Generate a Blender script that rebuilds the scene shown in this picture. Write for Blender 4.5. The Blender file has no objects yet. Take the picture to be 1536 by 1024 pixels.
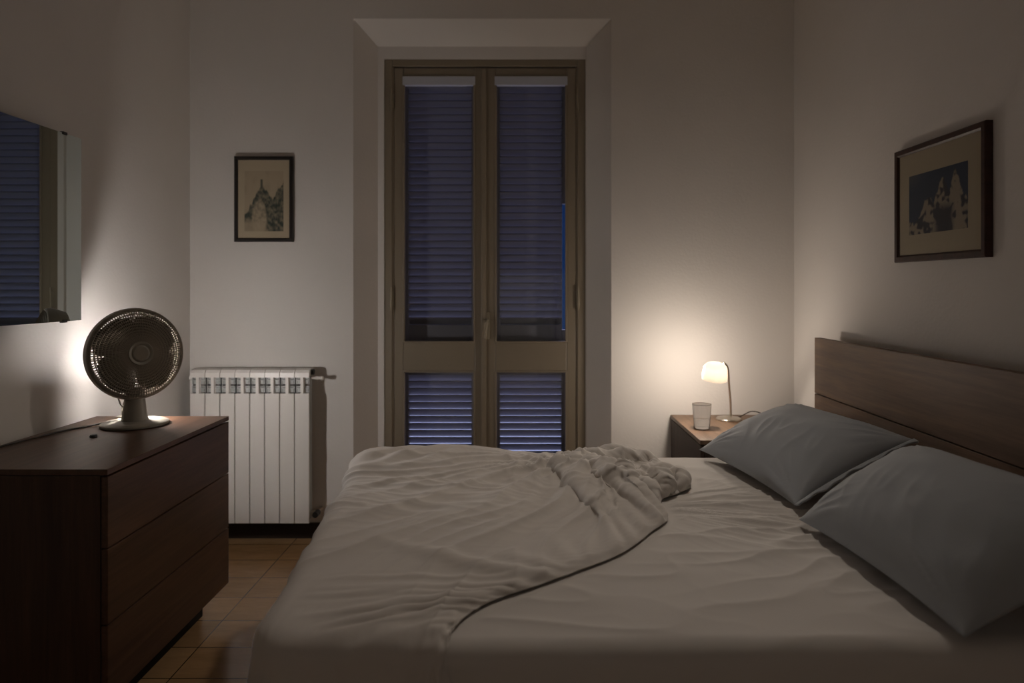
import bpy, bmesh, math, random
import numpy as np
from mathutils import Vector, Matrix

random.seed(3)
PI = math.pi
SC = bpy.context.scene
COL = SC.collection

# ------------------------------------------------------------------ helpers
def obj(name, bm, mat=None, parent=None, smooth=False, angle=None):
    me = bpy.data.meshes.new(name)
    bmesh.ops.recalc_face_normals(bm, faces=bm.faces[:])
    bm.to_mesh(me); bm.free()
    if smooth:
        for p in me.polygons: p.use_smooth = True
        if angle is not None:
            try: me.set_sharp_from_angle(angle=math.radians(angle))
            except Exception: pass
    o = bpy.data.objects.new(name, me)
    COL.objects.link(o)
    if mat: me.materials.append(mat)
    if parent: o.parent = parent
    return o

def tag(o, label=None, cat=None, group=None, kind=None):
    if label: o['label'] = label
    if cat: o['category'] = cat
    if group: o['group'] = group
    if kind: o['kind'] = kind
    return o

def empty(name, loc=(0, 0, 0), rot=(0, 0, 0)):
    o = bpy.data.objects.new(name, None)
    o.location = loc; o.rotation_euler = rot
    o.empty_display_size = 0.05
    COL.objects.link(o)
    return o

def box(bm, x0, x1, y0, y1, z0, z1, bev=0.0, seg=2):
    r = bmesh.ops.create_cube(bm, size=1.0)
    vs = r['verts']
    for v in vs:
        v.co = Vector(((x0+x1)/2 + v.co.x*(x1-x0), (y0+y1)/2 + v.co.y*(y1-y0), (z0+z1)/2 + v.co.z*(z1-z0)))
    if bev > 0:
        es = list({e for v in vs for e in v.link_edges})
        bmesh.ops.bevel(bm, geom=es, offset=bev, segments=seg, profile=0.5, affect='EDGES')
    return bm

def newbox(*a, **k):
    bm = bmesh.new(); box(bm, *a, **k); return bm

def extrude_poly(bm, pts, a, b, axis='z'):
    """pts 2-D polygon; axis z: (x,y); axis x: (y,z); axis y: (x,z)"""
    def mk(p, t):
        if axis == 'z': return (p[0], p[1], t)
        if axis == 'x': return (t, p[0], p[1])
        return (p[0], t, p[1])
    A = [bm.verts.new(mk(p, a)) for p in pts]
    B = [bm.verts.new(mk(p, b)) for p in pts]
    n = len(pts)
    bm.faces.new(A); bm.faces.new(B[::-1])
    for i in range(n):
        bm.faces.new((A[i], B[i], B[(i+1) % n], A[(i+1) % n]))
    return bm

def lathe(bm, prof, seg=48, mat=None, close=False):
    """prof list of (r,z); around z"""
    rings = []
    for r, z in prof:
        if r < 1e-6:
            rings.append([bm.verts.new((0, 0, z))])
        else:
            rings.append([bm.verts.new((r*math.cos(2*PI*k/seg), r*math.sin(2*PI*k/seg), z)) for k in range(seg)])
    pairs = list(zip(rings[:-1], rings[1:]))
    if close: pairs.append((rings[-1], rings[0]))
    for a, b in pairs:
        for k in range(seg):
            k2 = (k+1) % seg
            if len(a) == 1 and len(b) == 1: continue
            if len(a) == 1: bm.faces.new((a[0], b[k], b[k2]))
            elif len(b) == 1: bm.faces.new((a[k], a[k2], b[0]))
            else: bm.faces.new((a[k], a[k2], b[k2], b[k]))
    if mat is not None:
        bmesh.ops.transform(bm, matrix=mat, verts=[v for r in rings for v in r])
    return bm

def tube(bm, pts, r, seg=10, closed=False, caps=True):
    pts = [Vector(p) for p in pts]
    n = len(pts)
    rs = r if isinstance(r, (list, tuple)) else [r]*n
    rings = []
    up = None
    for i, p in enumerate(pts):
        if closed: t = pts[(i+1) % n]-pts[i-1]
        elif i == 0: t = pts[1]-pts[0]
        elif i == n-1: t = pts[-1]-pts[-2]
        else: t = pts[i+1]-pts[i-1]
        t.normalize()
        if up is None:
            up = Vector((0, 0, 1)) if abs(t.z) < 0.9 else Vector((1, 0, 0))
        s = t.cross(up); s.normalize()
        u = s.cross(t); u.normalize()
        up = u
        rings.append([bm.verts.new(p + rs[i]*(math.cos(2*PI*k/seg)*s + math.sin(2*PI*k/seg)*u)) for k in range(seg)])
    m = n if closed else n-1
    for i in range(m):
        a, b = rings[i], rings[(i+1) % n]
        for k in range(seg):
            bm.faces.new((a[k], a[(k+1) % seg], b[(k+1) % seg], b[k]))
    if caps and not closed:
        bm.faces.new(rings[0][::-1]); bm.faces.new(rings[-1])
    return bm

def catmull(pts, n):
    P = [np.array(p, float) for p in pts]
    P = [2*P[0]-P[1]] + P + [2*P[-1]-P[-2]]
    out = []
    segs = len(P)-3
    for k in range(n):
        t = k/(n-1)*segs
        i = min(int(t), segs-1); f = t-i
        a, b, c, d = P[i:i+4]
        out.append(0.5*((2*b)+(-a+c)*f+(2*a-5*b+4*c-d)*f*f+(-a+3*b-3*c+d)*f**3))
    return np.array(out)

def grid_mesh(name, X, Y, Z, mat, parent=None):
    nu, nv = X.shape
    co = np.stack([X, Y, Z], -1).reshape(-1, 3)
    idx = np.arange(nu*nv).reshape(nu, nv)
    q = np.stack([idx[:-1, :-1], idx[1:, :-1], idx[1:, 1:], idx[:-1, 1:]], -1).reshape(-1, 4)
    me = bpy.data.meshes.new(name)
    me.from_pydata(co.tolist(), [], q.tolist())
    for p in me.polygons: p.use_smooth = True
    me.update()
    o = bpy.data.objects.new(name, me)
    COL.objects.link(o)
    if mat: me.materials.append(mat)
    if parent: o.parent = parent
    return o

# ------------------------------------------------------------------ numpy noise
_rng = np.random.RandomState(7)
_PERM = _rng.permutation(512)
_G = _rng.uniform(0, 2*PI, 512)
def pnoise(x, y, seed=0):
    xi = np.floor(x).astype(int); yi = np.floor(y).astype(int)
    xf = x-xi; yf = y-yi
    u = xf*xf*xf*(xf*(xf*6-15)+10); v = yf*yf*yf*(yf*(yf*6-15)+10)
    def g(ix, iy, dx, dy):
        h = _G[_PERM[(_PERM[(ix+seed*37) % 512]+iy) % 512]]
        return np.cos(h)*dx+np.sin(h)*dy
    n00 = g(xi, yi, xf, yf); n10 = g(xi+1, yi, xf-1, yf)
    n01 = g(xi, yi+1, xf, yf-1); n11 = g(xi+1, yi+1, xf-1, yf-1)
    return (n00*(1-u)+n10*u)*(1-v)+(n01*(1-u)+n11*u)*v
def ridge(x, y, seed=0, sharp=1.6):
    n = np.abs(pnoise(x, y, seed))*1.9
    return np.clip(1-n, 0, 1)**sharp
def sstep(a, b, x):
    t = np.clip((x-a)/(b-a), 0, 1); return t*t*(3-2*t)

# ------------------------------------------------------------------ materials
def mat(name, col, rough=0.5, metal=0.0, spec=0.5):
    m = bpy.data.materials.new(name); m.use_nodes = True
    b = m.node_tree.nodes['Principled BSDF']
    b.inputs['Base Color'].default_value = (*col, 1)
    b.inputs['Roughness'].default_value = rough
    b.inputs['Metallic'].default_value = metal
    b.inputs['Specular IOR Level'].default_value = spec
    return m
def N(m, t, **k):
    n = m.node_tree.nodes.new(t)
    for a, v in k.items(): setattr(n, a, v)
    return n
def L(m, a, b): m.node_tree.links.new(a, b)
def ramp(m, stops):
    r = N(m, 'ShaderNodeValToRGB')
    e = r.color_ramp.elements
    while len(e) < len(stops): e.new(0.5)
    for el, (p, c) in zip(e, stops):
        el.position = p; el.color = (*c, 1)
    return r
def plaster(name, col, bump=0.06):
    m = mat(name, col, 0.9, spec=0.15)
    b = m.node_tree.nodes['Principled BSDF']
    tc = N(m, 'ShaderNodeTexCoord')
    n1 = N(m, 'ShaderNodeTexNoise'); n1.inputs['Scale'].default_value = 2.2; n1.inputs['Detail'].default_value = 4
    n2 = N(m, 'ShaderNodeTexNoise'); n2.inputs['Scale'].default_value = 70; n2.inputs['Detail'].default_value = 3
    L(m, tc.outputs['Object'], n1.inputs['Vector']); L(m, tc.outputs['Object'], n2.inputs['Vector'])
    c = ramp(m, [(0.3, tuple(x*0.95 for x in col)), (0.7, col)])
    L(m, n1.outputs['Fac'], c.inputs['Fac']); L(m, c.outputs['Color'], b.inputs['Base Color'])
    mx = N(m, 'ShaderNodeMath', operation='MULTIPLY_ADD')
    L(m, n1.outputs['Fac'], mx.inputs[0]); mx.inputs[1].default_value = 2.0; L(m, n2.outputs['Fac'], mx.inputs[2])
    bp = N(m, 'ShaderNodeBump'); bp.inputs['Strength'].default_value = bump; bp.inputs['Distance'].default_value = 0.02
    L(m, mx.outputs[0], bp.inputs['Height']); L(m, bp.outputs['Normal'], b.inputs['Normal'])
    return m
def wood(name, c0, c1, axis, rough=0.42, scale=6.0):
    """axis: grain direction 0/1/2"""
    m = mat(name, c1, rough, spec=0.4)
    b = m.node_tree.nodes['Principled BSDF']
    tc = N(m, 'ShaderNodeTexCoord'); mp = N(m, 'ShaderNodeMapping')
    s = [scale*4, scale*4, scale*4]; s[axis] = scale*0.22
    mp.inputs['Scale'].default_value = s
    L(m, tc.outputs['Object'], mp.inputs['Vector'])
    n1 = N(m, 'ShaderNodeTexNoise'); n1.inputs['Scale'].default_value = 1.0; n1.inputs['Detail'].default_value = 6; n1.inputs['Roughness'].default_value = 0.62; n1.inputs['Distortion'].default_value = 0.6
    L(m, mp.outputs['Vector'], n1.inputs['Vector'])
    n2 = N(m, 'ShaderNodeTexNoise'); n2.inputs['Scale'].default_value = 5.0; n2.inputs['Detail'].default_value = 4
    L(m, mp.outputs['Vector'], n2.inputs['Vector'])
    mix = N(m, 'ShaderNodeMath', operation='MULTIPLY_ADD'); mix.inputs[1].default_value = 0.35
    L(m, n2.outputs['Fac'], mix.inputs[0]); L(m, n1.outputs['Fac'], mix.inputs[2])
    r = ramp(m, [(0.42, c0), (0.9, c1)])
    L(m, mix.outputs[0], r.inputs['Fac']); L(m, r.outputs['Color'], b.inputs['Base Color'])
    bp = N(m, 'ShaderNodeBump'); bp.inputs['Strength'].default_value = 0.08; bp.inputs['Distance'].default_value = 0.004
    L(m, mix.outputs[0], bp.inputs['Height']); L(m, bp.outputs['Normal'], b.inputs['Normal'])
    return m
def fabric(name, col, rough=0.85):
    m = mat(name, col, rough, spec=0.2)
    b = m.node_tree.nodes['Principled BSDF']
    b.inputs['Sheen Weight'].default_value = 0.15
    tc = N(m, 'ShaderNodeTexCoord')
    n = N(m, 'ShaderNodeTexNoise'); n.inputs['Scale'].default_value = 260; n.inputs['Detail'].default_value = 2
    L(m, tc.outputs['Object'], n.inputs['Vector'])
    bp = N(m, 'ShaderNodeBump'); bp.inputs['Strength'].default_value = 0.10; bp.inputs['Distance'].default_value = 0.002
    L(m, n.outputs['Fac'], bp.inputs['Height']); L(m, bp.outputs['Normal'], b.inputs['Normal'])
    return m
def clear_glass(name, tint=(1, 1, 1), ior=1.45, refl=1.0):
    m = bpy.data.materials.new(name); m.use_nodes = True
    nt = m.node_tree; nt.nodes.clear()
    out = N(m, 'ShaderNodeOutputMaterial'); mx = N(m, 'ShaderNodeMixShader')
    tr = N(m, 'ShaderNodeBsdfTransparent'); tr.inputs['Color'].default_value = (*tint, 1)
    gl = N(m, 'ShaderNodeBsdfGlossy'); gl.inputs['Roughness'].default_value = 0.03
    fr = N(m, 'ShaderNodeLayerWeight'); fr.inputs['Blend'].default_value = 0.5
    pw = N(m, 'ShaderNodeMath', operation='POWER'); pw.inputs[1].default_value = 4.0
    L(m, fr.outputs['Facing'], pw.inputs[0])
    f0 = ((ior-1)/(ior+1))**2
    ml = N(m, 'ShaderNodeMath', operation='MULTIPLY_ADD'); ml.inputs[1].default_value = 0.75*refl; ml.inputs[2].default_value = f0*refl
    L(m, pw.outputs[0], ml.inputs[0]); L(m, ml.outputs[0], mx.inputs[0])
    L(m, tr.outputs[0], mx.inputs[1]); L(m, gl.outputs[0], mx.inputs[2]); L(m, mx.outputs[0], out.inputs['Surface'])
    return m
def vcol_mat(name, rough=0.8):
    m = mat(name, (0.5, 0.5, 0.5), rough, spec=0.2)
    a = N(m, 'ShaderNodeVertexColor'); a.layer_name = 'art'
    L(m, a.outputs['Color'], m.node_tree.nodes['Principled BSDF'].inputs['Base Color'])
    return m

M = {}
M['wall'] = plaster('wall_paint', (0.71, 0.68, 0.645))
M['ceil'] = plaster('ceiling_paint', (0.72, 0.69, 0.65))
M['base'] = mat('dark_baseboard', (0.02, 0.013, 0.01), 0.5)
M['door'] = mat('taupe_door_paint', (0.24, 0.20, 0.145), 0.45)
M['brass'] = mat('dull_bronze', (0.30, 0.26, 0.19), 0.5, 0.3)
M['pane'] = clear_glass('window_glass', (0.93, 0.95, 0.97), 1.45)
M['strip'] = mat('pale_tape', (0.46, 0.48, 0.54), 0.7)
M['shutter'] = mat('shutter_paint', (0.20, 0.185, 0.20), 0.5)
M['dresser'] = wood('walnut_along', (0.042, 0.022, 0.014), (0.115, 0.060, 0.036), 1, 0.36)
M['dresser_side'] = wood('walnut_side', (0.035, 0.018, 0.012), (0.085, 0.045, 0.028), 2, 0.45)
M['headboard'] = wood('oak_brown', (0.078, 0.042, 0.023), (0.185, 0.106, 0.058), 1, 0.5, 7)
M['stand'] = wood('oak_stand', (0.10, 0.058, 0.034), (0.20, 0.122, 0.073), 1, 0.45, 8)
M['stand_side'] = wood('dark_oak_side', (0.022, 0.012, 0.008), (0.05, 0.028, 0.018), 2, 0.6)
M['gap'] = mat('black_gap', (0.006, 0.005, 0.004), 0.8)
M['sheet'] = fabric('cotton_sheet', (0.62, 0.59, 0.555))
M['top'] = fabric('cotton_top_sheet', (0.62, 0.585, 0.545))
M['pillow'] = fabric('grey_pillowcase', (0.325, 0.345, 0.362))
M['mattress'] = fabric('mattress_ticking', (0.5, 0.5, 0.48))
M['enamel'] = mat('white_enamel', (0.74, 0.71, 0.67), 0.35)
M['fin'] = mat('grey_aluminium', (0.40, 0.41, 0.40), 0.5, 0.2)
M['black'] = mat('black_plastic', (0.012, 0.011, 0.01), 0.5)
M['fan'] = mat('fan_beige_plastic', (0.24, 0.222, 0.185), 0.4)
M['fan_dark'] = mat('fan_grille_brown', (0.24, 0.208, 0.165), 0.35)
M['blade'] = mat('fan_blade_smoke', (0.085, 0.072, 0.058), 0.3)
M['cord'] = mat('dark_cord', (0.05, 0.042, 0.035), 0.5)
M['nickel'] = mat('brushed_nickel', (0.62, 0.57, 0.50), 0.28, 1.0)
M['frame_black'] = mat('black_frame', (0.014, 0.011, 0.010), 0.4)
M['frame_brown'] = wood('mahogany_frame', (0.022, 0.009, 0.006), (0.055, 0.022, 0.014), 1, 0.4)
M['mat'] = mat('cream_mat', (0.36, 0.31, 0.23), 0.9)
M['art'] = vcol_mat('printed_paper')
M['picglass'] = clear_glass('picture_glass', (0.97, 0.97, 0.96), 1.35, 0.35)
M['tumbler'] = clear_glass('tumbler_glass', (0.97, 0.96, 0.95), 1.5)
def real_glass(name, ior):
    m = bpy.data.materials.new(name); m.use_nodes = True; m.node_tree.nodes.clear()
    o = N(m, 'ShaderNodeOutputMaterial'); g = N(m, 'ShaderNodeBsdfGlass'); g.inputs['IOR'].default_value = ior; g.inputs['Roughness'].default_value = 0.02
    L(m, g.outputs[0], o.inputs['Surface']); return m
M['tumbler'] = real_glass('tumbler_glass', 1.42)
M['water'] = real_glass('water', 1.2)

# mirror
m = bpy.data.materials.new('mirror_silver'); m.use_nodes = True; m.node_tree.nodes.clear()
o_ = N(m, 'ShaderNodeOutputMaterial'); g_ = N(m, 'ShaderNodeBsdfGlossy')
g_.inputs['Color'].default_value = (0.66, 0.73, 0.72, 1); g_.inputs['Roughness'].default_value = 0.0
L(m, g_.outputs[0], o_.inputs['Surface']); M['mirror'] = m

# opal shade: translucent white glass
m = bpy.data.materials.new('opal_glass'); m.use_nodes = True; m.node_tree.nodes.clear()
o_ = N(m, 'ShaderNodeOutputMaterial'); mx = N(m, 'ShaderNodeMixShader'); mx.inputs[0].default_value = 0.55
t_ = N(m, 'ShaderNodeBsdfTranslucent'); t_.inputs['Color'].default_value = (0.62, 0.52, 0.42, 1)
p_ = N(m, 'ShaderNodeBsdfPrincipled'); p_.inputs['Base Color'].default_value = (0.80, 0.74, 0.66, 1); p_.inputs['Roughness'].default_value = 0.3
L(m, p_.outputs[0], mx.inputs[1]); L(m, t_.outputs[0], mx.inputs[2]); L(m, mx.outputs[0], o_.inputs['Surface']); M['opal'] = m
m = M['opal'].copy(); m.name = 'light_shield'; M['opal_shield'] = m  # for the shield added beside the small lamp
for n_ in m.node_tree.nodes:
    if n_.type == 'BSDF_TRANSLUCENT': n_.inputs['Color'].default_value = (0.10, 0.09, 0.08, 1)
M['dim_filter'] = clear_glass('dim_filter_glass', (0.20, 0.20, 0.20), 1.3, 0.3)  # neutral filter for the small lamp, added to weaken its light
def emis(name, col, s):
    m = bpy.data.materials.new(name); m.use_nodes = True; m.node_tree.nodes.clear()
    o = N(m, 'ShaderNodeOutputMaterial'); e = N(m, 'ShaderNodeEmission')
    e.inputs['Color'].default_value = (*col, 1); e.inputs['Strength'].default_value = s
    L(m, e.outputs[0], o.inputs['Surface']); return m

# floor tiles
m = mat('floor_tile', (0.1, 0.06, 0.03), 0.3); M['floor'] = m
b = m.node_tree.nodes['Principled BSDF']
tc = N(m, 'ShaderNodeTexCoord'); mp = N(m, 'ShaderNodeMapping'); mp.inputs['Location'].default_value = (1.25, 0.102, 0)
L(m, tc.outputs['Object'], mp.inputs['Vector'])
br = N(m, 'ShaderNodeTexBrick'); br.offset = 0.0
br.inputs['Scale'].default_value = 1.0; br.inputs['Brick Width'].default_value = 0.43; br.inputs['Row Height'].default_value = 0.215
br.inputs['Mortar Size'].default_value = 0.0022; br.inputs['Mortar Smooth'].default_value = 0.1; br.inputs['Bias'].default_value = 0.0
br.inputs['Color1'].default_value = (0.38, 0.245, 0.125, 1); br.inputs['Color2'].default_value = (0.47, 0.31, 0.165, 1); br.inputs['Mortar'].default_value = (0.03, 0.018, 0.01, 1)
L(m, mp.outputs['Vector'], br.inputs['Vector'])
nz = N(m, 'ShaderNodeTexNoise'); nz.inputs['Scale'].default_value = 9; nz.inputs['Detail'].default_value = 6; nz.inputs['Roughness'].default_value = 0.65
mp2 = N(m, 'ShaderNodeMapping'); mp2.inputs['Scale'].default_value = (0.6, 2.2, 1); L(m, tc.outputs['Object'], mp2.inputs['Vector']); L(m, mp2.outputs['Vector'], nz.inputs['Vector'])
rr = ramp(m, [(0.25, (0.74, 0.70, 0.66)), (0.75, (1.12, 1.06, 0.98))]); L(m, nz.outputs['Fac'], rr.inputs['Fac'])
mm = N(m, 'ShaderNodeMix', data_type='RGBA', blend_type='MULTIPLY'); mm.inputs[0].default_value = 1.0
L(m, br.outputs['Color'], mm.inputs[6]); L(m, rr.outputs['Color'], mm.inputs[7]); L(m, mm.outputs[2], b.inputs['Base Color'])
rg = N(m, 'ShaderNodeMapRange'); rg.inputs[3].default_value = 0.14; rg.inputs[4].default_value = 0.30
L(m, nz.outputs['Fac'], rg.inputs[0]); L(m, rg.outputs[0], b.inputs['Roughness'])
bp = N(m, 'ShaderNodeBump'); bp.inputs['Strength'].default_value = 0.25; bp.inputs['Distance'].default_value = 0.0015
iv = N(m, 'ShaderNodeMath', operation='MULTIPLY_ADD'); iv.inputs[1].default_value = -1.0
L(m, br.outputs['Fac'], iv.inputs[0]); L(m, nz.outputs['Fac'], iv.inputs[2]); L(m, iv.outputs[0], bp.inputs['Height']); L(m, bp.outputs['Normal'], b.inputs['Normal'])

# ------------------------------------------------------------------ room shell
XL, XR, YB, YF, HC = -1.843, 1.4965, 3.87, -0.50, 3.15
ST = lambda o: tag(o, kind='structure')
ST(obj('floor', newbox(XL-0.1, XR+0.1, YF-0.1, 4.33, -0.1, 0.0), M['floor']))
ST(obj('ceiling', newbox(XL-0.1, XR+0.1, YF-0.1, 4.33, HC, HC+0.1), M['ceil']))
ST(obj('wall_left', newbox(XL-0.1, XL, YF, YB, 0, HC), M['wall']))
ST(obj('wall_right', newbox(XR, XR+0.1, YF, YB, 0, HC), M['wall']))
bm = bmesh.new(); wx0, wx1, wz0, wz1 = -0.35, 1.15, 0.06, 1.60
bm2 = [(XL-0.1, wx0, 0, HC), (wx1, XR+0.1, 0, HC), (wx0, wx1, 0, wz0), (wx0, wx1, wz1, HC)]
for q in bm2: box(bm, q[0], q[1], YF-0.1, YF, q[2], q[3])
ST(obj('wall_front', bm, M['wall']))
bm = bmesh.new()
for q in ((wx0, wx0+0.05, wz0, wz1), (wx1-0.05, wx1, wz0, wz1), (wx0+0.05, wx1-0.05, wz0, wz0+0.05), (wx0+0.05, wx1-0.05, wz1-0.05, wz1), (0.38, 0.42, wz0+0.05, wz1-0.05)):
    box(bm, q[0], q[1], YF-0.08, YF-0.03, q[2], q[3])
w1_ = ST(obj('fill_window_1', bm, M['enamel']))  # unseen window, added to let in fill light from behind the camera
obj('fill_dimmer', newbox(wx0+0.05, wx1-0.05, YF-0.06, YF-0.05, wz0+0.05, wz1-0.05), clear_glass('fill_dim_sheet', (0.11, 0.10, 0.088), 1.2, 0.0), w1_)  # added sheet that dims the sky and the fill light
bm = bmesh.new()
extrude_poly(bm, [(XL-0.1, YB), (-0.940, YB), (-0.8327, 4.01), (-0.798, 4.01), (-0.798, 4.33), (XL-0.1, 4.33)], 0, HC)
extrude_poly(bm, [(0.4865, YB), (XR+0.1, YB), (XR+0.1, 4.33), (0.357, 4.33), (0.357, 4.01), (0.363, 4.01)], 0, HC)
extrude_poly(bm, [(YB+0.0005, 2.868), (4.009, 2.761), (4.009, 2.691), (4.329, 2.691), (4.329, HC-0.001), (YB+0.0005, HC-0.001)], -0.945, 0.4915, 'x')
ST(obj('wall_back', bm, M['wall']))
bm = bmesh.new()
box(bm, XL, -0.945, YB-0.012, YB, 0, 0.085)
box(bm, 0.49, XR, YB-0.012, YB, 0, 0.085)
ST(obj('baseboard_back', bm, M['base']))
ST(obj('baseboard_left', newbox(XL, XL+0.012, YF, YB-0.012, 0, 0.085), M['base']))
ST(obj('baseboard_right', newbox(XR-0.012, XR, YF, YB-0.012, 0, 0.085), M['base']))

# ------------------------------------------------------------------ balcony door
DY = 4.03
door = ST(empty('door_1', (-0.23, DY, 0)))
def dpart(name, bm, m, parent=None, **k):
    o = obj(name, bm, m, None, **k)
    par = parent or door
    o.parent = par
    o.matrix_parent_inverse = Matrix.Translation(-Vector(door.location)) if par is door else Matrix.Identity(4)
    return o
bm = bmesh.new()
box(bm, -0.7983, -0.7523, DY-0.012, DY+0.07, 0, 2.6910, 0.004)
box(bm, 0.3109, 0.3569, DY-0.012, DY+0.07, 0, 2.6910, 0.004)
box(bm, -0.7523, 0.3109, DY-0.012, DY+0.07, 2.6526, 2.6910, 0.004)
box(bm, -0.7523, 0.3109, DY-0.0, DY+0.07, 0, 0.02, 0.0)
# inner stop bead of the frame
box(bm, -0.7599, -0.7446, DY-0.004, DY+0.02, 0.02, 2.6526, 0.003)
box(bm, 0.3032, 0.3186, DY-0.004, DY+0.02, 0.02, 2.6526, 0.003)
dpart('door_frame', bm, M['door'])
def leaf(x0, x1, gx0, gx1, hinge_x, side):
    bm = bmesh.new(); y0, y1 = DY, DY+0.05
    box(bm, x0, gx0, y0, y1, 0.025, 2.6468, 0.005)
    box(bm, gx1, x1, y0, y1, 0.025, 2.6468, 0.005)
    box(bm, gx0, gx1, y0+0.003, y1, 2.5950, 2.6468, 0.004)
    box(bm, gx0, gx1, y0+0.003, y1, 0.8986, 1.0674, 0.004)
    box(bm, gx0, gx1, y0+0.003, y1, 0.025, 0.24, 0.004)
    # raised flat panel on the middle rail
    lf = dpart('door_leaf', bm, M['door'])
    def sub(name, bm, m, **k):
        o = obj(name, bm, m, lf, **k); return o
    b2 = bmesh.new()
    for z0, z1 in ((1.0674, 2.5950), (0.24, 0.8986)):
        box(b2, gx0-0.004, gx0+0.008, y0-0.006, y0+0.02, z0, z1, 0.003)
        box(b2, gx1-0.008, gx1+0.004, y0-0.006, y0+0.02, z0, z1, 0.003)
        box(b2, gx0, gx1, y0-0.006, y0+0.02, z1-0.006, z1+0.006, 0.003)
        box(b2, gx0, gx1, y0-0.006, y0+0.02, z0-0.006, z0+0.006, 0.003)
    sub('glazing_bead', b2, M['door'])
    for z0, z1 in ((1.0674, 2.5950), (0.24, 0.8986)):
        sub('window_pane', newbox(gx0+0.002, gx1-0.002, y0+0.026, y0+0.030, z0+0.002, z1-0.002), M['pane'])
    sub('draught_strip', newbox(gx0-0.004, gx1+0.004, y0-0.008, y0+0.024, 2.5451, 2.5950, 0.001), M['strip'])
    for z in (2.4549, 1.3179, 0.35):
        b3 = bmesh.new()
        tube(b3, [(hinge_x, DY-0.02, z-0.055), (hinge_x, DY-0.02, z+0.055)], 0.0065, 12)
        tube(b3, [(hinge_x, DY-0.02, z-0.066), (hinge_x, DY-0.02, z-0.055)], 0.005, 10)
        tube(b3, [(hinge_x, DY-0.02, z+0.055), (hinge_x, DY-0.02, z+0.066)], 0.005, 10)
        box(b3, hinge_x-0.011, hinge_x+0.011, DY-0.0145, DY-0.004, z-0.04, z+0.04, 0.002)
        sub('hinge', b3, M['brass'], smooth=True, angle=40)
    return lf
ll = leaf(-0.7446, -0.2284, -0.6909, -0.2802, -0.7561, -1)
rl = leaf(-0.2245, 0.3032, -0.1612, 0.2495, 0.3147, 1)
# astragal covering the meeting stiles
obj('astragal', newbox(-0.2418, -0.2130, DY-0.016, DY-0.001, 0.03, 2.6420, 0.004), M['door'], rl)
b3 = bmesh.new()
box(b3, -0.2264, -0.1938, DY-0.012, DY-0.0005, 1.0828, 1.2411, 0.004)
tube(b3, [(-0.2063, DY-0.012, 1.1931), (-0.2063, DY-0.05, 1.1931)], 0.008, 12)
tube(b3, [(-0.2063, DY-0.05, 1.1979), (-0.2130, DY-0.052, 1.1596), (-0.2169, DY-0.05, 1.0924)], [0.009, 0.010, 0.007], 12)
obj('door_handle', b3, M['brass'], rl, smooth=True, angle=40)

# louvred shutters outside
def shutter(name, x0, x1, sx0, sx1, label):
    sh = empty(name, ((x0+x1)/2, 4.19, 0.02)); off = -Vector(sh.location)
    tag(sh, label, 'shutter', 'louvred shutters outside the balcony door')
    bm = bmesh.new(); y0, y1 = 4.165, 4.205
    box(bm, x0, sx0, y0, y1, 0.03, 2.6468, 0.003)
    if x1 > sx1: box(bm, sx1, x1, y0, y1, 0.03, 2.6468, 0.003)
    box(bm, sx0, sx1, y0, y1, 2.5749, 2.6468, 0.003)
    box(bm, sx0, sx1, y0, y1, 0.8669, 1.1596, 0.003)
    box(bm, sx0, sx1, y0, y1, 0.03, 0.20, 0.003)
    bm.transform(Matrix.Translation(off)); obj('shutter_frame', bm, M['shutter'], sh)
    for z0, z1 in ((1.1596, 2.5749), (0.20, 0.8669)):
        bm = bmesh.new(); n = round((z1-z0)/0.0416); p = (z1-z0)/n
        for k in range(n):
            zc = z0+p*(k+0.5)
            a = math.radians(40)
            hl, t = 0.0325, 0.004
            d = (math.cos(a), -math.sin(a)); nn = (math.sin(a), math.cos(a))
            pts = []
            for s, q in ((-1, -1), (1, -1), (1, 1), (-1, 1)):
                pts.append((4.186+d[0]*hl*s+nn[0]*t*q, zc+d[1]*hl*s+nn[1]*t*q))
            extrude_poly(bm, pts, sx0-0.004, sx1+0.004, 'x')
        bm.transform(Matrix.Translation(off)); obj('louvre_slats', bm, M['shutter'], sh)
    return sh
shutter('louvred_shutter', -0.7676, -0.2399, -0.6822, -0.3090, 'louvred shutter behind the left door leaf, wholly shut')
sh2 = shutter('louvred_shutter', -0.2351, 0.2308, -0.1391, 0.2260, 'louvred shutter behind the right door leaf, a blue gap at its right edge')

bm = bmesh.new()  # added boards that block the sky above and below the open gap
box(bm, 0.2317, 0.3550, 4.167, 4.203, 1.8792, 2.6468, 0.003)
bm2 = newbox(0.2317, 0.3550, 4.167, 4.203, 0.03, 1.1308, 0.003); bm2.transform(Matrix.Translation(-Vector(sh2.location))); obj('gap_blocker', bm2, M['shutter'], sh2)
bm.transform(Matrix.Translation(-Vector(sh2.location))); obj('gap_blocker', bm, M['shutter'], sh2)

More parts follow.
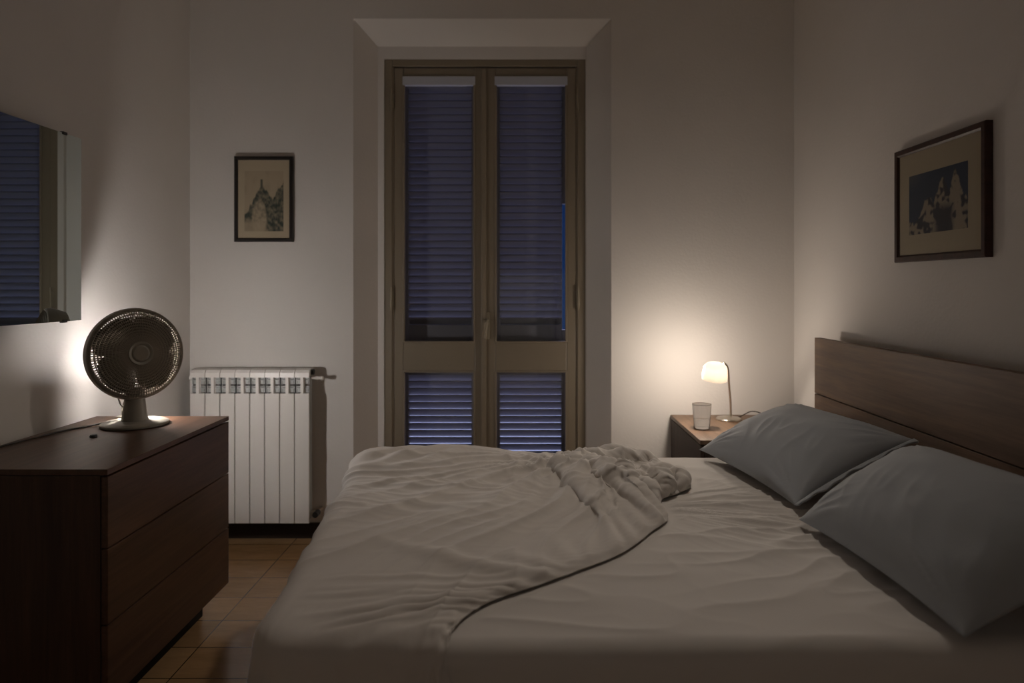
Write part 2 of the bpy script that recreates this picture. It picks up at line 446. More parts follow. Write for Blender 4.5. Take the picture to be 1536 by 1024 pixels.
# ------------------------------------------------------------------ radiator
rad = empty('radiator', (-1.46, 3.80, 0.0)); ro = -Vector(rad.location)
tag(rad, 'white ribbed aluminium radiator on the wall below the small black-framed picture', 'radiator')
def rpart(name, bm, m, **k):
    bm.transform(Matrix.Translation(ro)); return obj(name, bm, m, rad, **k)
RY, W8 = 3.75, 0.08
rx1 = (464-785)/280.0
zt, zb = 0.944, 0.118
for k in range(8):
    x1 = rx1-W8*(7-k); x0 = x1-W8; xm = (x0+x1)/2
    bm = bmesh.new(); g = 0.0016
    box(bm, x0+g, x1-g, RY, RY+0.012, zb, 0.815, 0.003)              # front plate
    box(bm, xm-0.009, xm+0.009, RY, RY+0.012, 0.812, 0.905, 0.002)   # neck between the openings
    # top cap with a rounded front
    pts = [(RY, 0.90), (RY+0.002, 0.925), (RY+0.012, 0.938), (RY+0.03, zt), (RY+0.085, zt), (RY+0.085, 0.925), (RY+0.03, 0.918), (RY+0.012, 0.90)]
    extrude_poly(bm, pts, x0+g, x1-g, 'x')
    box(bm, xm-0.012, xm+0.012, RY+0.012, RY+0.085, zb+0.02, 0.92, 0.003)  # water core
    sec = rpart('radiator_section', bm, M['enamel'])
    b2 = bmesh.new()
    for dx in (-0.030, 0.030):                                             # side fins, seen through the openings
        box(b2, xm+dx-0.001, xm+dx+0.001, RY+0.013, RY+0.08, zb+0.01, 0.90)
    for z0, z1 in ((0.818, 0.853), (0.862, 0.900)):                        # pressed plates just behind the openings
        box(b2, x0+0.0035, x1-0.0035, RY+0.018, RY+0.020, z0, z1)
        extrude_poly(b2, [(RY+0.013, z0+0.020), (RY+0.018, z0+0.026), (RY+0.018, z0+0.030), (RY+0.013, z0+0.023)], x0+0.006, x1-0.006, 'x')
    b2.transform(Matrix.Translation(ro)); obj('convector_fins', b2, M['fin'], sec)
bm = bmesh.new(); tube(bm, [(rx1-0.004, RY+0.045, 0.925), (rx1+0.012, RY+0.045, 0.925)], 0.016, 16)
rpart('end_plug', bm, M['black'], smooth=True, angle=40)
bm = bmesh.new()
tube(bm, [(rx1, RY+0.04, 0.892), (rx1+0.026, RY+0.04, 0.892)], 0.006, 12)
tube(bm, [(rx1+0.026, RY+0.04, 0.892), (rx1+0.034, RY+0.04, 0.892)], 0.011, 12)
tube(bm, [(rx1+0.034, RY+0.04, 0.892), (rx1+0.05, RY+0.04, 0.892)], 0.008, 12)
tube(bm, [(rx1+0.05, RY+0.04, 0.892), (rx1+0.062, RY+0.04, 0.892)], 0.012, 12)
rpart('air_valve', bm, M['enamel'], smooth=True, angle=40)
bm = bmesh.new()
x00 = rx1-8*W8
tube(bm, [(x00+0.003, RY+0.03, 0.895), (x00-0.012, RY+0.03, 0.895)], 0.013, 14)
rpart('blind_cap', bm, M['enamel'], smooth=True, angle=40)
bm = bmesh.new()
tube(bm, [(rx1-0.002, RY+0.045, 0.165), (rx1+0.04, RY+0.045, 0.165)], 0.011, 14)
tube(bm, [(rx1+0.032, RY+0.045, 0.165), (rx1+0.032, RY+0.119, 0.165)], 0.009, 14)
rpart('lower_valve', bm, M['nickel'], smooth=True, angle=40)
bm = bmesh.new()
tube(bm, [(rx1+0.032, RY+0.045, 0.165), (rx1+0.032, RY-0.005, 0.165)], 0.016, 14)
rpart('valve_cap', bm, M['black'], smooth=True, angle=40)
for xx in (rx1-0.12, rx1-0.52):
    rpart('wall_bracket', newbox(xx-0.01, xx+0.01, RY+0.08, 3.87, 0.885, 0.90), M['fin'])

# ------------------------------------------------------------------ dresser
DT = 0.832
dr = empty('dresser', (-1.555, 2.56, 0)); do = -Vector(dr.location)
tag(dr, 'dark walnut three-drawer dresser against the left wall under the mirror', 'dresser')
def dpt(name, bm, m, par=None, **k):
    bm.transform(Matrix.Translation(do)); return obj(name, bm, m, par or dr, **k)
dx0, dx1, dy0, dy1 = XL+0.014, -1.262, 2.124, 3.0
bm = bmesh.new()
box(bm, dx0, dx1-0.022, dy0, dy0+0.02, 0.12, DT-0.02, 0.001)
box(bm, dx0, dx1-0.022, dy1-0.02, dy1, 0.12, DT-0.02, 0.001)
box(bm, dx0, dx0+0.01, dy0+0.02, dy1-0.02, 0.12, DT-0.02)
box(bm, dx0+0.01, dx1-0.022, dy0+0.02, dy1-0.02, 0.12, 0.14)
dpt('carcass', bm, M['dresser_side'])
dpt('dresser_top', newbox(dx0, dx1, dy0, dy1, DT-0.018, DT, 0.0015), M['dresser'])
for z0, z1 in ((0.592, 0.808), (0.360, 0.587), (0.12, 0.355)):
    d_ = dpt('drawer', newbox(dx1-0.020, dx1, dy0+0.002, dy1-0.002, z0, z1, 0.0015), M['dresser'])
bm = bmesh.new()
box(bm, dx1-0.045, dx1-0.03, dy0+0.03, dy1-0.03, 0.15, 0.80)
dpt('drawer_divider', bm, M['gap'])
dpt('plinth', newbox(dx0+0.05, dx1-0.09, dy0+0.05, dy1-0.05, 0.0, 0.12), M['gap'])

# ------------------------------------------------------------------ table fan
fan = empty('table_fan', (-1.56, 2.81, DT))
tag(fan, 'round taupe table fan with a wire grille on the dark dresser', 'fan')
bm = bmesh.new()
lathe(bm, [(0, 0.0), (0.118, 0.0), (0.124, 0.003), (0.124, 0.010), (0.119, 0.014), (0.085, 0.0175), (0.045, 0.021), (0, 0.022)], 64)
obj('fan_base', bm, M['fan'], fan, smooth=True, angle=50)
bm = bmesh.new()
for (r0, r1, z0, z1) in ((0.047, 0.033, 0.017, 0.15),):
    lathe(bm, [(0, z0), (r0+0.004, z0), (r0, z0+0.012), ((r0+r1)/2, (z0+z1)/2), (r1, z1), (0, z1)], 40)
fneck = obj('fan_neck', bm, M['fan'], fan, smooth=True, angle=50)
# head frame: z axis of the local frame = facing direction
face = Vector((0.755, -0.655, 0.085)).normalized()
zx = face; xx_ = Vector((0, 0, 1)).cross(zx).normalized(); yy_ = zx.cross(xx_)
HM = Matrix.Translation((0.005, -0.005, 1.118-DT)) @ Matrix((xx_, yy_, zx)).transposed().to_4x4()
def hpart(name, bm, m, par=None, **k):
    bm.transform(HM); return obj(name, bm, m, par or fan, **k)
R = 0.181
bm = bmesh.new()
lathe(bm, [(R-0.016, -0.052), (R-0.010, -0.050), (R-0.001, -0.020), (R+0.003, 0.0), (R, 0.017), (R-0.004, 0.020), (R-0.012, 0.017), (R-0.012, -0.018), (R-0.019, -0.048)], 96, close=True)
hpart('grille_rim', bm, M['fan_dark'], smooth=True, angle=40)
def dome(r, depth, p=2.4): return depth*(1-(r/R)**p)
bm = bmesh.new()
nsp = 112
for k in range(nsp):
    a = 2*PI*k/nsp
    pts = []
    for q in range(9):
        r = 0.028+(R-0.008-0.028)*q/8
        pts.append((r*math.cos(a), r*math.sin(a), 0.018+dome(r, 0.040)))
    tube(bm, pts, 0.0017, 4, caps=False)
for q in range(12):
    r = 0.045+q*0.0112
    z = 0.0165+dome(r, 0.040)
    tube(bm, [(r*math.cos(2*PI*k/72), r*math.sin(2*PI*k/72), z) for k in range(72)], 0.0026, 4, closed=True)
hpart('front_grille', bm, M['fan_dark'])
bm = bmesh.new()
for k in range(56):
    a = 2*PI*k/56
    pts = []
    for q in range(7):
        r = 0.05+(R-0.016-0.05)*q/6
        pts.append((r*math.cos(a), r*math.sin(a), -0.045-dome(r, 0.040)))
    tube(bm, pts, 0.0012, 4, caps=False)
for q in range(6):
    r = 0.06+q*0.021
    z = -0.044-dome(r, 0.040)
    tube(bm, [(r*math.cos(2*PI*k/72), r*math.sin(2*PI*k/72), z) for k in range(72)], 0.0015, 4, closed=True)
hpart('rear_grille', bm, M['fan_dark'])
bm = bmesh.new()
lathe(bm, [(0, 0.062), (0.027, 0.062), (0.0315, 0.060), (0.0335, 0.056), (0.037, 0.060), (0.045, 0.061), (0.049, 0.055), (0.046, 0.047), (0, 0.047)], 48)
hb = hpart('grille_badge', bm, M['fan'], smooth=True, angle=50)
bm = bmesh.new()
lathe(bm, [(0, 0.0625), (0.0262, 0.0625), (0.0262, 0.061)], 40)
bm.transform(HM); obj('badge_disc', bm, M['fan_dark'], hb)
bm = bmesh.new()
lathe(bm, [(0, -0.15), (0.030, -0.148), (0.045, -0.135), (0.052, -0.10), (0.055, -0.078), (0.05, -0.070), (0, -0.07)], 40)
hpart('motor_housing', bm, M['fan'], smooth=True, angle=50)
bm = bmesh.new()
lathe(bm, [(0, 0.034), (0.018, 0.033), (0.026, 0.022), (0.028, -0.02), (0.012, -0.022), (0.008, -0.07), (0, -0.07)], 32)
hub = hpart('blade_hub', bm, M['blade'], smooth=True, angle=50)
for k in range(4):
    a0 = 2*PI*k/4+0.55
    nu, nv = 13, 9
    U, V = np.meshgrid(np.linspace(0, 1, nu), np.linspace(-1, 1, nv), indexing='ij')
    r = 0.024+U*0.136
    half = (0.34+0.46*np.sin(np.clip(U*1.15, 0, 1)*PI*0.75))*np.where(U > 0.85, np.sqrt(np.clip(1-((U-0.85)/0.17)**2, 0.02, 1)), 1)
    ang = a0+V*half+U*0.35
    Zb = 0.004-V*0.016*(0.4+0.6*U)
    b_ = bmesh.new()
    for sgn in (0.0009, -0.0009):
        vs = [[b_.verts.new((r[i, j]*math.cos(ang[i, j]), r[i, j]*math.sin(ang[i, j]), Zb[i, j]+sgn)) for j in range(nv)] for i in range(nu)]
        for i in range(nu-1):
            for j in range(nv-1):
                b_.faces.new((vs[i][j], vs[i+1][j], vs[i+1][j+1], vs[i][j+1]))
    b_.transform(HM); obj('fan_blade', b_, M['blade'], fan, smooth=True)
bm = bmesh.new()
tube(bm, catmull([(-0.035, 0.075, 0.222), (-0.066, 0.064, 0.20), (-0.088, 0.05, 0.16), (-0.092, 0.042, 0.12), (-0.075, 0.035, 0.075), (-0.045, 0.03, 0.06)], 28), 0.0035, 8)
obj('motor_lead', bm, M['cord'], fan, smooth=True)
bm = bmesh.new()
tube(bm, catmull([(-0.10, 0.03, 0.012), (-0.15, -0.02, 0.004), (-0.20, -0.14, 0.004), (-0.235, -0.32, 0.004), (-0.245, -0.60, 0.004)], 40), 0.0035, 8)
obj('power_cord', bm, M['cord'], fan, smooth=True)
bm = bmesh.new()
lathe(bm, [(0, 0), (0.012, 0), (0.013, 0.004), (0.010, 0.009), (0, 0.010)], 24)
kn = obj('screw_cap', bm, M['black'], None, smooth=True, angle=40)
kn.location = (-1.585, 2.58, DT)
tag(kn, 'tiny dark plastic cap lying on the dresser before the fan', 'cap')

# ------------------------------------------------------------------ mirror on the left wall
XM = XL+0.110
mi = empty('wall_mirror', (XL, 2.2, 1.62)); mo = -Vector(mi.location)
tag(mi, 'frameless rectangular mirror on the left wall above the dresser', 'mirror')
mz0, mz1, my0, my1 = 1.2555, 1.966, 1.45, 2.745
bm = newbox(XM-0.018, XM-0.0015, my0, my1, mz0, mz1); bm.transform(Matrix.Translation(mo))
obj('mirror_backing', bm, M['black'], mi)
bm = newbox(XL+0.0006, XM-0.018, my0+0.12, my1-0.16, mz0+0.1, mz1-0.1); bm.transform(Matrix.Translation(mo))
obj('mounting_box', bm, M['black'], mi)
bm = newbox(XM-0.0015, XM, my0, my1, mz0, mz1, 0.0006); bm.transform(Matrix.Translation(mo))
obj('mirror_glass', bm, M['mirror'], mi)
for (yy, zz) in ((my1-0.10, mz1), (my1-0.5, mz1), (my1-0.10, mz0), (my1-0.5, mz0)):
    s = 1 if zz == mz1 else -1
    bm = newbox(XM-0.012, XM+0.003, yy-0.012, yy+0.012, zz-0.006 if s > 0 else zz-0.005, zz+0.005 if s > 0 else zz+0.006, 0.001)
    bm.transform(Matrix.Translation(mo)); obj('mirror_clip', bm, M['black'], mi)

# ------------------------------------------------------------------ pictures
def art_grid(name, w, h, nx, nz, fn, m, parent, zoff):
    """flat printed sheet in local x (right) / z (up), at local y = zoff"""
    U, V = np.meshgrid(np.linspace(0, 1, nx), np.linspace(0, 1, nz), indexing='ij')
    o = grid_mesh(name, (U-0.5)*w, np.full_like(U, zoff), (V-0.5)*h, m, parent)
    me = o.data
    ca = me.color_attributes.new('art', 'FLOAT_COLOR', 'POINT')
    c = fn(U, V).reshape(-1, 3)
    c4 = np.concatenate([c, np.ones((len(c), 1))], 1).astype(np.float32)
    ca.data.foreach_set('color', c4.ravel())
    for p in me.polygons: p.use_smooth = False
    return o
def lerp3(a, b, t): return np.array(a)[None, None, :]*(1-t[..., None])+np.array(b)[None, None, :]*t[..., None]
def art_mountain(U, V):
    paper = (0.46, 0.38, 0.28); ink = (0.06, 0.075, 0.065)
    rug = 0.09*pnoise(U*9, V*0+3.1, 1)+0.06*pnoise(U*24, V*0+9.1, 2)
    ridge_l = np.where(U < 0.44, 0.78-(0.44-U)*1.25, 0.78-(U-0.44)*0.95)
    ridge_r = 0.30+0.56*np.clip((U-0.45)/0.55, 0, 1)**1.2
    top = np.maximum(ridge_l, ridge_r*0.98)+rug
    top = np.maximum(top, 0.20+0.1*U)
    body = sstep(-0.012, 0.012, top-V)
    tex = 0.55+0.6*pnoise(U*11+V*4, V*13, 3)+0.35*pnoise(U*30, V*24, 4)
    lit = sstep(0.02, 0.10, 0.34-np.hypot((U-0.38)*1.5, V-0.23))*0.55
    t = np.clip(body*np.clip(tex+0.25, 0.15, 1)-lit, 0, 1)
    fore = sstep(0.20, 0.12, V)*sstep(0.62, 0.5, U)
    t = t*(1-0.75*fore)+0.15*sstep(0.5, 0.95, pnoise(U*6, V*5, 8)+0.5)*(1-body)*0.7
    twr = (np.abs(U-0.44) < 0.03)*(V < 0.86)*(V > 0.7)
    t = np.maximum(t, twr*0.85)
    return lerp3(paper, ink, t)
def art_peaks(U, V):
    sky = (0.035, 0.050, 0.085); rock = (0.27, 0.235, 0.19); shade = (0.04, 0.04, 0.055)
    rug = 0.10*pnoise(U*9, V*0+1.1, 5)+0.10*pnoise(U*26, V*0+4.1, 6)
    def pk(c, w, h): return h*np.clip(1-np.abs(U-c)/w, 0, 1)**0.75
    top = np.maximum.reduce([pk(0.36, 0.26, 0.62), pk(0.60, 0.28, 0.86), pk(0.80, 0.24, 0.92), 0.20+0*U, pk(0.97, 0.15, 0.5)])+rug
    body = sstep(-0.015, 0.015, top-V)
    sh = sstep(0.05, 0.35, 0.5+0.7*pnoise(U*6+1.5, V*3, 9)+0.75*pnoise(U*18, V*11, 10)-0.22)
    fore = sstep(0.50, 0.30, V)*sstep(0.42, 0.55, U)*sstep(0.82, 0.70, U)
    c = lerp3(shade, rock, np.clip(sh-fore, 0, 1))
    hz = 0.35*sstep(0.35, 0.0, U)*sstep(0.72, 0.95, V)
    bg = lerp3(sky, (0.15, 0.15, 0.15), hz)
    return bg*(1-body[..., None])+c*body[..., None]
def picture(name, loc, rz, w, h, fw, depth, fm, matw, mat_m, fn, label, full=False):
    p = empty(name, loc, (0, 0, rz)); tag(p, label, 'picture')
    bm = bmesh.new()
    prof = [(0, -depth+0.003), (0, 0), (fw, 0), (fw, -depth+0.006), (fw*0.75, -depth), (0.003, -depth)]
    # four mitred bars (local: -y towards the viewer)
    cs = [(-w/2, -h/2), (w/2, -h/2), (w/2, h/2), (-w/2, h/2)]
    rings = []
    for (cx, cz) in cs:
        sx, sz = (1 if cx < 0 else -1), (1 if cz < 0 else -1)
        rings.append([bm.verts.new((cx+sx*q, y, cz+sz*q)) for q, y in prof])
    for i in range(4):
        a, b = rings[i], rings[(i+1) % 4]
        for k in range(len(prof)):
            k2 = (k+1) % len(prof)
            bm.faces.new((a[k], a[k2], b[k2], b[k]))
    obj('picture_frame', bm, fm, p)
    iw, ih = w-2*fw, h-2*fw
    obj('mat_board', newbox(-iw/2-0.003, iw/2+0.003, -depth+0.009, -0.001, -ih/2-0.003, ih/2+0.003), mat_m, p)
    ml, mr, mb, mt = matw
    pw, ph = iw-ml-mr, ih-mb-mt
    a = art_grid('print', pw, ph, 90, 120, fn, M['art'], p, -depth+0.0084)
    a.location = ((ml-mr)/2, 0, (mb-mt)/2)
    obj('picture_glass', newbox(-iw/2-0.002, iw/2+0.002, -depth+0.006, -depth+0.0075, -ih/2-0.002, ih/2+0.002), M['picglass'], p)
    return p
s_ = 1050/3.855
picture('framed_print', ((395.5-785)/s_, YB-0.001, 1.386+(430-298.5)/s_), 0, 0.322, 0.470, 0.020, 0.022, M['frame_black'],
        (0.035, 0.032, 0.038, 0.060), mat('tan_mat', (0.50, 0.42, 0.31), 0.9), art_mountain,
        'small portrait print in a thin black frame above the white radiator')
y1_, y0_ = 1.475*1050/558, 1.475*1050/695
hz1 = 1.386+(430-229)*y1_/1050; hz0 = 1.386+(430-394)*y1_/1050
picture('framed_print', (XR-0.001, (y0_+y1_)/2, (hz1+hz0)/2), -PI/2, y1_-y0_, hz1-hz0, 0.026, 0.026, M['frame_brown'],
        (0.068, 0.072, 0.075, 0.085), M['mat'], art_peaks,
        'landscape mountain print with cream mat in brown wooden frame on the right wall')

# ------------------------------------------------------------------ nightstand, lamp, glass
NT = 0.682
ns = empty('nightstand', (1.08, 3.54, 0)); no = -Vector(ns.location)
tag(ns, 'brown oak nightstand in the corner beyond the bed', 'nightstand')
def npt(name, bm, m, par=None, **k):
    bm.transform(Matrix.Translation(no)); return obj(name, bm, m, par or ns, **k)
nx0, nx1, ny0, ny1 = 0.811, 1.335, 3.21, 3.855
npt('nightstand_top', newbox(nx0, nx1, ny0, ny1, NT-0.02, NT, 0.0015), M['stand'])
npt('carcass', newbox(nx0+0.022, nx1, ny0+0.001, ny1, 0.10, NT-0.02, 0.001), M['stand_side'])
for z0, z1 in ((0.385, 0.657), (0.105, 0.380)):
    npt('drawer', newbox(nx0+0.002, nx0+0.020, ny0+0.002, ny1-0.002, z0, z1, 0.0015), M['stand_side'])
npt('plinth', newbox(nx0+0.06, nx1-0.03, ny0+0.05, ny1-0.05, 0, 0.10), M['gap'])

LX, LY = 1.085, 3.70
lamp = empty('table_lamp', (LX, LY, NT))
tag(lamp, 'lit bedside lamp with white glass shade and nickel stem on the nightstand', 'lamp')
bm = bmesh.new()
lathe(bm, [(0, 0), (0.064, 0), (0.066, 0.004), (0.064, 0.010), (0.058, 0.014), (0.02, 0.018), (0.010, 0.024), (0, 0.026)], 56)
obj('lamp_base', bm, M['nickel'], lamp, smooth=True, angle=50)
bm = bmesh.new()
tube(bm, catmull([(0.012, 0.0, 0.018), (0.004, -0.020, 0.10), (-0.020, -0.075, 0.20), (-0.036, -0.120, 0.262), (-0.058, -0.172, 0.304), (-0.088, -0.222, 0.326)], 32), 0.0055, 12)
obj('lamp_stem', bm, M['nickel'], lamp, smooth=True)
SHC = Vector((-0.147, -0.28, 0.294))
ax = Vector((-0.06, 0.16, -0.98)).normalized()          # the opening points down, back and left
zx = -ax; xx_ = Vector((0, 1, 0)).cross(zx).normalized(); yy_ = zx.cross(xx_)
SM = Matrix.Translation(SHC) @ Matrix((xx_, yy_, zx)).transposed().to_4x4()
bm = bmesh.new()
prof = [(0.0600, -0.045), (0.0605, -0.030), (0.0595, -0.012), (0.0575, 0.004)]
for k in range(1, 10):
    a = k/9*PI/2
    prof.append((0.0575*math.cos(a)**0.62 if k < 9 else 0, 0.004+0.038*math.sin(a)))
lathe(bm, prof, 56); bm.transform(SM)
shd = obj('lamp_shade', bm, M['opal'], lamp, smooth=True)
bm = bmesh.new()
lathe(bm, [(0, -0.028), (0.012, -0.026), (0.017, -0.015), (0.015, -0.002), (0.010, 0.012), (0.010, 0.026), (0, 0.026)], 24); bm.transform(SM)
obj('bulb', bm, emis('bulb_glow', (1.0, 0.86, 0.74), 36.0), lamp, smooth=True)
bm = bmesh.new()
tube(bm, catmull([(0.05, 0.02, 0.006), (0.085, 0.03, 0.020), (0.125, 0.02, 0.042), (0.165, 0.0, 0.038), (0.195, -0.04, 0.012), (0.22, -0.10, 0.004)], 36), 0.0032, 8)
obj('power_cord', bm, M['cord'], lamp, smooth=True)

gl = empty('drinking_glass', (0.890, 3.49, NT))
tag(gl, 'clear straight tumbler of water on the nightstand beside the lamp', 'glass')
bm = bmesh.new()
lathe(bm, [(0, 0.0), (0.036, 0.0), (0.039, 0.003), (0.047, 0.118), (0.0475, 0.120), (0.0445, 0.118), (0.037, 0.014), (0, 0.012)], 48)
obj('tumbler', bm, M['tumbler'], gl, smooth=True, angle=50)
bm = bmesh.new()
lathe(bm, [(0, 0.0125), (0.0365, 0.0145), (0.0392, 0.05), (0.0385, 0.051), (0, 0.0505)], 48)
obj('water', bm, M['water'], gl, smooth=True, angle=50)

# hidden small lamp behind the fan
l2 = empty('table_lamp', (-1.703, 2.973, DT))
tag(l2, 'small glowing lamp tucked close behind the fan', 'lamp')
bm = bmesh.new(); lathe(bm, [(0, 0), (0.022, 0), (0.023, 0.006), (0.010, 0.010), (0, 0.011)], 32)
obj('lamp_base', bm, M['fan'], l2, smooth=True, angle=50)
bm = bmesh.new(); tube(bm, catmull([(0, 0, 0.008), (0.005, -0.005, 0.05), (0.04, -0.035, 0.085), (0.088, -0.075, 0.106)], 24), 0.004, 10)
obj('lamp_stem', bm, M['fan'], l2, smooth=True)
bm = bmesh.new(); bmesh.ops.create_uvsphere(bm, u_segments=16, v_segments=10, radius=0.018); bm.transform(Matrix.Translation((0.103, -0.088, 0.116)))
obj('bulb', bm, emis('bulb_cool', (1.0, 0.93, 0.89), 1050.0), l2, smooth=True)
bm = bmesh.new(); na, ne = 20, 10
vs = [[bm.verts.new((0.103+0.034*math.cos(e_)*math.cos(a_), -0.088+0.034*math.cos(e_)*math.sin(a_), 0.116+0.034*math.sin(e_)))
       for e_ in np.radians(np.linspace(-50, 36, ne))] for a_ in np.radians(np.linspace(186, 281, na))]
for i in range(na-1):
    for j in range(ne-1): bm.faces.new((vs[i][j], vs[i+1][j], vs[i+1][j+1], vs[i][j+1]))
obj('lamp_shade', bm, M['opal_shield'], l2, smooth=True)  # added shield, shaped to keep light off the near left wall and dresser
bm = bmesh.new()
vs = [[bm.verts.new((0.103+0.031*math.cos(e_)*math.cos(a_), -0.088+0.031*math.cos(e_)*math.sin(a_), 0.116+0.031*math.sin(e_)))
       for e_ in np.radians(np.linspace(-60, 30, ne))] for a_ in np.radians(np.linspace(112, 190, na))]
for i in range(na-1):
    for j in range(ne-1): bm.faces.new((vs[i][j], vs[i+1][j], vs[i+1][j+1], vs[i][j+1]))
obj('light_filter', bm, M['dim_filter'], l2, smooth=True)  # added filter that weakens this lamp's light on the nearest wall

# ------------------------------------------------------------------ bed
BT = 0.668
bed = empty('bed', (0.35, 2.19, 0)); bo = -Vector(bed.location)
tag(bed, 'double bed with a wide brown two-board wooden headboard on the right wall', 'bed')
def bpt(name, bm, m, par=None, **k):
    bm.transform(Matrix.Translation(bo)); return obj(name, bm, m, par or bed, **k)
HX = 1.385
hbd = bpt('headboard', newbox(HX, HX+0.030, 1.05, 3.33, 0.883, 1.145, 0.002), M['headboard'])
bm = newbox(HX, HX+0.030, 1.05, 3.33, 0.30, 0.879, 0.002); bm.transform(Matrix.Translation(bo)); obj('lower_board', bm, M['headboard'], hbd)
for yy in (1.5, 2.9):
    bm = newbox(HX+0.030, XR-0.014, yy-0.03, yy+0.03, 0.0, 1.0)
    bm.transform(Matrix.Translation(bo)); obj('headboard_post', bm, M['dresser_side'], hbd)
bpt('mattress', newbox(-0.52, HX-0.006, 1.44, 2.94, 0.36, BT-0.012, 0.05, 4), M['mattress'], smooth=True)
bpt('bed_frame', newbox(-0.50, HX-0.004, 1.46, 2.92, 0.20, 0.355, 0.004), M['dresser_side'])
for xx in (-0.42, 1.25):
    for yy in (1.55, 2.83):
        bpt('leg', newbox(xx-0.03, xx+0.03, yy-0.03, yy+0.03, 0, 0.20), M['dresser_side'])

# cloth over a rounded box: p -> 3-D
IX0, IX1, IY0, IY1, RE, RC = -0.575, 1.60, 1.437, 2.930, 0.048, 0.06
def drape(U, V, h, lift=0.0):
    """flat cloth coordinates -> draped position; h = displacement along the outward normal"""
    cx, cy = (IX0+IX1)/2, (IY0+IY1)/2
    hx, hy = (IX1-IX0)/2-RC, (IY1-IY0)/2-RC
    qx, qy = np.abs(U-cx)-hx, np.abs(V-cy)-hy
    ox, oy = np.maximum(qx, 0), np.maximum(qy, 0)
    ln = np.hypot(ox, oy)
    d = ln+np.minimum(np.maximum(qx, qy), 0)-RC
    sx, sy = np.sign(U-cx), np.sign(V-cy)
    nx = np.where(ln > 1e-9, ox/np.maximum(ln, 1e-9), (qx > qy)*1.0)*sx
    ny = np.where(ln > 1e-9, oy/np.maximum(ln, 1e-9), (qx <= qy)*1.0)*sy
    dp = np.maximum(d, 0)
    r = RE+lift
    a = np.minimum(dp/r, PI/2)
    out = np.where(dp > 0, r*np.sin(a), 0); dz = -r*(1-np.cos(a))
    ext = np.maximum(dp-r*PI/2, 0)
    dz = dz-ext
    bx, by = U-dp*nx, V-dp*ny
    kx = np.sin(a); kz = np.cos(a)
    X = bx+nx*(out+h*kx)
    Y = by+ny*(out+h*kx)
    Z = BT+lift+dz+h*kz
    # the foot edge runs slightly askew
    w = np.clip((1.3-X)/1.9, 0, 1)
    X = X+0.079*(2.19-Y)*w
    return X, Y, Z, dp

# edge of the thrown-back top sheet, far to near
BPTS = [(0.36, 3.30), (0.42, 3.05), (0.50, 2.90), (0.575, 2.76), (0.62, 2.62), (0.605, 2.49), (0.54, 2.41), (0.47, 2.34), (0.450, 2.26), (0.440, 2.14),
             (0.365, 2.03), (0.255, 1.875), (0.105, 1.745), (-0.01, 1.655), (-0.105, 1.585), (-0.165, 1.51), (-0.20, 1.42), (-0.225, 1.30), (-0.245, 1.10), (-0.26, 0.93)]

# fitted sheet
nu, nv = 420, 400
U, V = np.meshgrid(np.linspace(IX0-0.45, 1.352, nu), np.linspace(IY0-0.50, IY1+0.40, nv), indexing='ij')
dp0 = drape(U, V, 0*U)[3]
ontop = sstep(0.06, 0.0, dp0)
wr = 0*U
# pulled creases running out from the heap towards the pillows
cxx, cyy = 0.30, 2.30
ang = np.arctan2(V-cyy, U-cxx); rr_ = np.hypot(U-cxx, V-cyy)
fanA = np.exp(-((ang+0.10)/0.55)**2)*np.exp(-((rr_-0.35)/0.32)**2)
wr += 0.013*fanA*ridge(ang*7+0.6*pnoise(U*3, V*3, 11), rr_*1.6, 12, 3.0)+0.006*fanA*ridge(ang*16+0.6*pnoise(U*3, V*3, 11), rr_*2.6, 52, 2.6)
wr += 0.0095*np.exp(-((U-0.78)/0.33)**2-((V-2.0)/0.36)**2)*ridge(U*1.6+V*0.9, V*9-U*2.2+0.8*pnoise(U*4, V*4, 14), 13, 3.4)
wr += 0.003*pnoise(U*2.6+0.5, V*3.4, 15)+0.0012*ridge(U*5, V*8, 16, 2)
wr += 0.0045*ridge(U*2+V*5, V*3-U*1.5, 17, 4.0)
wr *= ontop
hang = sstep(0.09, 0.35, dp0)
wr += hang*(0.018*pnoise((U+V*0.6)*7+0.4*pnoise(U*3, V*3, 20), V*0.8, 18)+0.008*ridge((U+V*0.8)*8, V*0.7, 53, 2.5))
bq = catmull(BPTS, 400)[::-1]
ub = np.interp(V, np.maximum.accumulate(bq[:, 1]), bq[:, 0])
wr *= sstep(0.015, 0.06, U-ub)
X, Y, Z, _ = drape(U, V, wr)
fs = grid_mesh('fitted_sheet', X, Y, Z, M['sheet'])
tag(fs, 'pale cotton fitted sheet stretched over the mattress of the bed', 'bedsheet')

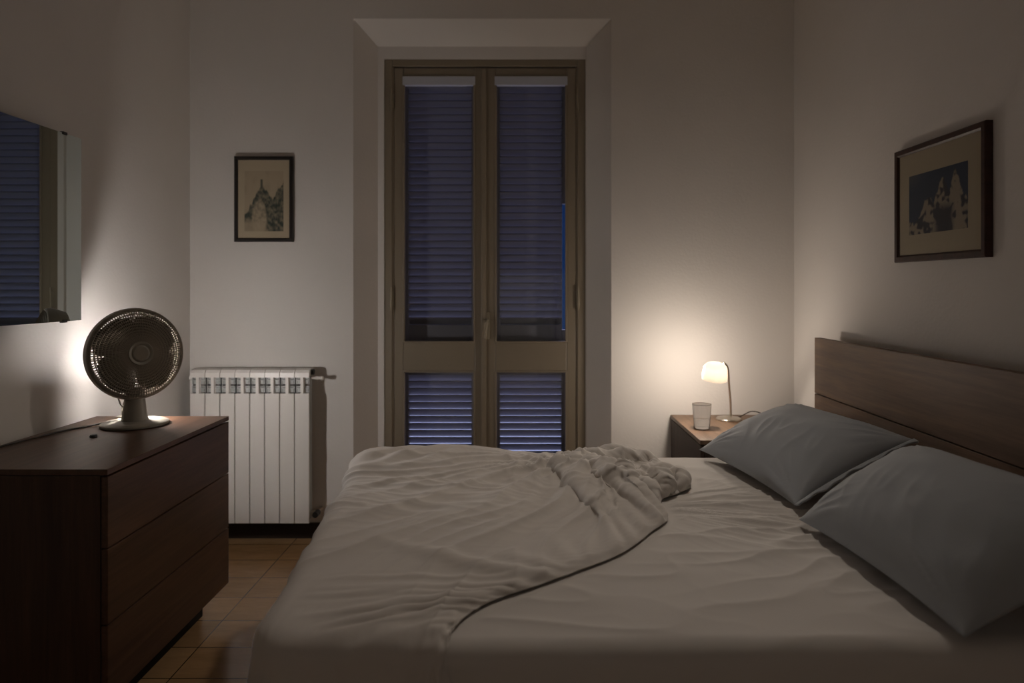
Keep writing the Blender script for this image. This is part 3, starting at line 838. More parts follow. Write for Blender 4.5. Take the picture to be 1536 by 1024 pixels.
# top sheet, thrown back towards the foot: its resting shape as a grid of points in millimetres (differences)
CLOTH = [
-667,10,12,-7,-13,-14,-7,12,11,-11,-14,-9,-7,-10,-4,-4,8,-6,-9,-1,8,2,14,5,2,-1,-3,13,10,-1,-1,3,2,2,1,1,1,3,3,2,2,2,2,1,2,2,1,2,1,2,2,1,2,2,1,2,1,2,1,2,1,2,1,2,1,2,1,2,1,2,1,2,1,2,1,2,1,1,1,1,2,1,0,0,-1,-1,4,3,-1,-7,2,-10,0,-6,-8,-13,-3,9,6,5,0,3,10,13,12,9,2,-8,-14,-14,7,6,10,10,0,11,17,16,13,15,
17,15,18,18,16,13,14,16,-6,-1,0,12,2,-1,-5,-7,2,9,-2,0,2,3,-9,7,4,-2,-3,-11,-3,14,-7,4,1,-2,0,1,-1,-1,1,0,0,0,0,0,0,0,-1,1,-1,0,0,1,-1,0,1,-1,1,-1,0,1,-1,0,0,0,0,0,0,0,0,0,0,0,0,0,0,0,0,0,0,0,0,0,0,0,0,1,0,0,-1,0,1,1,1,-3,-6,2,7,5,-10,10,-9,-3,9,0,-5,6,-2,5,-3,-6,5,1,1,-6,-10,3,1,-1,-1,5,
-4,3,11,-2,-5,0,3,-2,0,2,-2,-2,2,3,-3,-3,-6,-1,-1,7,7,2,-3,-11,0,9,1,-3,0,4,3,-11,2,7,-1,-5,5,-3,4,-1,-4,-2,2,1,-2,0,1,0,0,-1,1,0,1,-1,0,-1,1,0,0,-1,1,0,-1,1,-1,1,-1,0,1,-1,1,-1,1,-1,1,-1,1,-1,1,-1,1,-1,1,-1,0,0,0,0,0,0,1,-1,1,-1,0,1,0,0,0,0,0,3,-3,-7,0,9,4,-2,1,-5,2,2,1,-3,4,-6,3,2,-1,1,
-5,5,-3,-8,3,0,1,-3,3,-3,5,5,-3,0,1,0,-1,0,1,0,-1,-2,4,0,-8,4,-3,1,10,3,0,-7,-7,5,7,-2,-1,2,2,-4,-4,3,3,0,-5,5,0,-1,-3,-2,4,0,-1,0,0,-1,0,1,-1,1,0,0,0,0,0,0,-1,1,0,-1,1,-1,1,-1,1,-1,0,0,0,1,-1,1,-1,1,-1,0,0,0,0,0,0,0,1,-1,1,-1,1,-1,0,0,0,0,1,-1,0,0,0,0,1,1,1,-2,-7,1,13,-2,-5,3,-2,-1,
0,3,2,0,-13,7,0,1,4,-6,5,-6,-2,9,4,-1,-2,1,-6,-5,7,-1,-3,5,0,-1,0,0,0,1,-1,-1,-8,1,2,-3,6,8,2,-3,-11,0,10,0,-2,0,2,0,-7,4,3,0,-4,-1,4,-1,-2,0,2,0,-2,0,1,0,0,-1,1,0,0,0,0,0,0,-1,1,0,-1,1,-1,1,-1,1,-1,1,-1,1,-1,0,0,0,0,0,0,1,-1,1,-1,1,-1,1,-1,0,0,0,0,0,0,0,0,0,0,0,0,1,0,0,0,0,2,-1,
-3,-2,-2,9,0,1,-4,-2,8,-6,1,-3,3,4,-3,-3,2,-5,-2,4,0,0,3,5,-1,-3,3,-1,-4,1,0,-3,3,1,-1,0,1,0,1,-6,-4,-3,2,-3,1,10,4,1,-8,-8,8,6,-5,-1,4,2,-7,-3,7,3,-6,0,2,-4,2,1,0,0,-1,1,-1,1,-1,1,0,-1,1,0,0,-1,0,1,0,-1,1,-1,1,-1,1,-1,1,-1,1,-1,1,-1,1,-1,1,-1,1,-1,1,-1,1,-1,0,0,0,1,-1,1,-1,1,-1,1,-1,0,0,0,
1,-1,0,0,0,1,0,1,-2,-2,-2,6,3,3,-6,-1,1,2,-2,-4,7,-4,4,-4,-3,5,-5,6,0,-2,-3,3,3,0,-6,7,-1,-3,0,1,-2,-1,2,-1,0,2,-1,3,2,-9,0,3,-4,5,8,2,-2,-10,1,9,-2,-4,2,4,-9,-1,6,2,-2,0,0,-2,2,-1,2,-1,-1,0,1,-1,1,0,-1,1,-1,0,0,1,0,-1,0,1,-1,1,-1,1,-1,1,-1,1,-1,1,-1,1,-1,1,-1,1,-1,0,0,0,0,0,1,-1,1,-1,1,-1,
0,0,0,0,0,1,-1,0,0,0,1,0,0,-1,2,0,0,-4,4,-2,5,-5,4,3,-6,5,-5,-6,1,7,-7,5,5,-7,-2,0,0,5,3,-4,3,3,-1,-7,6,-2,1,0,-1,1,-3,1,0,-2,3,2,5,-6,-7,3,-1,-1,9,5,1,-8,-7,7,6,-5,-2,4,1,-7,1,4,0,-1,0,-1,0,1,2,-2,-1,1,0,0,0,-1,1,0,0,0,0,-1,0,0,0,0,0,0,0,0,0,0,0,0,0,0,0,0,0,0,0,0,0,1,-1,1,
-1,1,-1,0,0,0,0,0,1,-1,1,-1,0,0,0,1,-1,0,0,0,0,1,0,1,0,-3,2,1,3,-6,-3,6,2,1,-7,6,-7,0,5,0,-9,8,1,-5,-3,9,0,3,-1,-1,3,-5,-3,5,0,-3,2,-1,2,-1,-1,0,-3,6,9,-6,-7,-3,3,-4,5,9,1,-1,-11,1,10,-3,-4,3,4,-6,-3,3,2,-1,0,-1,1,0,1,-1,-1,1,-1,0,0,1,0,0,-1,0,0,0,0,1,-1,0,0,0,0,0,0,0,0,0,0,0,0,0,
1,-1,1,-1,1,-1,1,-1,0,0,0,1,-1,1,-1,1,-1,0,0,0,1,-1,0,0,0,1,-1,0,1,0,0,0,1,-2,-3,3,2,1,-6,-3,11,0,-6,-2,5,-1,2,2,-8,-1,4,-3,1,7,-1,0,2,0,-2,4,-7,0,-1,3,-1,0,0,1,-1,1,-1,-5,9,-2,-7,-7,1,0,-2,9,6,1,-6,-9,8,5,-5,-1,4,-3,-4,2,3,-1,0,-1,0,1,1,-2,0,0,1,0,-1,0,0,0,1,-1,0,1,-1,0,0,0,0,0,0,0,
0,0,0,0,0,0,1,-1,0,0,0,0,0,0,0,0,1,-1,1,-1,0,0,0,0,0,1,-1,0,0,0,1,-1,0,0,0,1,-1,0,0,2,0,-1,-4,2,2,3,-1,-2,5,-4,3,-6,-1,2,3,-2,6,-7,-4,0,7,0,3,-1,-1,-3,1,2,0,-3,1,1,-1,0,-2,2,2,-3,3,1,9,0,-4,-8,-5,4,-3,3,9,2,-2,-8,-2,10,-2,-4,5,0,-7,-1,7,-2,0,-1,0,1,0,-1,0,1,-1,0,1,0,0,-1,0,1,-1,0,
0,0,0,0,0,0,0,0,0,0,1,-1,1,-1,0,0,0,0,0,0,0,0,0,0,0,0,0,0,1,-1,1,-1,0,0,0,1,-1,0,0,0,1,-1,0,0,0,0,1,0,0,0,-2,0,2,-3,7,-2,2,-9,4,1,0,0,1,0,-5,3,-3,1,7,1,-2,2,-5,-5,1,-1,6,1,-1,0,1,-1,2,-2,0,2,-3,3,6,3,0,-7,-8,-2,2,-3,9,7,1,-5,-8,6,5,-5,0,4,-6,0,-2,3,0,0,1,0,1,-2,1,-1,1,-1,
0,0,0,1,-1,0,0,0,0,0,0,0,0,0,0,0,1,-1,0,0,0,0,0,0,0,0,0,0,0,0,0,0,0,1,-1,0,0,0,0,0,1,-1,1,-1,0,1,-1,0,0,0,1,-1,0,1,-1,1,1,-1,-2,-1,2,3,-6,7,-2,4,-4,-4,4,2,-2,-1,0,-3,1,1,5,0,1,-1,-4,0,-1,1,2,1,1,-2,1,-1,-1,2,-3,3,2,-5,6,-1,3,1,-9,-7,1,-1,1,11,3,-1,-9,-1,10,-4,-4,6,-2,-3,-1,2,0,0,
-1,1,0,-1,0,0,0,1,0,-1,0,0,0,0,0,0,0,0,0,0,0,0,1,-1,0,0,0,0,0,0,0,0,0,0,0,0,0,0,0,1,-1,0,0,1,-1,1,-1,0,0,0,0,0,1,-1,0,1,-1,0,0,0,1,-1,1,0,1,-1,-2,-1,3,1,0,2,-1,-6,4,-1,3,1,-2,-3,3,-7,4,3,3,1,-1,-1,-3,0,0,3,1,0,-4,1,0,2,-1,-1,1,-3,3,3,3,3,1,0,0,-11,-4,3,-3,6,9,1,-4,-8,6,4,
-5,3,1,-3,-2,1,-1,0,1,1,-1,-1,0,1,-1,0,0,1,-1,0,0,0,0,0,0,0,0,0,1,-1,0,0,0,0,0,0,0,0,0,0,0,0,0,0,0,1,-1,0,0,0,0,0,0,0,0,1,-1,1,-1,0,0,0,0,0,0,1,-1,0,0,0,0,0,1,1,-2,-1,1,2,-1,4,-2,-3,1,-1,2,1,0,-4,1,-4,-2,8,4,-1,1,-4,-1,0,2,2,-1,-3,3,-1,-3,1,2,0,1,0,-5,5,3,-1,6,2,-1,-3,-11,-3,
2,-2,10,5,0,-8,-3,10,-3,-1,4,-3,-2,-3,1,1,0,1,-1,0,0,0,1,-1,0,0,0,0,0,0,0,0,1,-1,1,-1,0,0,0,0,0,0,0,0,0,0,0,0,0,1,-1,1,-1,0,0,0,0,0,0,0,0,0,0,0,0,0,0,1,-1,0,1,-1,0,0,0,1,-1,0,0,1,0,1,-2,-2,3,0,1,-2,3,-3,0,0,3,-1,1,-1,-5,0,1,6,1,0,-1,-3,-1,2,1,0,-1,1,2,0,1,-4,0,-1,1,2,-1,-5,
6,-2,-6,9,2,0,-6,-11,1,1,3,9,2,-3,-10,7,4,-5,4,-1,-3,-2,0,1,1,0,0,-1,0,0,0,0,0,0,0,0,0,0,1,-1,0,0,0,0,0,0,0,0,0,0,0,0,0,0,0,1,-1,0,0,0,0,0,0,0,0,0,0,0,0,0,0,0,0,0,0,0,0,0,0,0,1,-1,0,0,0,1,0,0,0,1,-2,-2,2,1,0,3,-4,0,0,1,1,0,1,0,-6,-1,3,6,1,0,-2,-3,2,-2,3,-2,1,2,-1,-2,
-4,6,0,-2,-1,-1,5,-4,9,-2,-2,-8,9,4,-1,-8,-9,0,0,8,8,-1,-7,-3,10,-4,1,0,-2,-3,0,2,-1,2,-2,0,0,0,0,1,-1,0,0,0,1,-1,0,0,0,0,0,0,0,0,0,0,0,0,0,0,0,1,-1,0,0,0,0,0,0,0,0,0,0,0,0,0,0,0,0,0,1,-1,0,0,0,1,-1,0,0,0,1,-1,0,0,0,0,1,0,0,-3,1,2,-1,4,-1,-1,-2,1,2,-1,0,-2,-4,1,4,4,0,0,-2,-2,
-2,4,0,2,0,-1,1,-3,1,-1,-1,2,1,0,-2,3,9,-2,0,-3,-7,9,4,-1,-11,-6,0,1,11,4,-1,-11,5,5,-3,2,-2,-3,0,0,1,0,0,-1,1,-1,0,0,0,0,1,-1,0,0,0,0,0,0,0,0,0,0,0,0,0,0,0,1,-1,0,0,0,0,0,0,0,0,0,0,0,0,0,0,0,0,0,1,-1,0,0,1,-1,0,0,0,1,-1,0,0,0,0,0,0,0,1,1,0,-3,0,3,-1,1,-1,1,-2,1,2,0,-1,-3,
-2,1,5,2,0,0,-3,-3,1,5,0,0,-1,-1,0,0,0,0,0,0,-2,1,2,-5,8,0,-1,1,-2,-11,10,5,-2,-12,-4,1,3,11,1,-6,-7,10,-2,3,-3,-3,-1,2,-1,2,-2,0,0,1,-1,0,0,0,0,0,0,0,0,0,0,0,0,0,0,0,0,1,-1,1,-1,0,0,0,0,0,0,0,0,0,0,0,0,0,0,0,1,-1,1,-1,0,0,0,0,0,0,1,-1,0,0,0,0,0,0,1,-1,0,1,0,1,-1,-2,0,2,-1,1,
-1,2,-2,1,2,0,-1,-3,-3,3,6,0,0,-1,-3,-3,4,3,0,0,-2,0,-3,5,-2,-1,0,2,-3,1,0,4,8,1,-1,0,2,0,-11,5,5,-2,-12,-4,1,8,8,-1,-10,3,7,-2,-1,-4,-1,1,1,0,-1,0,0,0,0,0,1,-1,0,0,0,0,0,0,0,0,0,0,0,1,-1,0,0,0,0,0,0,0,0,0,0,0,0,0,0,0,0,0,1,-1,0,0,0,0,0,0,0,0,0,0,0,0,0,0,0,1,-1,0,0,0,1,-1,
0,1,1,-3,-1,2,1,1,-1,2,-4,3,1,1,-3,-4,-1,5,4,0,1,-2,-5,0,5,1,0,-3,2,-3,0,1,3,-2,1,-3,3,-1,-2,0,7,1,1,-1,-1,2,0,-8,3,5,-4,-11,-2,1,11,5,-4,-9,9,0,1,-5,-2,2,0,0,-1,0,0,0,0,0,-1,1,0,0,0,0,0,0,0,0,0,0,0,0,0,0,0,0,0,0,0,0,0,0,0,0,0,0,0,0,1,-1,0,0,0,0,0,0,0,0,0,0,0,0,0,0,1,-1,
0,0,0,1,-1,0,0,0,1,0,1,-2,-2,4,0,-1,-1,1,-1,2,1,0,-3,-3,1,4,4,-1,0,-4,-2,3,3,0,-2,0,-3,1,4,-3,3,-1,-2,2,-1,0,1,-1,-3,8,-2,3,1,2,0,1,-5,-2,5,-2,-12,-2,2,12,2,-8,-2,9,-1,-4,-3,2,0,0,-1,1,-1,0,1,-1,1,-1,0,0,0,0,0,0,0,0,0,0,0,0,0,0,0,0,0,0,0,0,0,0,0,0,0,0,1,-1,0,0,0,0,0,0,0,0,0,0,
0,0,0,0,0,0,0,0,1,-1,0,0,0,1,-1,0,0,1,1,-2,-2,3,1,-1,0,0,-1,2,1,0,-3,-3,1,6,1,1,-2,-3,-3,5,3,-1,-2,0,-3,4,-3,4,-2,2,-1,-2,1,-1,2,3,-12,10,7,-2,-2,3,5,1,-2,0,-2,0,-2,-10,-2,5,11,-2,-9,7,2,-3,-4,4,-2,0,0,-2,1,0,-1,1,0,1,0,0,0,0,-1,0,0,1,-1,1,-1,0,0,0,0,0,0,0,0,0,0,0,1,-1,1,-1,0,0,0,0,
0,0,0,0,0,0,0,0,0,0,0,0,0,0,0,0,0,0,0,0,0,0,0,0,1,0,1,-1,-2,2,0,0,-1,1,-2,4,0,-1,-4,-1,3,4,1,0,-1,-5,1,5,0,-2,2,-5,3,1,0,-2,1,-1,2,-1,-1,1,-2,3,-10,-1,11,2,8,-4,-3,3,4,-1,-1,0,-1,-2,-10,-3,9,7,-6,-3,9,-3,-1,-3,-1,0,0,2,1,0,2,1,1,0,1,0,0,0,-1,-1,-1,-1,-1,-2,-1,-1,1,0,1,-1,0,0,0,0,0,0,
0,0,0,0,0,0,0,0,0,0,0,0,0,0,0,0,0,0,0,0,0,0,0,0,0,0,1,-1,0,0,0,1,-1,1,0,0,-2,2,1,0,-2,0,0,3,0,-1,-4,-1,4,5,-1,0,-3,-4,4,3,0,-1,-3,2,0,-1,2,0,0,-1,-1,1,0,0,1,-3,-9,-4,2,16,3,3,0,-2,-1,2,0,0,-1,-2,-2,-6,-7,11,5,-10,5,4,-1,-6,4,1,1,2,1,3,2,1,0,1,0,1,-1,-1,0,0,-2,-2,-2,-1,0,-2,-2,-2,
-2,0,1,-1,1,-1,1,-1,0,0,0,0,0,0,0,0,0,0,0,0,0,0,0,0,0,1,-1,1,-1,1,-1,0,0,0,0,0,1,-1,0,0,0,0,2,-1,-2,2,1,-1,0,-1,0,3,0,-1,-4,0,5,2,0,0,-5,-2,5,3,-2,1,-3,3,-1,0,0,0,-1,2,-3,0,1,-1,0,3,2,-8,-3,-1,4,6,7,3,1,-2,1,0,0,1,-2,-5,0,-10,10,2,-7,7,-1,-1,5,2,3,1,3,1,0,1,1,1,-1,0,0,1,-1,-1,
-1,-2,0,-2,-2,-1,-3,-2,-1,-1,-3,-1,-1,1,-1,0,0,0,0,0,0,0,0,0,0,0,0,0,0,0,0,1,-1,0,0,0,0,0,0,1,-1,0,0,0,0,0,1,-1,0,1,1,0,-3,2,0,0,-1,0,0,3,0,-2,-4,2,6,0,0,-2,-4,1,5,-1,0,-4,4,0,2,-2,0,-1,1,-1,3,0,-2,-1,-1,0,-10,12,-2,-11,-2,1,2,6,7,6,1,0,1,0,1,-1,-8,4,-5,2,2,3,0,6,1,2,2,1,1,0,1,0,
0,0,0,0,0,-1,0,0,0,1,-2,0,-2,-2,-1,-1,-2,-3,-1,-2,-2,-2,-1,-1,-1,1,-1,0,0,0,0,0,0,0,0,0,0,1,-1,0,0,0,0,0,0,0,0,0,0,0,0,0,0,0,0,0,0,0,1,1,-3,1,2,-1,0,-2,2,3,0,-5,-2,3,5,0,1,-4,-5,5,3,0,-3,0,2,-1,2,0,-1,1,0,-3,0,2,-1,1,0,-2,-9,0,-3,2,-2,1,2,1,0,4,7,4,3,0,1,1,0,-5,-4,4,0,6,4,2,
2,1,0,1,-1,1,0,0,0,0,0,0,0,0,0,0,0,-1,0,0,0,-1,0,-2,-1,-2,-1,-1,-3,-2,-2,-1,-2,-2,-1,0,-1,1,-1,0,0,1,-1,1,-1,0,0,0,0,0,0,0,0,0,0,0,0,1,-1,0,0,0,0,0,1,0,0,0,-1,0,2,-1,-1,0,2,1,0,-3,-3,5,3,1,-1,-5,-1,5,2,-1,-3,3,-2,2,-1,0,0,1,-3,2,-1,-1,2,-2,1,1,-1,-8,2,2,-3,-4,-2,1,2,1,2,5,5,4,3,-2,
0,1,0,2,5,3,2,2,0,0,0,0,1,0,0,0,0,0,0,0,0,0,0,-1,0,0,1,-2,0,1,-1,0,-1,0,-2,-1,-1,-2,-1,-1,-2,-3,-1,-1,-2,-3,0,1,-1,0,0,0,0,0,0,0,0,0,0,0,0,0,0,0,0,0,0,1,-1,0,0,0,0,0,1,1,-2,0,2,0,-2,-1,2,2,-1,-4,0,5,3,-1,-1,-5,0,7,-1,-4,2,2,-1,1,-2,2,0,-2,-1,2,2,-1,1,-3,-3,2,12,-1,-4,-2,-2,-3,-3,-5,
-2,-1,-2,0,1,4,4,8,5,3,0,2,5,1,2,0,0,0,0,1,-1,0,1,0,0,0,0,0,0,0,0,0,-1,0,0,0,0,-1,0,0,0,-1,0,-1,0,0,-2,-2,-1,0,-3,-3,-1,-1,-2,-2,-1,-1,0,0,0,0,0,0,0,0,0,0,0,0,0,0,0,0,0,0,0,1,-1,0,0,0,1,1,-1,-2,2,0,0,-2,3,1,-1,-5,3,5,0,0,-3,-5,6,3,-3,-2,5,-4,4,-1,-1,-2,0,1,2,0,-2,0,-3,3,1,-6,
12,1,-2,0,2,1,-2,-2,-4,-3,-2,-3,-2,-2,0,1,4,5,10,4,2,2,0,0,0,0,0,0,1,0,-1,1,0,0,0,0,0,0,-1,1,0,0,-1,0,-1,0,0,-1,0,1,-1,0,0,-1,0,-1,0,-2,-1,-1,-2,-2,-2,-3,0,-3,-1,-1,1,-1,0,0,0,0,0,0,0,0,0,0,0,0,0,0,0,0,0,1,-1,1,-1,1,-1,0,2,-1,-1,0,2,1,-2,-3,2,5,0,0,-5,-1,6,0,-3,3,-1,1,1,-1,-1,1,0,-1,
0,-1,1,1,-2,1,-1,2,14,-3,2,1,-1,0,0,1,1,-1,0,0,-1,1,-1,-1,3,2,2,1,1,1,0,-1,0,1,1,-1,1,0,0,0,0,0,0,0,0,-1,1,-1,0,0,0,0,0,-1,0,0,0,-1,0,0,-1,0,0,0,-1,0,0,-1,-1,-2,-1,-1,-4,-1,-2,-2,-2,-1,1,-1,0,0,0,0,0,0,0,0,0,0,0,0,0,0,0,0,0,0,1,1,-1,-1,1,0,-1,-1,4,0,-2,-3,5,2,0,-1,-6,3,6,-5,0,4,
-2,2,-2,-2,3,-4,0,3,0,0,-1,0,4,-1,-3,0,12,0,1,-1,1,0,1,0,0,0,-1,-2,-1,-2,2,6,1,1,2,1,0,0,0,1,0,0,0,1,-1,1,0,0,0,0,1,-1,0,0,0,0,0,-1,0,0,-1,1,-1,0,-1,0,0,0,0,-1,0,0,0,-1,0,-1,0,0,-2,-1,-2,-1,-2,-3,-1,-2,-2,-1,1,-1,1,-1,0,0,1,-1,1,-1,0,0,0,0,0,0,0,0,0,1,0,-2,2,0,0,-1,3,0,-4,-1,6,1,
1,-4,-5,7,0,-2,4,-2,1,1,-3,2,-3,1,0,-1,1,0,0,-3,1,1,2,0,12,2,0,-2,0,-1,-1,-2,-4,-5,-2,2,6,7,5,1,-1,2,1,1,0,-1,1,0,1,0,0,0,1,-1,1,0,0,0,0,0,0,0,0,0,-1,0,0,-1,1,-1,0,0,0,-1,0,-1,0,1,-1,0,-1,1,-1,0,-1,0,0,-1,0,-3,-2,0,-3,-2,-1,-2,-3,1,-1,0,1,-1,0,0,0,0,1,-1,0,0,0,0,0,0,0,2,0,-2,1,-1,
0,0,3,1,-5,1,4,2,-1,-5,-1,6,-2,1,1,-1,2,-1,0,0,-3,3,-1,-1,2,-2,1,1,-1,0,-1,2,3,-1,3,2,-3,-3,-4,-3,0,7,7,7,1,1,-1,0,3,0,0,1,1,0,0,1,0,0,0,1,-1,1,0,0,0,0,0,0,0,0,0,-1,1,0,-1,0,-1,0,0,0,-1,1,-1,0,0,-1,0,-1,1,-1,0,0,0,0,-1,0,-1,0,0,-3,-1,-1,-3,-2,-1,-3,-1,0,-1,0,0,0,0,0,0,0,1,-1,1,-1,
0,0,1,0,0,-2,2,0,-1,1,2,0,-5,3,5,-1,-1,-5,3,3,-3,4,-2,2,0,-3,3,-5,4,0,-1,0,-4,3,0,1,0,1,0,-5,-4,2,-3,-3,-3,0,3,6,10,5,3,-2,2,0,1,0,1,1,1,0,0,1,0,0,1,0,1,-1,1,0,0,0,0,0,0,0,0,0,-1,1,-1,0,0,0,0,0,-1,-1,1,-1,0,0,-1,0,0,0,-1,0,0,0,-1,0,0,-1,0,0,-1,0,-1,-2,-2,0,-3,-2,-1,-3,0,0,-1,0,
0,0,0,0,0,0,0,0,1,-1,0,1,1,-2,1,0,0,0,2,-1,-3,3,3,0,-2,-5,5,-1,2,1,0,1,-2,2,-4,1,3,-2,-1,0,2,-3,0,3,-2,-3,3,2,-12,-1,-1,2,7,7,8,5,0,0,0,3,-2,0,0,2,-1,2,1,0,1,0,1,0,-1,1,0,1,0,0,0,0,0,0,0,0,0,0,0,-1,1,-1,0,0,0,-1,0,0,-1,0,0,0,0,0,-1,0,0,-1,0,0,0,-1,0,0,0,0,-1,0,-1,0,-1,-2,
-1,-2,-4,0,-3,-2,0,1,-1,0,0,0,0,0,0,0,0,0,0,1,0,-1,0,1,-1,1,3,-3,-2,5,1,0,-5,1,4,-2,3,-2,2,-1,-1,0,-3,4,-1,0,1,0,-1,1,-1,-3,3,0,-2,-3,-8,5,6,6,3,3,-1,0,1,1,1,-2,1,0,2,-2,3,0,1,1,-1,1,0,0,1,0,0,0,0,0,1,0,0,0,0,0,0,0,0,0,-1,0,0,0,-1,0,0,0,0,-1,0,-1,0,0,0,0,-1,1,-1,-1,0,0,0,0,
-1,0,0,0,-1,0,0,-1,-2,-1,-1,-3,-2,-1,-2,-2,0,1,-1,0,0,0,0,0,0,0,0,0,2,-3,2,-1,1,1,1,-2,-1,5,0,-1,-5,2,2,3,0,-1,1,-2,2,-6,4,1,0,1,0,-1,0,0,0,-2,-2,1,2,2,12,2,1,-1,-1,0,2,1,0,0,-3,2,0,2,-2,3,1,0,1,0,1,0,0,1,0,0,0,0,1,0,-1,0,2,-1,0,0,0,0,0,0,-1,1,-1,-1,1,0,-1,0,-1,1,-1,0,0,-1,0,-1,
1,-1,0,0,0,0,-1,0,0,-1,0,-1,1,-1,0,-1,0,-1,-1,-2,-1,-3,-1,-2,-2,-1,0,1,-1,0,0,0,0,0,0,0,1,0,-1,1,0,1,1,-4,2,4,1,-3,-4,4,1,2,-1,2,-2,1,-4,1,3,0,-1,1,0,-1,0,0,-1,0,1,-1,-4,3,11,1,0,1,2,0,0,1,-2,-2,2,-1,3,-1,3,1,0,1,-1,1,1,0,0,0,1,0,1,0,-1,1,0,1,-1,0,0,0,0,0,-1,0,1,-1,0,0,-1,0,0,0,
0,-1,0,0,-1,0,0,0,-1,0,0,0,0,-1,0,-1,0,0,0,0,-1,0,-1,1,0,-1,-1,-1,-2,-1,-3,-1,-1,-2,-1,-1,0,1,-1,0,0,0,0,1,1,-2,1,0,0,1,1,-4,4,3,-1,-4,-1,3,3,-1,0,0,0,-1,-3,5,-2,1,1,-1,0,0,0,-3,2,1,-1,-1,2,-5,16,-1,-1,1,0,1,-1,-5,2,2,0,2,-1,2,1,1,0,1,0,0,0,1,1,0,-1,1,0,0,1,0,0,-1,1,0,0,0,0,0,0,0,
-1,0,0,0,0,-1,0,-1,0,0,0,-1,1,-1,0,0,0,-1,0,0,-1,0,0,0,0,-1,0,0,0,-1,0,-1,0,0,0,-1,0,-2,-1,-3,-2,-1,-1,-2,0,-1,0,1,-1,1,-1,0,1,0,-1,1,0,2,0,-4,5,1,-1,-4,2,3,2,-1,1,-2,0,-5,5,-1,1,-1,0,1,-1,0,1,1,-2,-1,0,0,-1,3,15,0,1,-1,1,-5,-3,6,-1,0,2,0,2,1,0,1,0,0,1,1,0,0,0,0,1,0,0,1,0,-1,1,1,
-1,1,-1,1,-1,-1,1,0,0,-1,0,0,-1,1,-1,0,0,-1,0,0,-1,1,-1,0,-1,1,-1,-1,1,0,-1,0,-1,1,-1,-1,0,0,0,0,-1,0,0,0,-2,0,-1,-1,-1,-3,-2,0,-2,-1,0,-1,0,0,0,0,1,-1,0,0,2,1,-1,-2,5,1,-3,-4,4,3,-1,0,0,1,-4,1,2,2,0,-1,-1,-1,1,0,-2,2,0,-1,0,1,-2,-1,15,0,0,-2,-6,2,5,-4,3,2,0,2,1,0,1,0,0,1,0,0,0,1,0,1,
0,0,0,0,0,1,0,-1,1,0,0,0,0,0,0,-1,0,1,-1,0,0,-1,0,0,-1,1,-1,0,0,-1,0,0,0,-1,0,0,-1,0,0,0,0,-1,0,0,-1,1,-1,-1,1,-1,-1,1,0,-1,-1,-1,-2,0,-2,-3,0,-1,-2,0,0,-1,0,0,1,0,0,0,1,1,-2,1,3,0,-4,0,4,1,-1,2,-1,-1,-2,4,0,-2,-1,-1,2,0,0,-1,0,1,-2,1,0,2,1,-3,15,-3,-5,-3,6,4,-4,4,1,0,2,0,0,1,0,1,
1,-1,1,0,1,0,0,0,1,0,1,0,0,0,0,1,-1,0,0,0,0,0,0,0,0,-1,0,0,0,-1,1,-1,0,-1,0,0,-1,0,0,-1,0,0,0,0,0,-1,0,-1,0,0,0,0,0,-1,0,0,-1,0,0,-1,0,0,0,-1,0,-3,0,0,-4,-1,0,-2,-1,0,-1,0,1,1,-1,0,1,1,-2,1,3,-1,-5,3,4,0,1,-2,1,-4,3,2,-2,-1,0,3,-1,-1,1,0,-3,-2,4,0,-2,-3,5,2,3,1,2,8,-1,-4,5,1,
0,2,0,1,0,0,1,0,0,1,0,0,1,0,0,1,-1,2,-1,0,0,1,0,-1,1,0,0,0,-1,1,-1,0,0,0,0,-1,0,1,-1,0,-1,0,0,0,0,-1,0,0,0,0,-1,0,-1,0,0,0,0,-1,0,-1,0,0,0,0,0,-1,0,0,-1,0,-1,1,-1,0,-2,-2,1,-2,-2,-1,0,-2,0,-1,-1,1,-1,1,1,1,-2,4,1,-4,-1,4,1,0,0,0,-2,0,3,-2,-3,2,2,-2,2,0,-1,0,2,-1,-2,0,2,-1,-4,4,
6,4,4,-4,-1,6,0,0,2,-1,1,0,1,1,0,-1,1,1,0,1,-1,0,2,-1,1,-1,1,1,0,-1,1,0,0,0,0,0,0,0,0,0,0,-1,0,0,0,-1,0,-1,1,0,-1,-1,0,1,-1,0,-1,0,0,0,0,0,-1,0,-1,0,0,0,-1,0,0,-1,0,0,0,-1,1,-1,0,-1,0,0,0,-1,-2,-1,0,-2,-2,0,-1,-1,-1,0,0,0,2,0,-1,3,-1,-3,1,4,0,0,0,-1,-3,4,0,-3,2,1,-1,1,-2,1,0,-1,
1,1,-2,0,1,1,0,-5,13,-2,-3,3,5,-1,1,1,-1,2,-1,0,1,0,0,1,1,-1,1,0,1,0,0,1,0,0,0,0,1,0,0,0,0,0,0,0,0,0,0,-1,0,0,0,0,-1,0,0,0,0,-1,0,0,0,-1,0,0,0,-1,0,-1,0,0,0,0,0,0,-1,0,0,-1,-1,1,-1,0,0,0,-1,0,0,0,-1,0,-1,0,0,-1,-2,0,-1,-2,-1,-1,0,0,-2,0,1,0,1,2,-1,-4,5,1,0,0,-1,-1,2,1,-2,-1,
2,-1,1,-2,1,0,0,0,0,0,1,-1,-1,2,0,1,8,1,4,2,0,1,1,-1,1,-1,1,1,0,0,1,0,0,1,0,0,0,1,0,0,1,0,0,0,0,1,-1,1,0,0,0,0,0,0,-1,1,-1,1,-1,0,0,0,-1,0,-1,0,0,0,-1,0,0,-1,1,0,-1,0,0,-1,0,-1,0,0,0,-1,0,0,0,-1,1,0,-2,0,0,0,0,-1,0,0,0,0,-1,0,-1,-1,-1,0,-1,-1,-2,1,-2,-1,2,-1,0,2,-3,0,4,0,
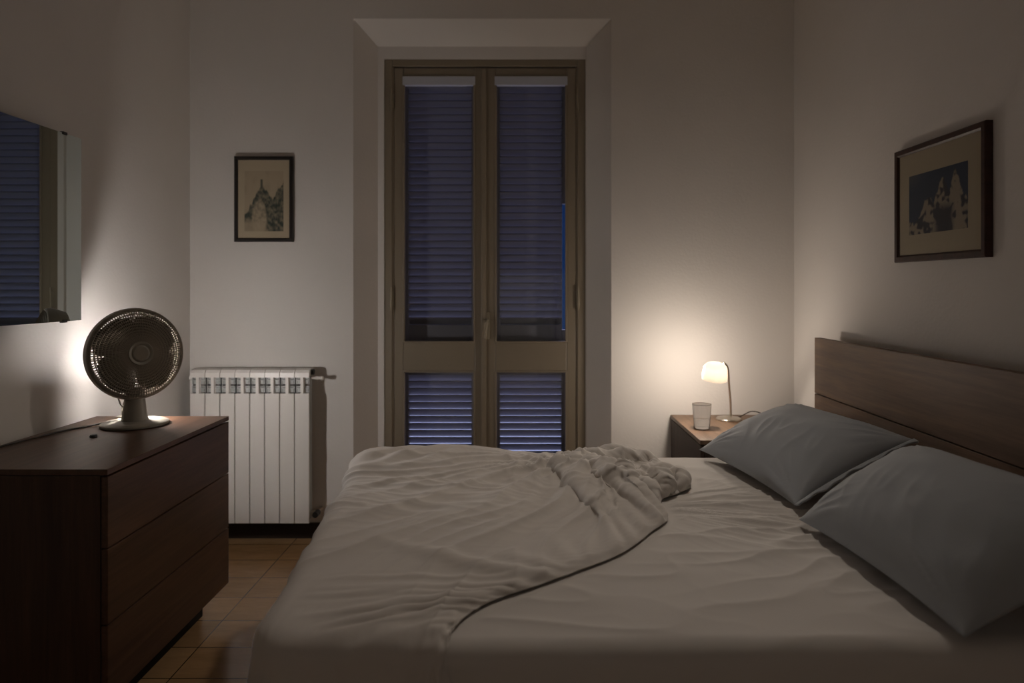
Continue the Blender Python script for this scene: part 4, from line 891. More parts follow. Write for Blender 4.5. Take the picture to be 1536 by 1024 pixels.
-1,1,-1,1,0,-2,-2,4,-1,1,-2,2,-1,0,0,1,0,-2,-1,2,-1,-1,1,3,12,3,1,0,0,0,0,1,0,0,1,0,0,1,-1,1,0,0,1,0,1,0,0,0,0,1,1,0,0,0,0,0,0,0,1,-1,0,0,0,0,0,-1,0,-1,0,0,0,0,0,-1,0,0,0,0,-1,0,-1,0,1,-1,-1,1,0,-1,0,-1,0,0,0,-1,0,0,-1,0,0,0,0,-1,-1,1,0,-1,0,-1,0,0,0,0,-1,-2,0,-1,0,-3,0,0,
-1,1,0,1,-4,5,0,0,1,-2,0,-2,1,-1,2,0,1,0,1,0,-1,0,-2,1,-1,1,0,-2,3,-2,0,0,16,0,0,0,0,0,0,1,-1,1,0,1,0,0,1,0,1,0,0,1,-1,1,0,1,0,0,0,0,0,1,0,0,0,0,0,0,0,-1,1,-1,0,0,0,0,0,-1,0,0,-1,1,-1,-1,0,0,0,0,0,-1,0,0,0,-1,0,0,-1,0,0,0,-1,0,0,0,-1,0,0,-1,0,0,0,-1,0,0,0,0,0,-1,0,-1,
0,0,-1,-1,-1,1,-1,-2,-1,1,0,-2,0,3,0,0,-1,0,-3,3,-2,1,2,1,0,-1,0,-1,0,0,1,-2,0,0,2,-1,-4,5,0,-3,16,0,0,0,0,0,0,0,1,0,0,0,1,0,1,0,0,1,0,0,1,0,0,0,1,0,0,1,0,-1,1,0,0,0,0,0,0,0,0,0,0,-1,0,0,-1,0,0,-1,1,-1,0,0,0,-1,0,0,-1,0,0,0,0,-1,0,0,0,0,-2,0,1,0,-1,-1,0,0,0,0,-1,0,0,0,
-1,0,0,0,-1,0,0,0,0,0,-1,0,-1,-1,0,-2,0,-1,-1,1,1,1,-2,0,0,-3,3,-3,3,0,1,0,0,0,1,-1,1,-3,0,1,0,0,-1,1,-1,-4,4,2,16,0,0,0,0,0,1,-1,1,1,0,0,0,1,0,0,0,0,1,0,0,0,1,1,-1,1,0,0,1,0,0,0,0,0,0,0,0,0,-1,0,0,0,0,-1,0,0,0,0,-1,0,0,0,0,-1,0,-1,1,0,-1,-1,0,0,0,-1,0,0,0,0,-1,0,0,0,
0,-1,0,0,-1,1,-1,0,0,-1,-1,0,0,0,0,0,-1,0,0,0,0,0,0,-1,-3,0,-2,-1,4,-2,1,-1,-3,3,-2,3,-2,2,-1,0,1,-1,0,0,1,0,-1,-1,0,0,1,-2,3,0,-5,4,16,0,0,0,0,1,-1,1,0,0,0,1,0,0,1,0,1,0,-1,1,1,0,0,0,1,0,0,0,0,1,0,0,0,0,0,0,0,0,0,0,-1,1,-1,0,0,-1,-1,1,0,-1,1,-1,-1,1,-1,0,-1,0,0,0,0,0,-1,0,
0,-1,0,0,-1,0,0,-1,0,0,0,-1,1,-1,0,-1,0,0,0,0,0,0,-1,0,0,0,0,-1,0,-1,0,0,0,-2,0,-1,-1,-1,2,-2,2,-1,1,-1,1,-1,0,0,-1,1,0,0,-2,2,0,1,-2,0,-3,2,-1,3,0,-5,16,0,0,0,0,0,0,1,0,0,1,-1,1,0,0,1,0,1,0,0,0,1,0,0,0,1,0,1,0,-1,1,0,0,0,0,0,0,0,0,-1,1,-1,0,0,0,0,-1,-1,0,1,-2,0,1,-1,0,0,
0,-1,0,0,-1,0,0,0,-1,0,0,0,0,-1,0,0,-1,0,-1,1,-1,0,-1,1,-1,0,0,-1,0,0,0,0,0,-1,0,1,0,0,0,-1,-1,-2,-1,-1,0,1,-3,3,-1,1,0,0,0,0,0,0,0,0,-1,1,-1,0,1,-2,1,-1,0,2,-1,-1,2,-1,16,-1,1,0,1,-1,1,0,0,0,0,1,0,1,0,1,-1,0,1,0,1,0,0,1,0,0,0,0,0,1,0,0,0,0,0,0,0,0,-1,1,-1,0,0,0,-1,0,0,0,
-1,0,0,0,-1,0,0,0,-1,1,-1,0,0,-1,0,0,0,0,-1,-1,0,0,-1,1,0,-1,0,-1,0,0,0,-1,1,-1,0,0,0,-1,0,-1,0,1,-1,0,0,0,-1,2,-1,0,-2,-1,0,0,-1,0,2,-1,0,0,0,0,0,-1,1,-1,0,-1,1,-1,-1,0,1,-1,1,-3,2,-4,-1,5,16,0,0,0,0,0,0,0,1,0,1,0,1,-1,1,-1,1,0,1,1,-1,0,1,0,1,-1,1,0,1,0,-1,1,0,1,-1,0,0,-1,1,0,
-1,0,0,-1,1,-1,1,-1,-1,0,0,0,-1,0,1,-1,0,-1,0,0,-1,1,-1,0,-1,0,0,0,0,-1,0,-1,0,0,0,0,0,-1,0,0,-1,0,0,0,-1,0,0,0,0,-1,1,-1,0,0,1,-2,1,-1,0,-1,-1,-1,2,-1,-1,1,0,0,0,0,-1,1,-2,1,-2,1,0,-1,1,0,-2,-1,2,0,-1,3,-3,-3,16,0,0,0,0,0,1,0,0,1,-1,1,0,1,-1,1,0,1,0,-1,1,1,0,0,0,1,0,0,0,1,0,0,
0,0,0,0,0,0,0,-1,1,-1,0,0,-1,1,-1,-1,1,-1,0,-1,1,0,-2,0,0,0,0,-1,1,-1,0,-1,1,-1,0,0,-1,1,-1,0,-1,0,-1,0,0,0,0,-1,0,1,-1,-1,0,0,0,0,0,0,-1,0,0,0,0,0,1,-1,-1,-1,-1,0,0,0,0,0,0,0,-1,0,0,0,0,-2,1,0,-1,1,-2,0,2,-2,-3,5,-2,-4,6,0,16,0,0,1,-1,1,0,0,0,0,1,0,0,0,1,0,1,-1,0,1,1,-1,0,0,
1,0,1,0,0,0,1,0,0,-1,1,0,0,0,0,0,-1,1,-1,0,0,-1,0,0,0,-1,0,0,-1,0,0,0,0,-1,0,0,-1,0,0,0,-1,0,0,-1,0,0,0,-1,1,-1,0,0,-1,0,0,0,-1,0,-1,1,0,0,-1,0,-1,0,1,0,-1,0,-1,1,-1,0,0,0,-1,0,-1,0,0,0,0,0,0,0,-1,0,-1,1,0,-2,0,-2,2,1,-5,4,0,-3,5,-1,-5,4,16,0,0,-1,1,1,-1,1,0,0,1,0,0,1,-1,1,
0,1,0,0,-1,2,-1,0,0,1,0,1,0,0,-1,1,0,-1,0,0,1,1,-1,0,1,-1,0,0,-1,0,-1,1,-1,0,0,-1,0,0,0,0,-1,1,-1,0,0,-1,0,0,0,-1,0,0,0,-1,0,0,-1,0,0,-1,1,-1,0,-1,1,-1,0,0,-1,0,0,0,0,0,-1,0,0,0,0,0,0,0,-1,0,0,-1,0,-1,0,0,0,0,0,-1,1,-2,1,-1,0,0,1,0,-2,-1,2,-1,2,-3,-3,6,-2,-6,16,0,0,0,0,0,1,-1,
1,1,-1,1,0,0,1,0,0,0,1,0,0,-1,1,1,0,-1,1,-1,-1,1,1,1,1,2,-1,0,-1,0,0,0,-1,0,0,0,0,-1,1,-1,0,0,-1,0,0,-1,0,-1,1,-1,0,0,-1,1,-1,0,-1,1,-1,0,-1,0,0,0,-1,0,0,0,-1,0,-1,1,-1,0,0,-1,1,-1,0,0,0,-1,0,0,1,0,-1,-1,0,1,0,-1,-1,0,0,-1,0,-1,1,-1,0,1,-1,0,-1,1,-1,0,-3,2,1,-1,-2,0,1,3,-2,-3,5,-1,
16,0,0,0,0,0,0,1,0,0,1,0,0,0,1,-1,1,0,0,1,0,-1,1,-1,0,2,-1,1,0,-1,1,1,0,-4,1,2,1,0,1,0,0,-1,0,-1,0,1,-1,-1,0,0,0,0,-1,0,0,0,-1,0,0,0,0,-1,0,-1,1,-1,0,-1,1,-1,0,-1,1,-1,-1,0,0,0,0,0,-1,0,0,0,-1,0,0,-1,1,0,0,-1,0,0,0,0,0,0,-1,0,0,-1,-1,1,-1,-1,1,0,0,-1,0,0,1,-2,0,0,1,-2,0,1,
1,-1,-3,2,1,-2,-3,3,16,0,0,0,1,0,0,0,0,0,1,0,0,0,0,1,0,0,-1,1,-1,1,1,-1,0,0,0,1,3,-7,-11,-10,-3,0,-1,2,8,10,7,4,0,1,-1,0,0,-1,0,0,0,-1,0,0,0,-1,0,0,0,-1,0,-1,1,-1,0,0,-1,0,0,0,-1,0,0,0,-1,0,0,0,-1,0,0,-1,1,-1,0,-1,1,0,-1,0,-1,0,0,1,-1,0,0,0,0,-1,0,-1,0,1,-1,-1,0,0,-2,1,0,0,0,0,
-1,2,0,-2,-1,2,-2,-2,3,0,0,-3,0,4,-2,-6,16,1,-1,1,-1,0,1,0,0,1,-1,0,1,1,0,0,0,0,1,-3,1,1,-1,2,0,0,0,-7,-19,-10,-3,2,1,4,-1,-3,-2,0,5,11,14,8,2,0,-1,0,0,0,-1,0,0,-1,0,1,-1,0,-1,1,-1,0,-1,1,-1,0,0,-1,0,0,0,0,-1,0,0,-1,0,-1,0,0,0,0,-1,0,0,0,-1,0,0,0,0,0,0,-1,0,0,-1,1,-1,0,0,0,0,-1,0,0,
0,-1,0,-1,0,0,0,0,0,-1,0,2,0,-3,0,0,1,-1,1,1,-4,-1,3,3,16,0,0,0,1,0,-1,1,1,-1,1,0,0,0,0,1,-1,1,-2,1,0,0,2,0,0,-2,-16,-18,-3,1,3,6,-3,-1,-2,-1,-1,-1,3,0,1,13,16,6,1,0,-1,0,0,0,-1,0,0,-1,0,-1,1,-1,0,0,0,-1,0,0,-1,1,-1,-1,0,0,0,-1,0,0,0,0,-1,0,0,-1,0,0,0,0,0,-1,0,0,0,0,-1,0,0,0,0,-1,
1,0,0,-1,-1,0,0,0,-1,1,-1,0,-1,0,0,0,0,0,1,0,-1,-1,-2,1,-5,5,1,-4,5,-2,-3,3,16,0,0,0,0,0,1,0,0,0,0,0,0,0,1,-1,1,1,-1,0,0,2,-2,2,-6,-23,-9,7,8,13,9,-5,-7,-10,-1,-3,-4,-3,-4,-2,4,-4,6,19,15,1,0,0,-1,0,0,0,-1,0,0,0,-1,0,0,0,-1,0,0,-1,1,-1,0,0,-1,0,-1,1,-1,1,-1,-1,1,-1,-1,1,0,-1,0,-1,0,0,0,0,
-1,0,1,0,-1,0,0,0,-1,0,0,0,0,-1,0,0,0,0,-1,0,0,0,0,-1,1,0,-1,0,-2,-1,1,0,1,0,0,0,-2,2,1,-4,16,0,0,0,0,1,0,0,0,1,-1,1,0,0,0,0,1,-3,2,0,1,1,-3,-8,-20,4,14,7,5,-5,-11,-13,-3,-3,1,1,1,-2,-3,-1,-2,4,-2,1,13,19,6,0,1,-1,0,0,0,-1,0,0,0,-1,0,-1,1,-1,0,0,-1,0,0,0,0,-1,0,0,0,-1,0,-1,0,0,0,-1,
0,0,0,0,0,0,0,-1,0,0,-1,0,1,-1,0,0,0,-1,0,0,-1,0,0,0,0,-1,1,-1,0,0,0,0,-1,1,-1,-6,5,0,0,-1,0,0,-2,3,0,-5,2,3,16,0,0,1,-1,0,0,0,0,1,1,-1,0,0,0,1,-2,3,-1,-1,-1,-3,-6,-14,14,11,0,0,4,-14,-8,12,-4,6,0,-2,1,-1,-5,-8,-9,-8,-1,1,-1,8,24,7,0,0,0,-1,0,1,-1,0,-1,1,-1,0,-1,1,-1,0,0,-1,0,0,-1,0,0,-1,
0,0,-1,1,-1,0,0,0,0,0,-2,1,-1,0,0,0,0,-1,1,-1,0,0,0,-1,1,-1,0,0,0,0,-1,-1,0,0,-1,0,-2,1,1,-1,0,-1,0,2,-7,5,1,1,-3,-2,2,0,-1,4,-5,-3,16,0,0,0,1,0,0,0,0,-2,1,1,1,-1,0,0,0,1,2,-4,4,-10,-1,9,0,-6,2,-4,-5,3,12,-11,11,-3,-4,6,-1,-1,2,2,-3,-8,-13,-12,-5,1,0,22,15,3,-1,0,0,-1,0,-1,1,-1,0,0,0,-1,0,0,
-1,1,-1,-1,1,-1,0,0,0,-1,0,0,-1,0,-1,1,-1,0,0,0,0,-1,0,0,0,0,-1,1,-1,0,0,0,-1,0,1,-1,-1,0,0,0,-1,0,0,0,1,-2,-1,1,0,1,-6,1,5,-3,1,1,1,-2,-2,2,-3,-2,6,1,16,0,1,-1,0,0,1,-1,0,2,-2,0,0,0,0,0,1,-2,1,-3,-3,1,2,-3,-5,6,-1,2,-7,11,-14,1,-22,12,18,7,-3,5,-1,1,0,1,-3,-9,-15,-11,-1,2,14,17,5,0,-1,0,0,0,
-1,0,0,0,-1,0,0,0,0,-1,0,0,-1,1,-1,0,-1,0,0,-1,0,0,0,-1,0,0,0,-1,0,1,-1,0,-1,1,0,-1,0,0,0,0,0,0,-1,0,0,-1,0,0,0,-1,0,0,0,-1,0,0,-1,-6,7,-2,-1,2,0,-2,1,1,-1,-5,6,-2,-5,5,17,-1,0,0,0,1,-1,1,0,-1,1,0,0,1,-2,1,-3,3,-2,-3,-1,-5,-5,7,9,-1,-4,1,-5,-12,4,-23,27,7,-2,1,9,-2,2,0,1,0,1,-1,-2,-12,-19,-6,
2,9,19,8,1,-1,0,0,0,0,-1,0,0,0,-1,-1,0,0,0,0,0,-1,0,-1,0,0,0,0,0,-1,0,0,0,-1,0,0,0,-1,0,0,0,-1,0,0,0,0,0,0,-1,0,0,0,0,-1,0,0,0,0,0,-1,0,1,-2,-2,1,1,-6,5,-1,1,1,-2,2,-4,1,2,-4,3,1,-4,16,0,0,0,1,-1,1,0,0,-1,0,0,0,-2,1,0,4,-5,-2,4,-7,1,8,0,-5,0,0,-1,-2,-3,-17,14,8,0,1,-1,-1,6,1,0,
1,0,1,1,-1,-1,-4,-18,-14,2,3,20,10,1,0,0,-1,0,0,0,-1,0,0,0,0,-1,0,-1,0,0,0,0,0,-1,0,-1,0,0,-1,0,0,0,0,0,-1,0,0,0,0,0,0,-1,1,-1,0,-1,0,1,-1,-1,0,1,-1,0,0,0,0,0,-1,0,-1,0,-3,3,1,-6,6,-2,-5,4,-1,3,-2,0,1,0,-1,0,16,0,0,0,0,0,0,0,0,1,0,0,-1,1,1,-1,-1,2,-9,4,-3,6,3,-5,1,-1,2,-9,1,-8,-10,22,
1,0,-1,0,0,4,1,0,0,0,1,1,1,0,-1,-2,-12,-20,2,-1,17,16,0,-1,1,-1,0,-1,1,-1,0,0,-1,1,-1,0,0,-1,0,0,-1,1,-1,0,-1,-1,1,-1,0,0,0,-1,1,0,-1,0,0,-1,0,1,-1,0,0,0,0,-1,0,0,0,-1,0,0,-1,1,0,-1,1,-2,1,1,0,-2,0,1,-3,-2,4,-2,-2,3,-1,-3,-2,1,5,-4,16,0,0,0,0,-1,0,1,0,1,-1,1,0,0,0,0,-4,-3,9,-3,-3,4,-3,2,
1,-6,-7,3,-10,6,8,2,1,0,-1,-1,3,-3,-2,0,3,5,1,-1,1,0,1,0,-1,-5,-20,-7,0,10,18,4,-1,1,-1,0,0,0,-1,0,0,-1,0,0,-1,0,0,-1,1,-1,0,0,0,-1,0,0,0,-1,0,0,-1,0,0,0,-1,1,0,-1,0,0,0,0,-1,1,-1,0,-1,0,1,-2,1,0,-1,1,-1,1,0,-1,0,0,-3,3,-1,-2,-1,1,4,-6,3,1,1,-3,-5,5,16,0,0,0,-1,1,0,-1,2,0,0,-1,0,2,-2,0,
0,1,-1,-9,10,3,-5,-1,-4,-3,-1,-5,7,7,21,-19,-7,0,3,-4,-3,2,8,1,-6,-4,5,7,0,0,-1,0,1,-1,-3,-14,-12,-2,9,18,4,0,0,0,-1,0,0,0,-1,0,0,0,-1,1,-1,0,-1,0,0,-1,0,0,0,-1,0,1,-1,0,0,-1,1,-1,0,0,-1,0,0,0,0,0,-1,0,0,0,0,0,-1,0,0,0,0,0,0,0,-1,0,1,-2,0,0,-4,3,1,-1,-3,4,-1,1,-1,-1,0,-6,16,0,0,0,0,1,-1,0,
-1,-1,3,-1,2,-2,2,-3,0,4,-14,11,3,-4,-1,-1,-3,-2,-5,3,8,2,5,10,-8,-13,0,12,-6,-16,-4,15,10,-3,-10,-2,11,3,0,-2,0,1,-1,0,-9,-15,-8,7,21,4,0,0,0,-1,0,-1,1,-1,0,-1,1,-1,0,0,-1,0,-1,1,-1,0,-1,1,-1,0,0,0,-1,1,-1,0,0,-1,0,1,-1,0,-1,1,0,0,-1,0,-1,0,0,0,0,0,0,-1,1,-1,1,0,-1,-3,3,-1,-2,1,1,0,0,0,-4,-2,4,-3,1,6,
16,0,0,1,-1,-1,2,0,-1,0,-1,1,0,1,-3,0,4,-15,13,3,-2,-5,1,-5,-4,-5,9,8,0,2,2,0,-1,-4,-12,-3,13,5,-11,-16,11,16,2,-7,-10,10,6,1,-2,-1,1,-1,-1,-3,-10,-13,0,21,7,-1,0,1,0,-1,-1,1,-1,0,-1,0,0,-1,1,-1,0,0,0,-1,0,-1,0,0,0,-1,1,-1,0,0,0,0,0,-1,0,0,0,-1,0,0,0,0,0,0,-1,0,0,-1,0,1,0,-1,0,1,-1,-1,1,-3,1,1,-2,2,
0,0,1,-5,-4,8,-4,-4,16,0,0,-1,0,0,0,1,0,-1,2,0,-1,-1,1,-2,-5,6,3,0,-6,4,-6,1,-10,11,4,-1,2,3,0,0,0,0,-6,-14,2,15,1,-7,-21,7,21,2,-4,-13,8,9,0,-1,-3,1,0,-1,-1,-7,-14,-4,23,5,0,-1,0,0,0,-1,0,0,0,-1,0,0,-1,0,0,-1,0,1,-1,0,-1,0,0,0,-1,0,0,0,0,0,-1,1,-1,0,0,0,0,-1,0,0,-1,0,0,0,0,0,0,0,-1,1,-1,0,
-2,1,0,-4,3,-1,3,-2,1,1,-4,3,-4,0,5,-4,16,0,0,0,0,0,0,0,0,1,-1,0,0,-1,1,-5,2,4,1,-5,4,-8,2,-16,17,2,3,-1,3,1,-1,1,1,0,0,-6,-15,0,15,3,-4,-22,1,21,4,-1,-14,4,12,0,0,-2,-1,1,-3,-1,-1,-12,-12,23,6,0,0,0,0,-1,0,-1,0,0,-1,1,0,-1,0,0,0,-1,-1,0,0,0,0,0,0,0,-1,0,0,0,0,-1,0,0,0,0,-1,0,0,0,0,0,-1,0,
0,0,0,-1,0,0,0,0,-3,3,-4,2,1,1,-2,-1,3,-9,-1,2,7,-7,2,6,16,0,0,0,0,0,0,0,0,1,-2,1,-2,3,-10,8,1,1,-4,3,-2,0,-13,11,2,6,-3,1,2,0,1,0,-1,1,1,-1,-8,-15,5,15,0,-5,-22,3,22,2,-1,-12,1,12,1,-1,-1,-2,1,-2,-1,-1,-8,-12,21,4,0,-1,0,0,0,0,0,-1,0,-1,0,1,-1,-1,0,0,0,0,0,-1,0,0,0,-1,1,-1,-1,0,0,0,0,0,0,-1,
0,0,0,0,0,-1,1,-1,-1,1,0,0,-1,1,0,-2,-1,2,-4,4,0,-2,-2,2,-6,-3,6,2,-6,7,-5,-2,16,0,0,0,0,0,-1,2,-1,0,1,-2,0,-5,7,1,0,-4,3,-1,-5,-5,-1,9,3,1,-1,2,0,0,1,0,1,-1,0,2,-1,-10,-13,7,12,1,-5,-23,3,22,2,-1,-11,1,12,1,-1,-2,-2,1,-3,-1,0,-5,-16,23,4,0,0,0,-1,0,-1,0,0,0,-1,0,0,0,-1,0,0,-1,0,0,0,0,-1,0,0,0,
0,0,0,0,-1,0,-1,1,0,-1,0,0,-1,1,-1,0,0,-1,1,-1,1,-1,0,-3,3,-2,0,-1,1,0,0,-4,-7,10,3,-2,-5,1,5,-1,16,0,0,-1,1,1,-1,-2,3,-3,1,-1,2,1,1,-2,-3,5,-1,-4,-2,-12,17,0,3,-3,2,2,-1,1,0,1,0,0,-1,2,0,-1,-12,-14,15,7,1,-6,-24,8,20,1,-2,-10,0,12,1,0,-2,-2,1,-2,0,-3,-1,-13,18,3,-1,0,0,-1,0,0,0,-1,1,-1,0,0,0,-1,0,-1,
1,-1,0,-1,1,0,-1,0,0,0,-1,0,0,0,0,-1,0,0,0,0,0,-1,0,0,0,-1,-1,1,0,0,0,-2,2,-5,5,-1,-4,1,-1,-5,9,0,-3,-6,7,1,-6,6,16,-1,0,1,0,0,0,0,0,1,-2,1,-2,3,1,-2,2,-1,-2,-1,-11,11,2,3,0,-2,2,0,0,1,0,1,-1,1,0,-5,5,1,-2,-16,-8,18,1,3,-10,-20,12,16,1,-2,-10,1,11,1,0,-2,-3,1,-4,2,-5,-1,-9,18,2,-1,0,0,0,0,-1,0,
-1,0,0,-1,0,0,0,0,-1,0,-1,1,-1,0,0,0,0,-1,1,-1,0,0,0,0,0,-1,0,-1,0,1,-1,0,0,0,0,-1,1,-1,-1,-1,1,-2,2,1,-2,-2,-1,3,1,-3,-7,5,5,-3,-1,-6,16,0,0,0,-1,0,2,-2,-1,0,1,1,1,0,-2,1,1,0,-5,-7,1,11,-1,3,-3,3,0,-1,2,0,1,-1,1,0,-1,1,-4,4,-1,-1,-19,-2,20,-3,5,-16,-18,17,13,-1,-1,-10,2,11,0,0,-1,-3,1,-3,5,-7,-1,-6,
14,0,0,0,-1,0,-1,0,0,0,0,0,-1,0,0,0,-1,0,0,0,0,0,0,-1,0,0,-1,1,-1,0,0,-1,0,0,0,0,0,-1,0,0,-1,1,-1,1,-1,1,-3,2,-4,4,-1,0,0,-2,0,0,0,-9,6,4,-2,-5,5,3,15,1,0,0,0,-1,1,-1,0,2,-1,0,1,-2,0,1,0,-4,1,-10,13,-1,3,0,0,1,0,0,1,0,1,-1,0,-2,-1,2,0,-4,6,-1,-5,-20,9,13,-3,3,-19,-9,19,8,-1,-1,-9,2,10,0,
-1,-1,-3,1,-5,4,-5,-2,0,11,0,0,0,-1,0,0,-1,0,0,0,0,-1,-1,0,0,0,0,0,0,-1,0,0,0,0,0,-1,1,-1,-1,1,0,-2,0,1,0,-1,1,-1,0,-1,1,0,-1,0,-2,2,-2,2,-1,-3,3,-1,-4,4,-10,6,4,-1,0,0,-1,2,16,-1,0,1,0,0,0,1,0,-1,1,-2,-2,1,2,0,1,-2,-14,12,4,0,2,-2,1,1,-1,1,0,1,-1,1,-2,1,1,-2,2,-1,-2,3,0,-9,-18,18,5,0,2,-25,
-3,23,3,-1,-3,-10,6,9,0,-2,1,-4,3,-5,2,-3,-4,5,6,-1,0,0,0,-1,1,-1,-1,0,0,1,-1,0,-1,0,0,-1,0,1,-1,0,0,0,-1,1,-1,0,0,-1,0,0,0,0,-1,1,-1,0,-1,1,-1,0,-1,-1,1,-1,1,0,0,0,1,-2,3,-8,-2,7,0,-4,-2,6,-2,-6,16,0,-1,1,0,0,0,0,0,1,-3,2,1,0,1,-1,-5,-4,2,7,0,1,0,-1,2,-1,0,1,0,1,1,-2,1,0,0,0,-2,2,-5,5,
-1,0,-17,-7,23,-4,2,-3,-24,4,21,0,0,0,-10,5,7,1,-3,1,-5,3,-3,-1,0,-5,6,6,0,-1,0,0,-1,0,0,0,0,-1,0,0,0,0,-1,0,0,-1,1,-1,0,-1,1,-1,0,0,-1,0,1,-1,0,0,0,-1,0,0,0,-1,1,-1,0,-3,2,-2,2,-3,1,3,-2,0,-1,-6,8,-3,-4,5,-2,-5,5,5,15,1,-1,0,1,0,0,0,0,-2,3,-3,-1,3,-3,2,0,-10,11,2,-1,2,-2,1,1,-3,1,2,1,0,-1,1,
-1,1,-1,1,-2,2,0,-8,8,-2,0,-22,5,17,-5,5,-10,-21,12,18,-2,-4,1,-10,10,4,1,-4,2,-3,1,-1,-4,3,-5,8,1,0,0,-1,0,0,-1,1,-1,0,0,-1,0,0,0,0,-1,1,-1,1,-1,0,-1,0,0,0,0,-1,0,0,0,-1,1,-1,0,0,0,0,-2,-1,2,-1,0,-1,1,1,-2,2,-3,3,-8,1,6,-4,0,-4,7,-1,-6,0,16,-1,1,-1,1,-1,1,1,-2,0,0,1,0,-2,3,-2,-6,4,4,0,0,1,-1,3,
-3,-1,2,1,2,-1,0,-1,1,-1,-1,2,0,-6,2,1,-1,4,-2,-6,-21,18,8,-4,5,-17,-14,17,12,0,-6,4,-11,10,2,1,-3,0,-2,0,1,-7,6,-6,9,2,-1,0,-1,0,0,-1,0,0,0,0,-1,0,0,0,0,-1,0,0,0,0,0,-1,0,0,0,0,-1,1,-1,0,-1,1,0,-2,0,1,-1,1,-4,3,-1,2,-3,1,-1,-3,5,-4,-8,9,-5,4,2,0,-7,3,5,-4,16,-1,0,0,1,1,-3,0,2,-1,0,1,1,-1,1,-4,
-7,11,0,-1,2,-1,1,0,-3,4,0,0,1,-2,1,0,0,-3,3,-5,2,4,-1,1,-10,6,1,1,-16,-7,22,-3,0,3,-21,-8,20,7,0,-6,2,-6,10,0,0,-1,-1,0,-3,3,-6,5,-3,6,0,0,-1,-1,1,-1,1,-1,0,-1,1,-1,0,-1,1,0,-1,0,0,0,0,0,-1,-1,0,0,1,-1,0,0,0,-1,0,0,0,-2,1,0,-1,1,-2,1,-1,1,0,0,-1,-9,7,4,-1,-1,1,0,-1,-3,-2,3,15,0,1,-2,1,0,-1,2,
0,1,-2,0,1,0,-4,-3,7,0,1,-1,2,-2,3,-3,0,2,1,-1,-1,1,0,-1,0,2,1,0,1,-1,-4,0,-1,-4,9,-4,3,-24,6,16,-5,5,-4,-24,5,22,-1,-1,-4,0,-4,10,-2,-1,0,-3,3,-4,2,-3,2,0,5,-1,1,-1,-1,0,0,0,0,0,-1,0,0,0,-1,0,1,-1,0,-1,0,0,1,-1,0,0,-1,1,-1,-1,1,0,0,-1,0,-1,0,0,1,-5,2,-1,4,-7,2,4,-9,0,8,-4,4,0,-6,-4,9,1,-2,-6,
16,0,-1,1,-2,1,0,1,-1,0,1,0,-1,0,-1,-3,3,3,0,0,0,1,0,-6,6,1,0,-1,-1,2,-1,2,-1,-1,-5,4,-4,3,4,-6,2,-1,-3,7,-3,-6,-19,20,6,-7,8,-8,-22,7,19,0,-3,0,-3,1,7,-2,-2,2,-4,3,-3,-1,1,-1,3,3,-1,0,0,0,-2,1,-1,0,1,-2,1,0,0,0,-1,1,-1,0,0,-1,0,0,0,0,-1,0,-1,0,0,0,0,0,0,-1,0,-3,-2,0,2,2,-4,-1,5,-3,-6,9,0,1,
-3,-6,-1,6,-6,3,5,3,15,0,0,0,-1,0,2,-1,0,0,-1,1,2,-3,-5,5,1,3,-3,2,0,2,-7,4,2,1,0,-1,0,0,-1,0,-5,2,2,-9,-6,2,13,6,-3,-4,-1,3,-2,2,-20,-1,21,-5,0,7,-18,-13,17,11,0,-8,7,-7,6,0,1,-3,2,-3,1,1,-4,4,-3,4,0,0,-1,0,1,-1,0,0,-1,1,-1,-1,1,0,0,-1,0,0,0,-1,0,-1,1,0,-1,0,0,-1,1,0,-1,1,-2,-3,3,0,-2,-2,3,2,
-8,6,0,-10,7,3,-2,1,-6,1,6,0,-1,-3,-6,5,15,1,-1,1,0,-1,1,-4,3,0,0,1,0,-1,0,-2,5,-1,-2,3,-1,1,-5,3,3,0,0,-9,-2,2,6,-2,3,-5,-5,4,1,-13,-8,18,12,-5,-1,-5,10,-4,1,-24,10,16,-11,6,4,-23,-5,20,4,1,-10,8,-7,9,-3,2,-3,0,0,-3,4,-5,5,-2,4,0,0,-1,0,0,0,0,-1,0,0,0,0,-1,0,0,0,0,-1,1,-1,0,-1,1,-1,1,-1,-1,0,0,1,-1,
0,-1,-3,-2,2,1,1,-2,-1,4,-7,0,7,-2,0,-8,3,7,-2,-2,0,0,-3,-5,16,-1,0,0,1,0,-1,0,1,0,0,-2,0,-1,1,2,2,-4,1,2,1,-11,5,1,4,1,-13,8,-1,4,0,-9,-4,0,4,3,2,0,-10,-15,15,17,-9,3,-9,12,2,-14,-11,19,3,-10,11,-2,-23,2,21,0,-3,-3,4,-1,3,-2,1,1,-3,3,-4,3,-3,2,1,1,0,-1,-1,0,1,-1,1,-1,-1,1,-1,1,0,-1,0,0,0,-1,0,-1,1,-1,
-1,1,0,-1,1,-1,0,0,0,0,-6,4,-2,-2,1,-8,6,2,-5,9,-1,-1,-6,4,4,-1,1,-1,-7,3,4,-8,15,0,1,-2,1,1,-2,2,0,0,0,-2,0,1,-3,5,0,-5,3,3,-4,-9,10,3,-4,-12,12,-8,13,-16,-16,-5,0,3,3,2,7,8,9,-6,-12,4,18,-10,6,-4,4,2,-24,9,15,-4,-5,12,-11,-20,14,15,-2,-8,8,-5,5,-4,2,-3,3,-5,4,-2,0,2,-1,2,0,1,-1,0,-1,0,0,0,0,1,-1,-1,0,1,
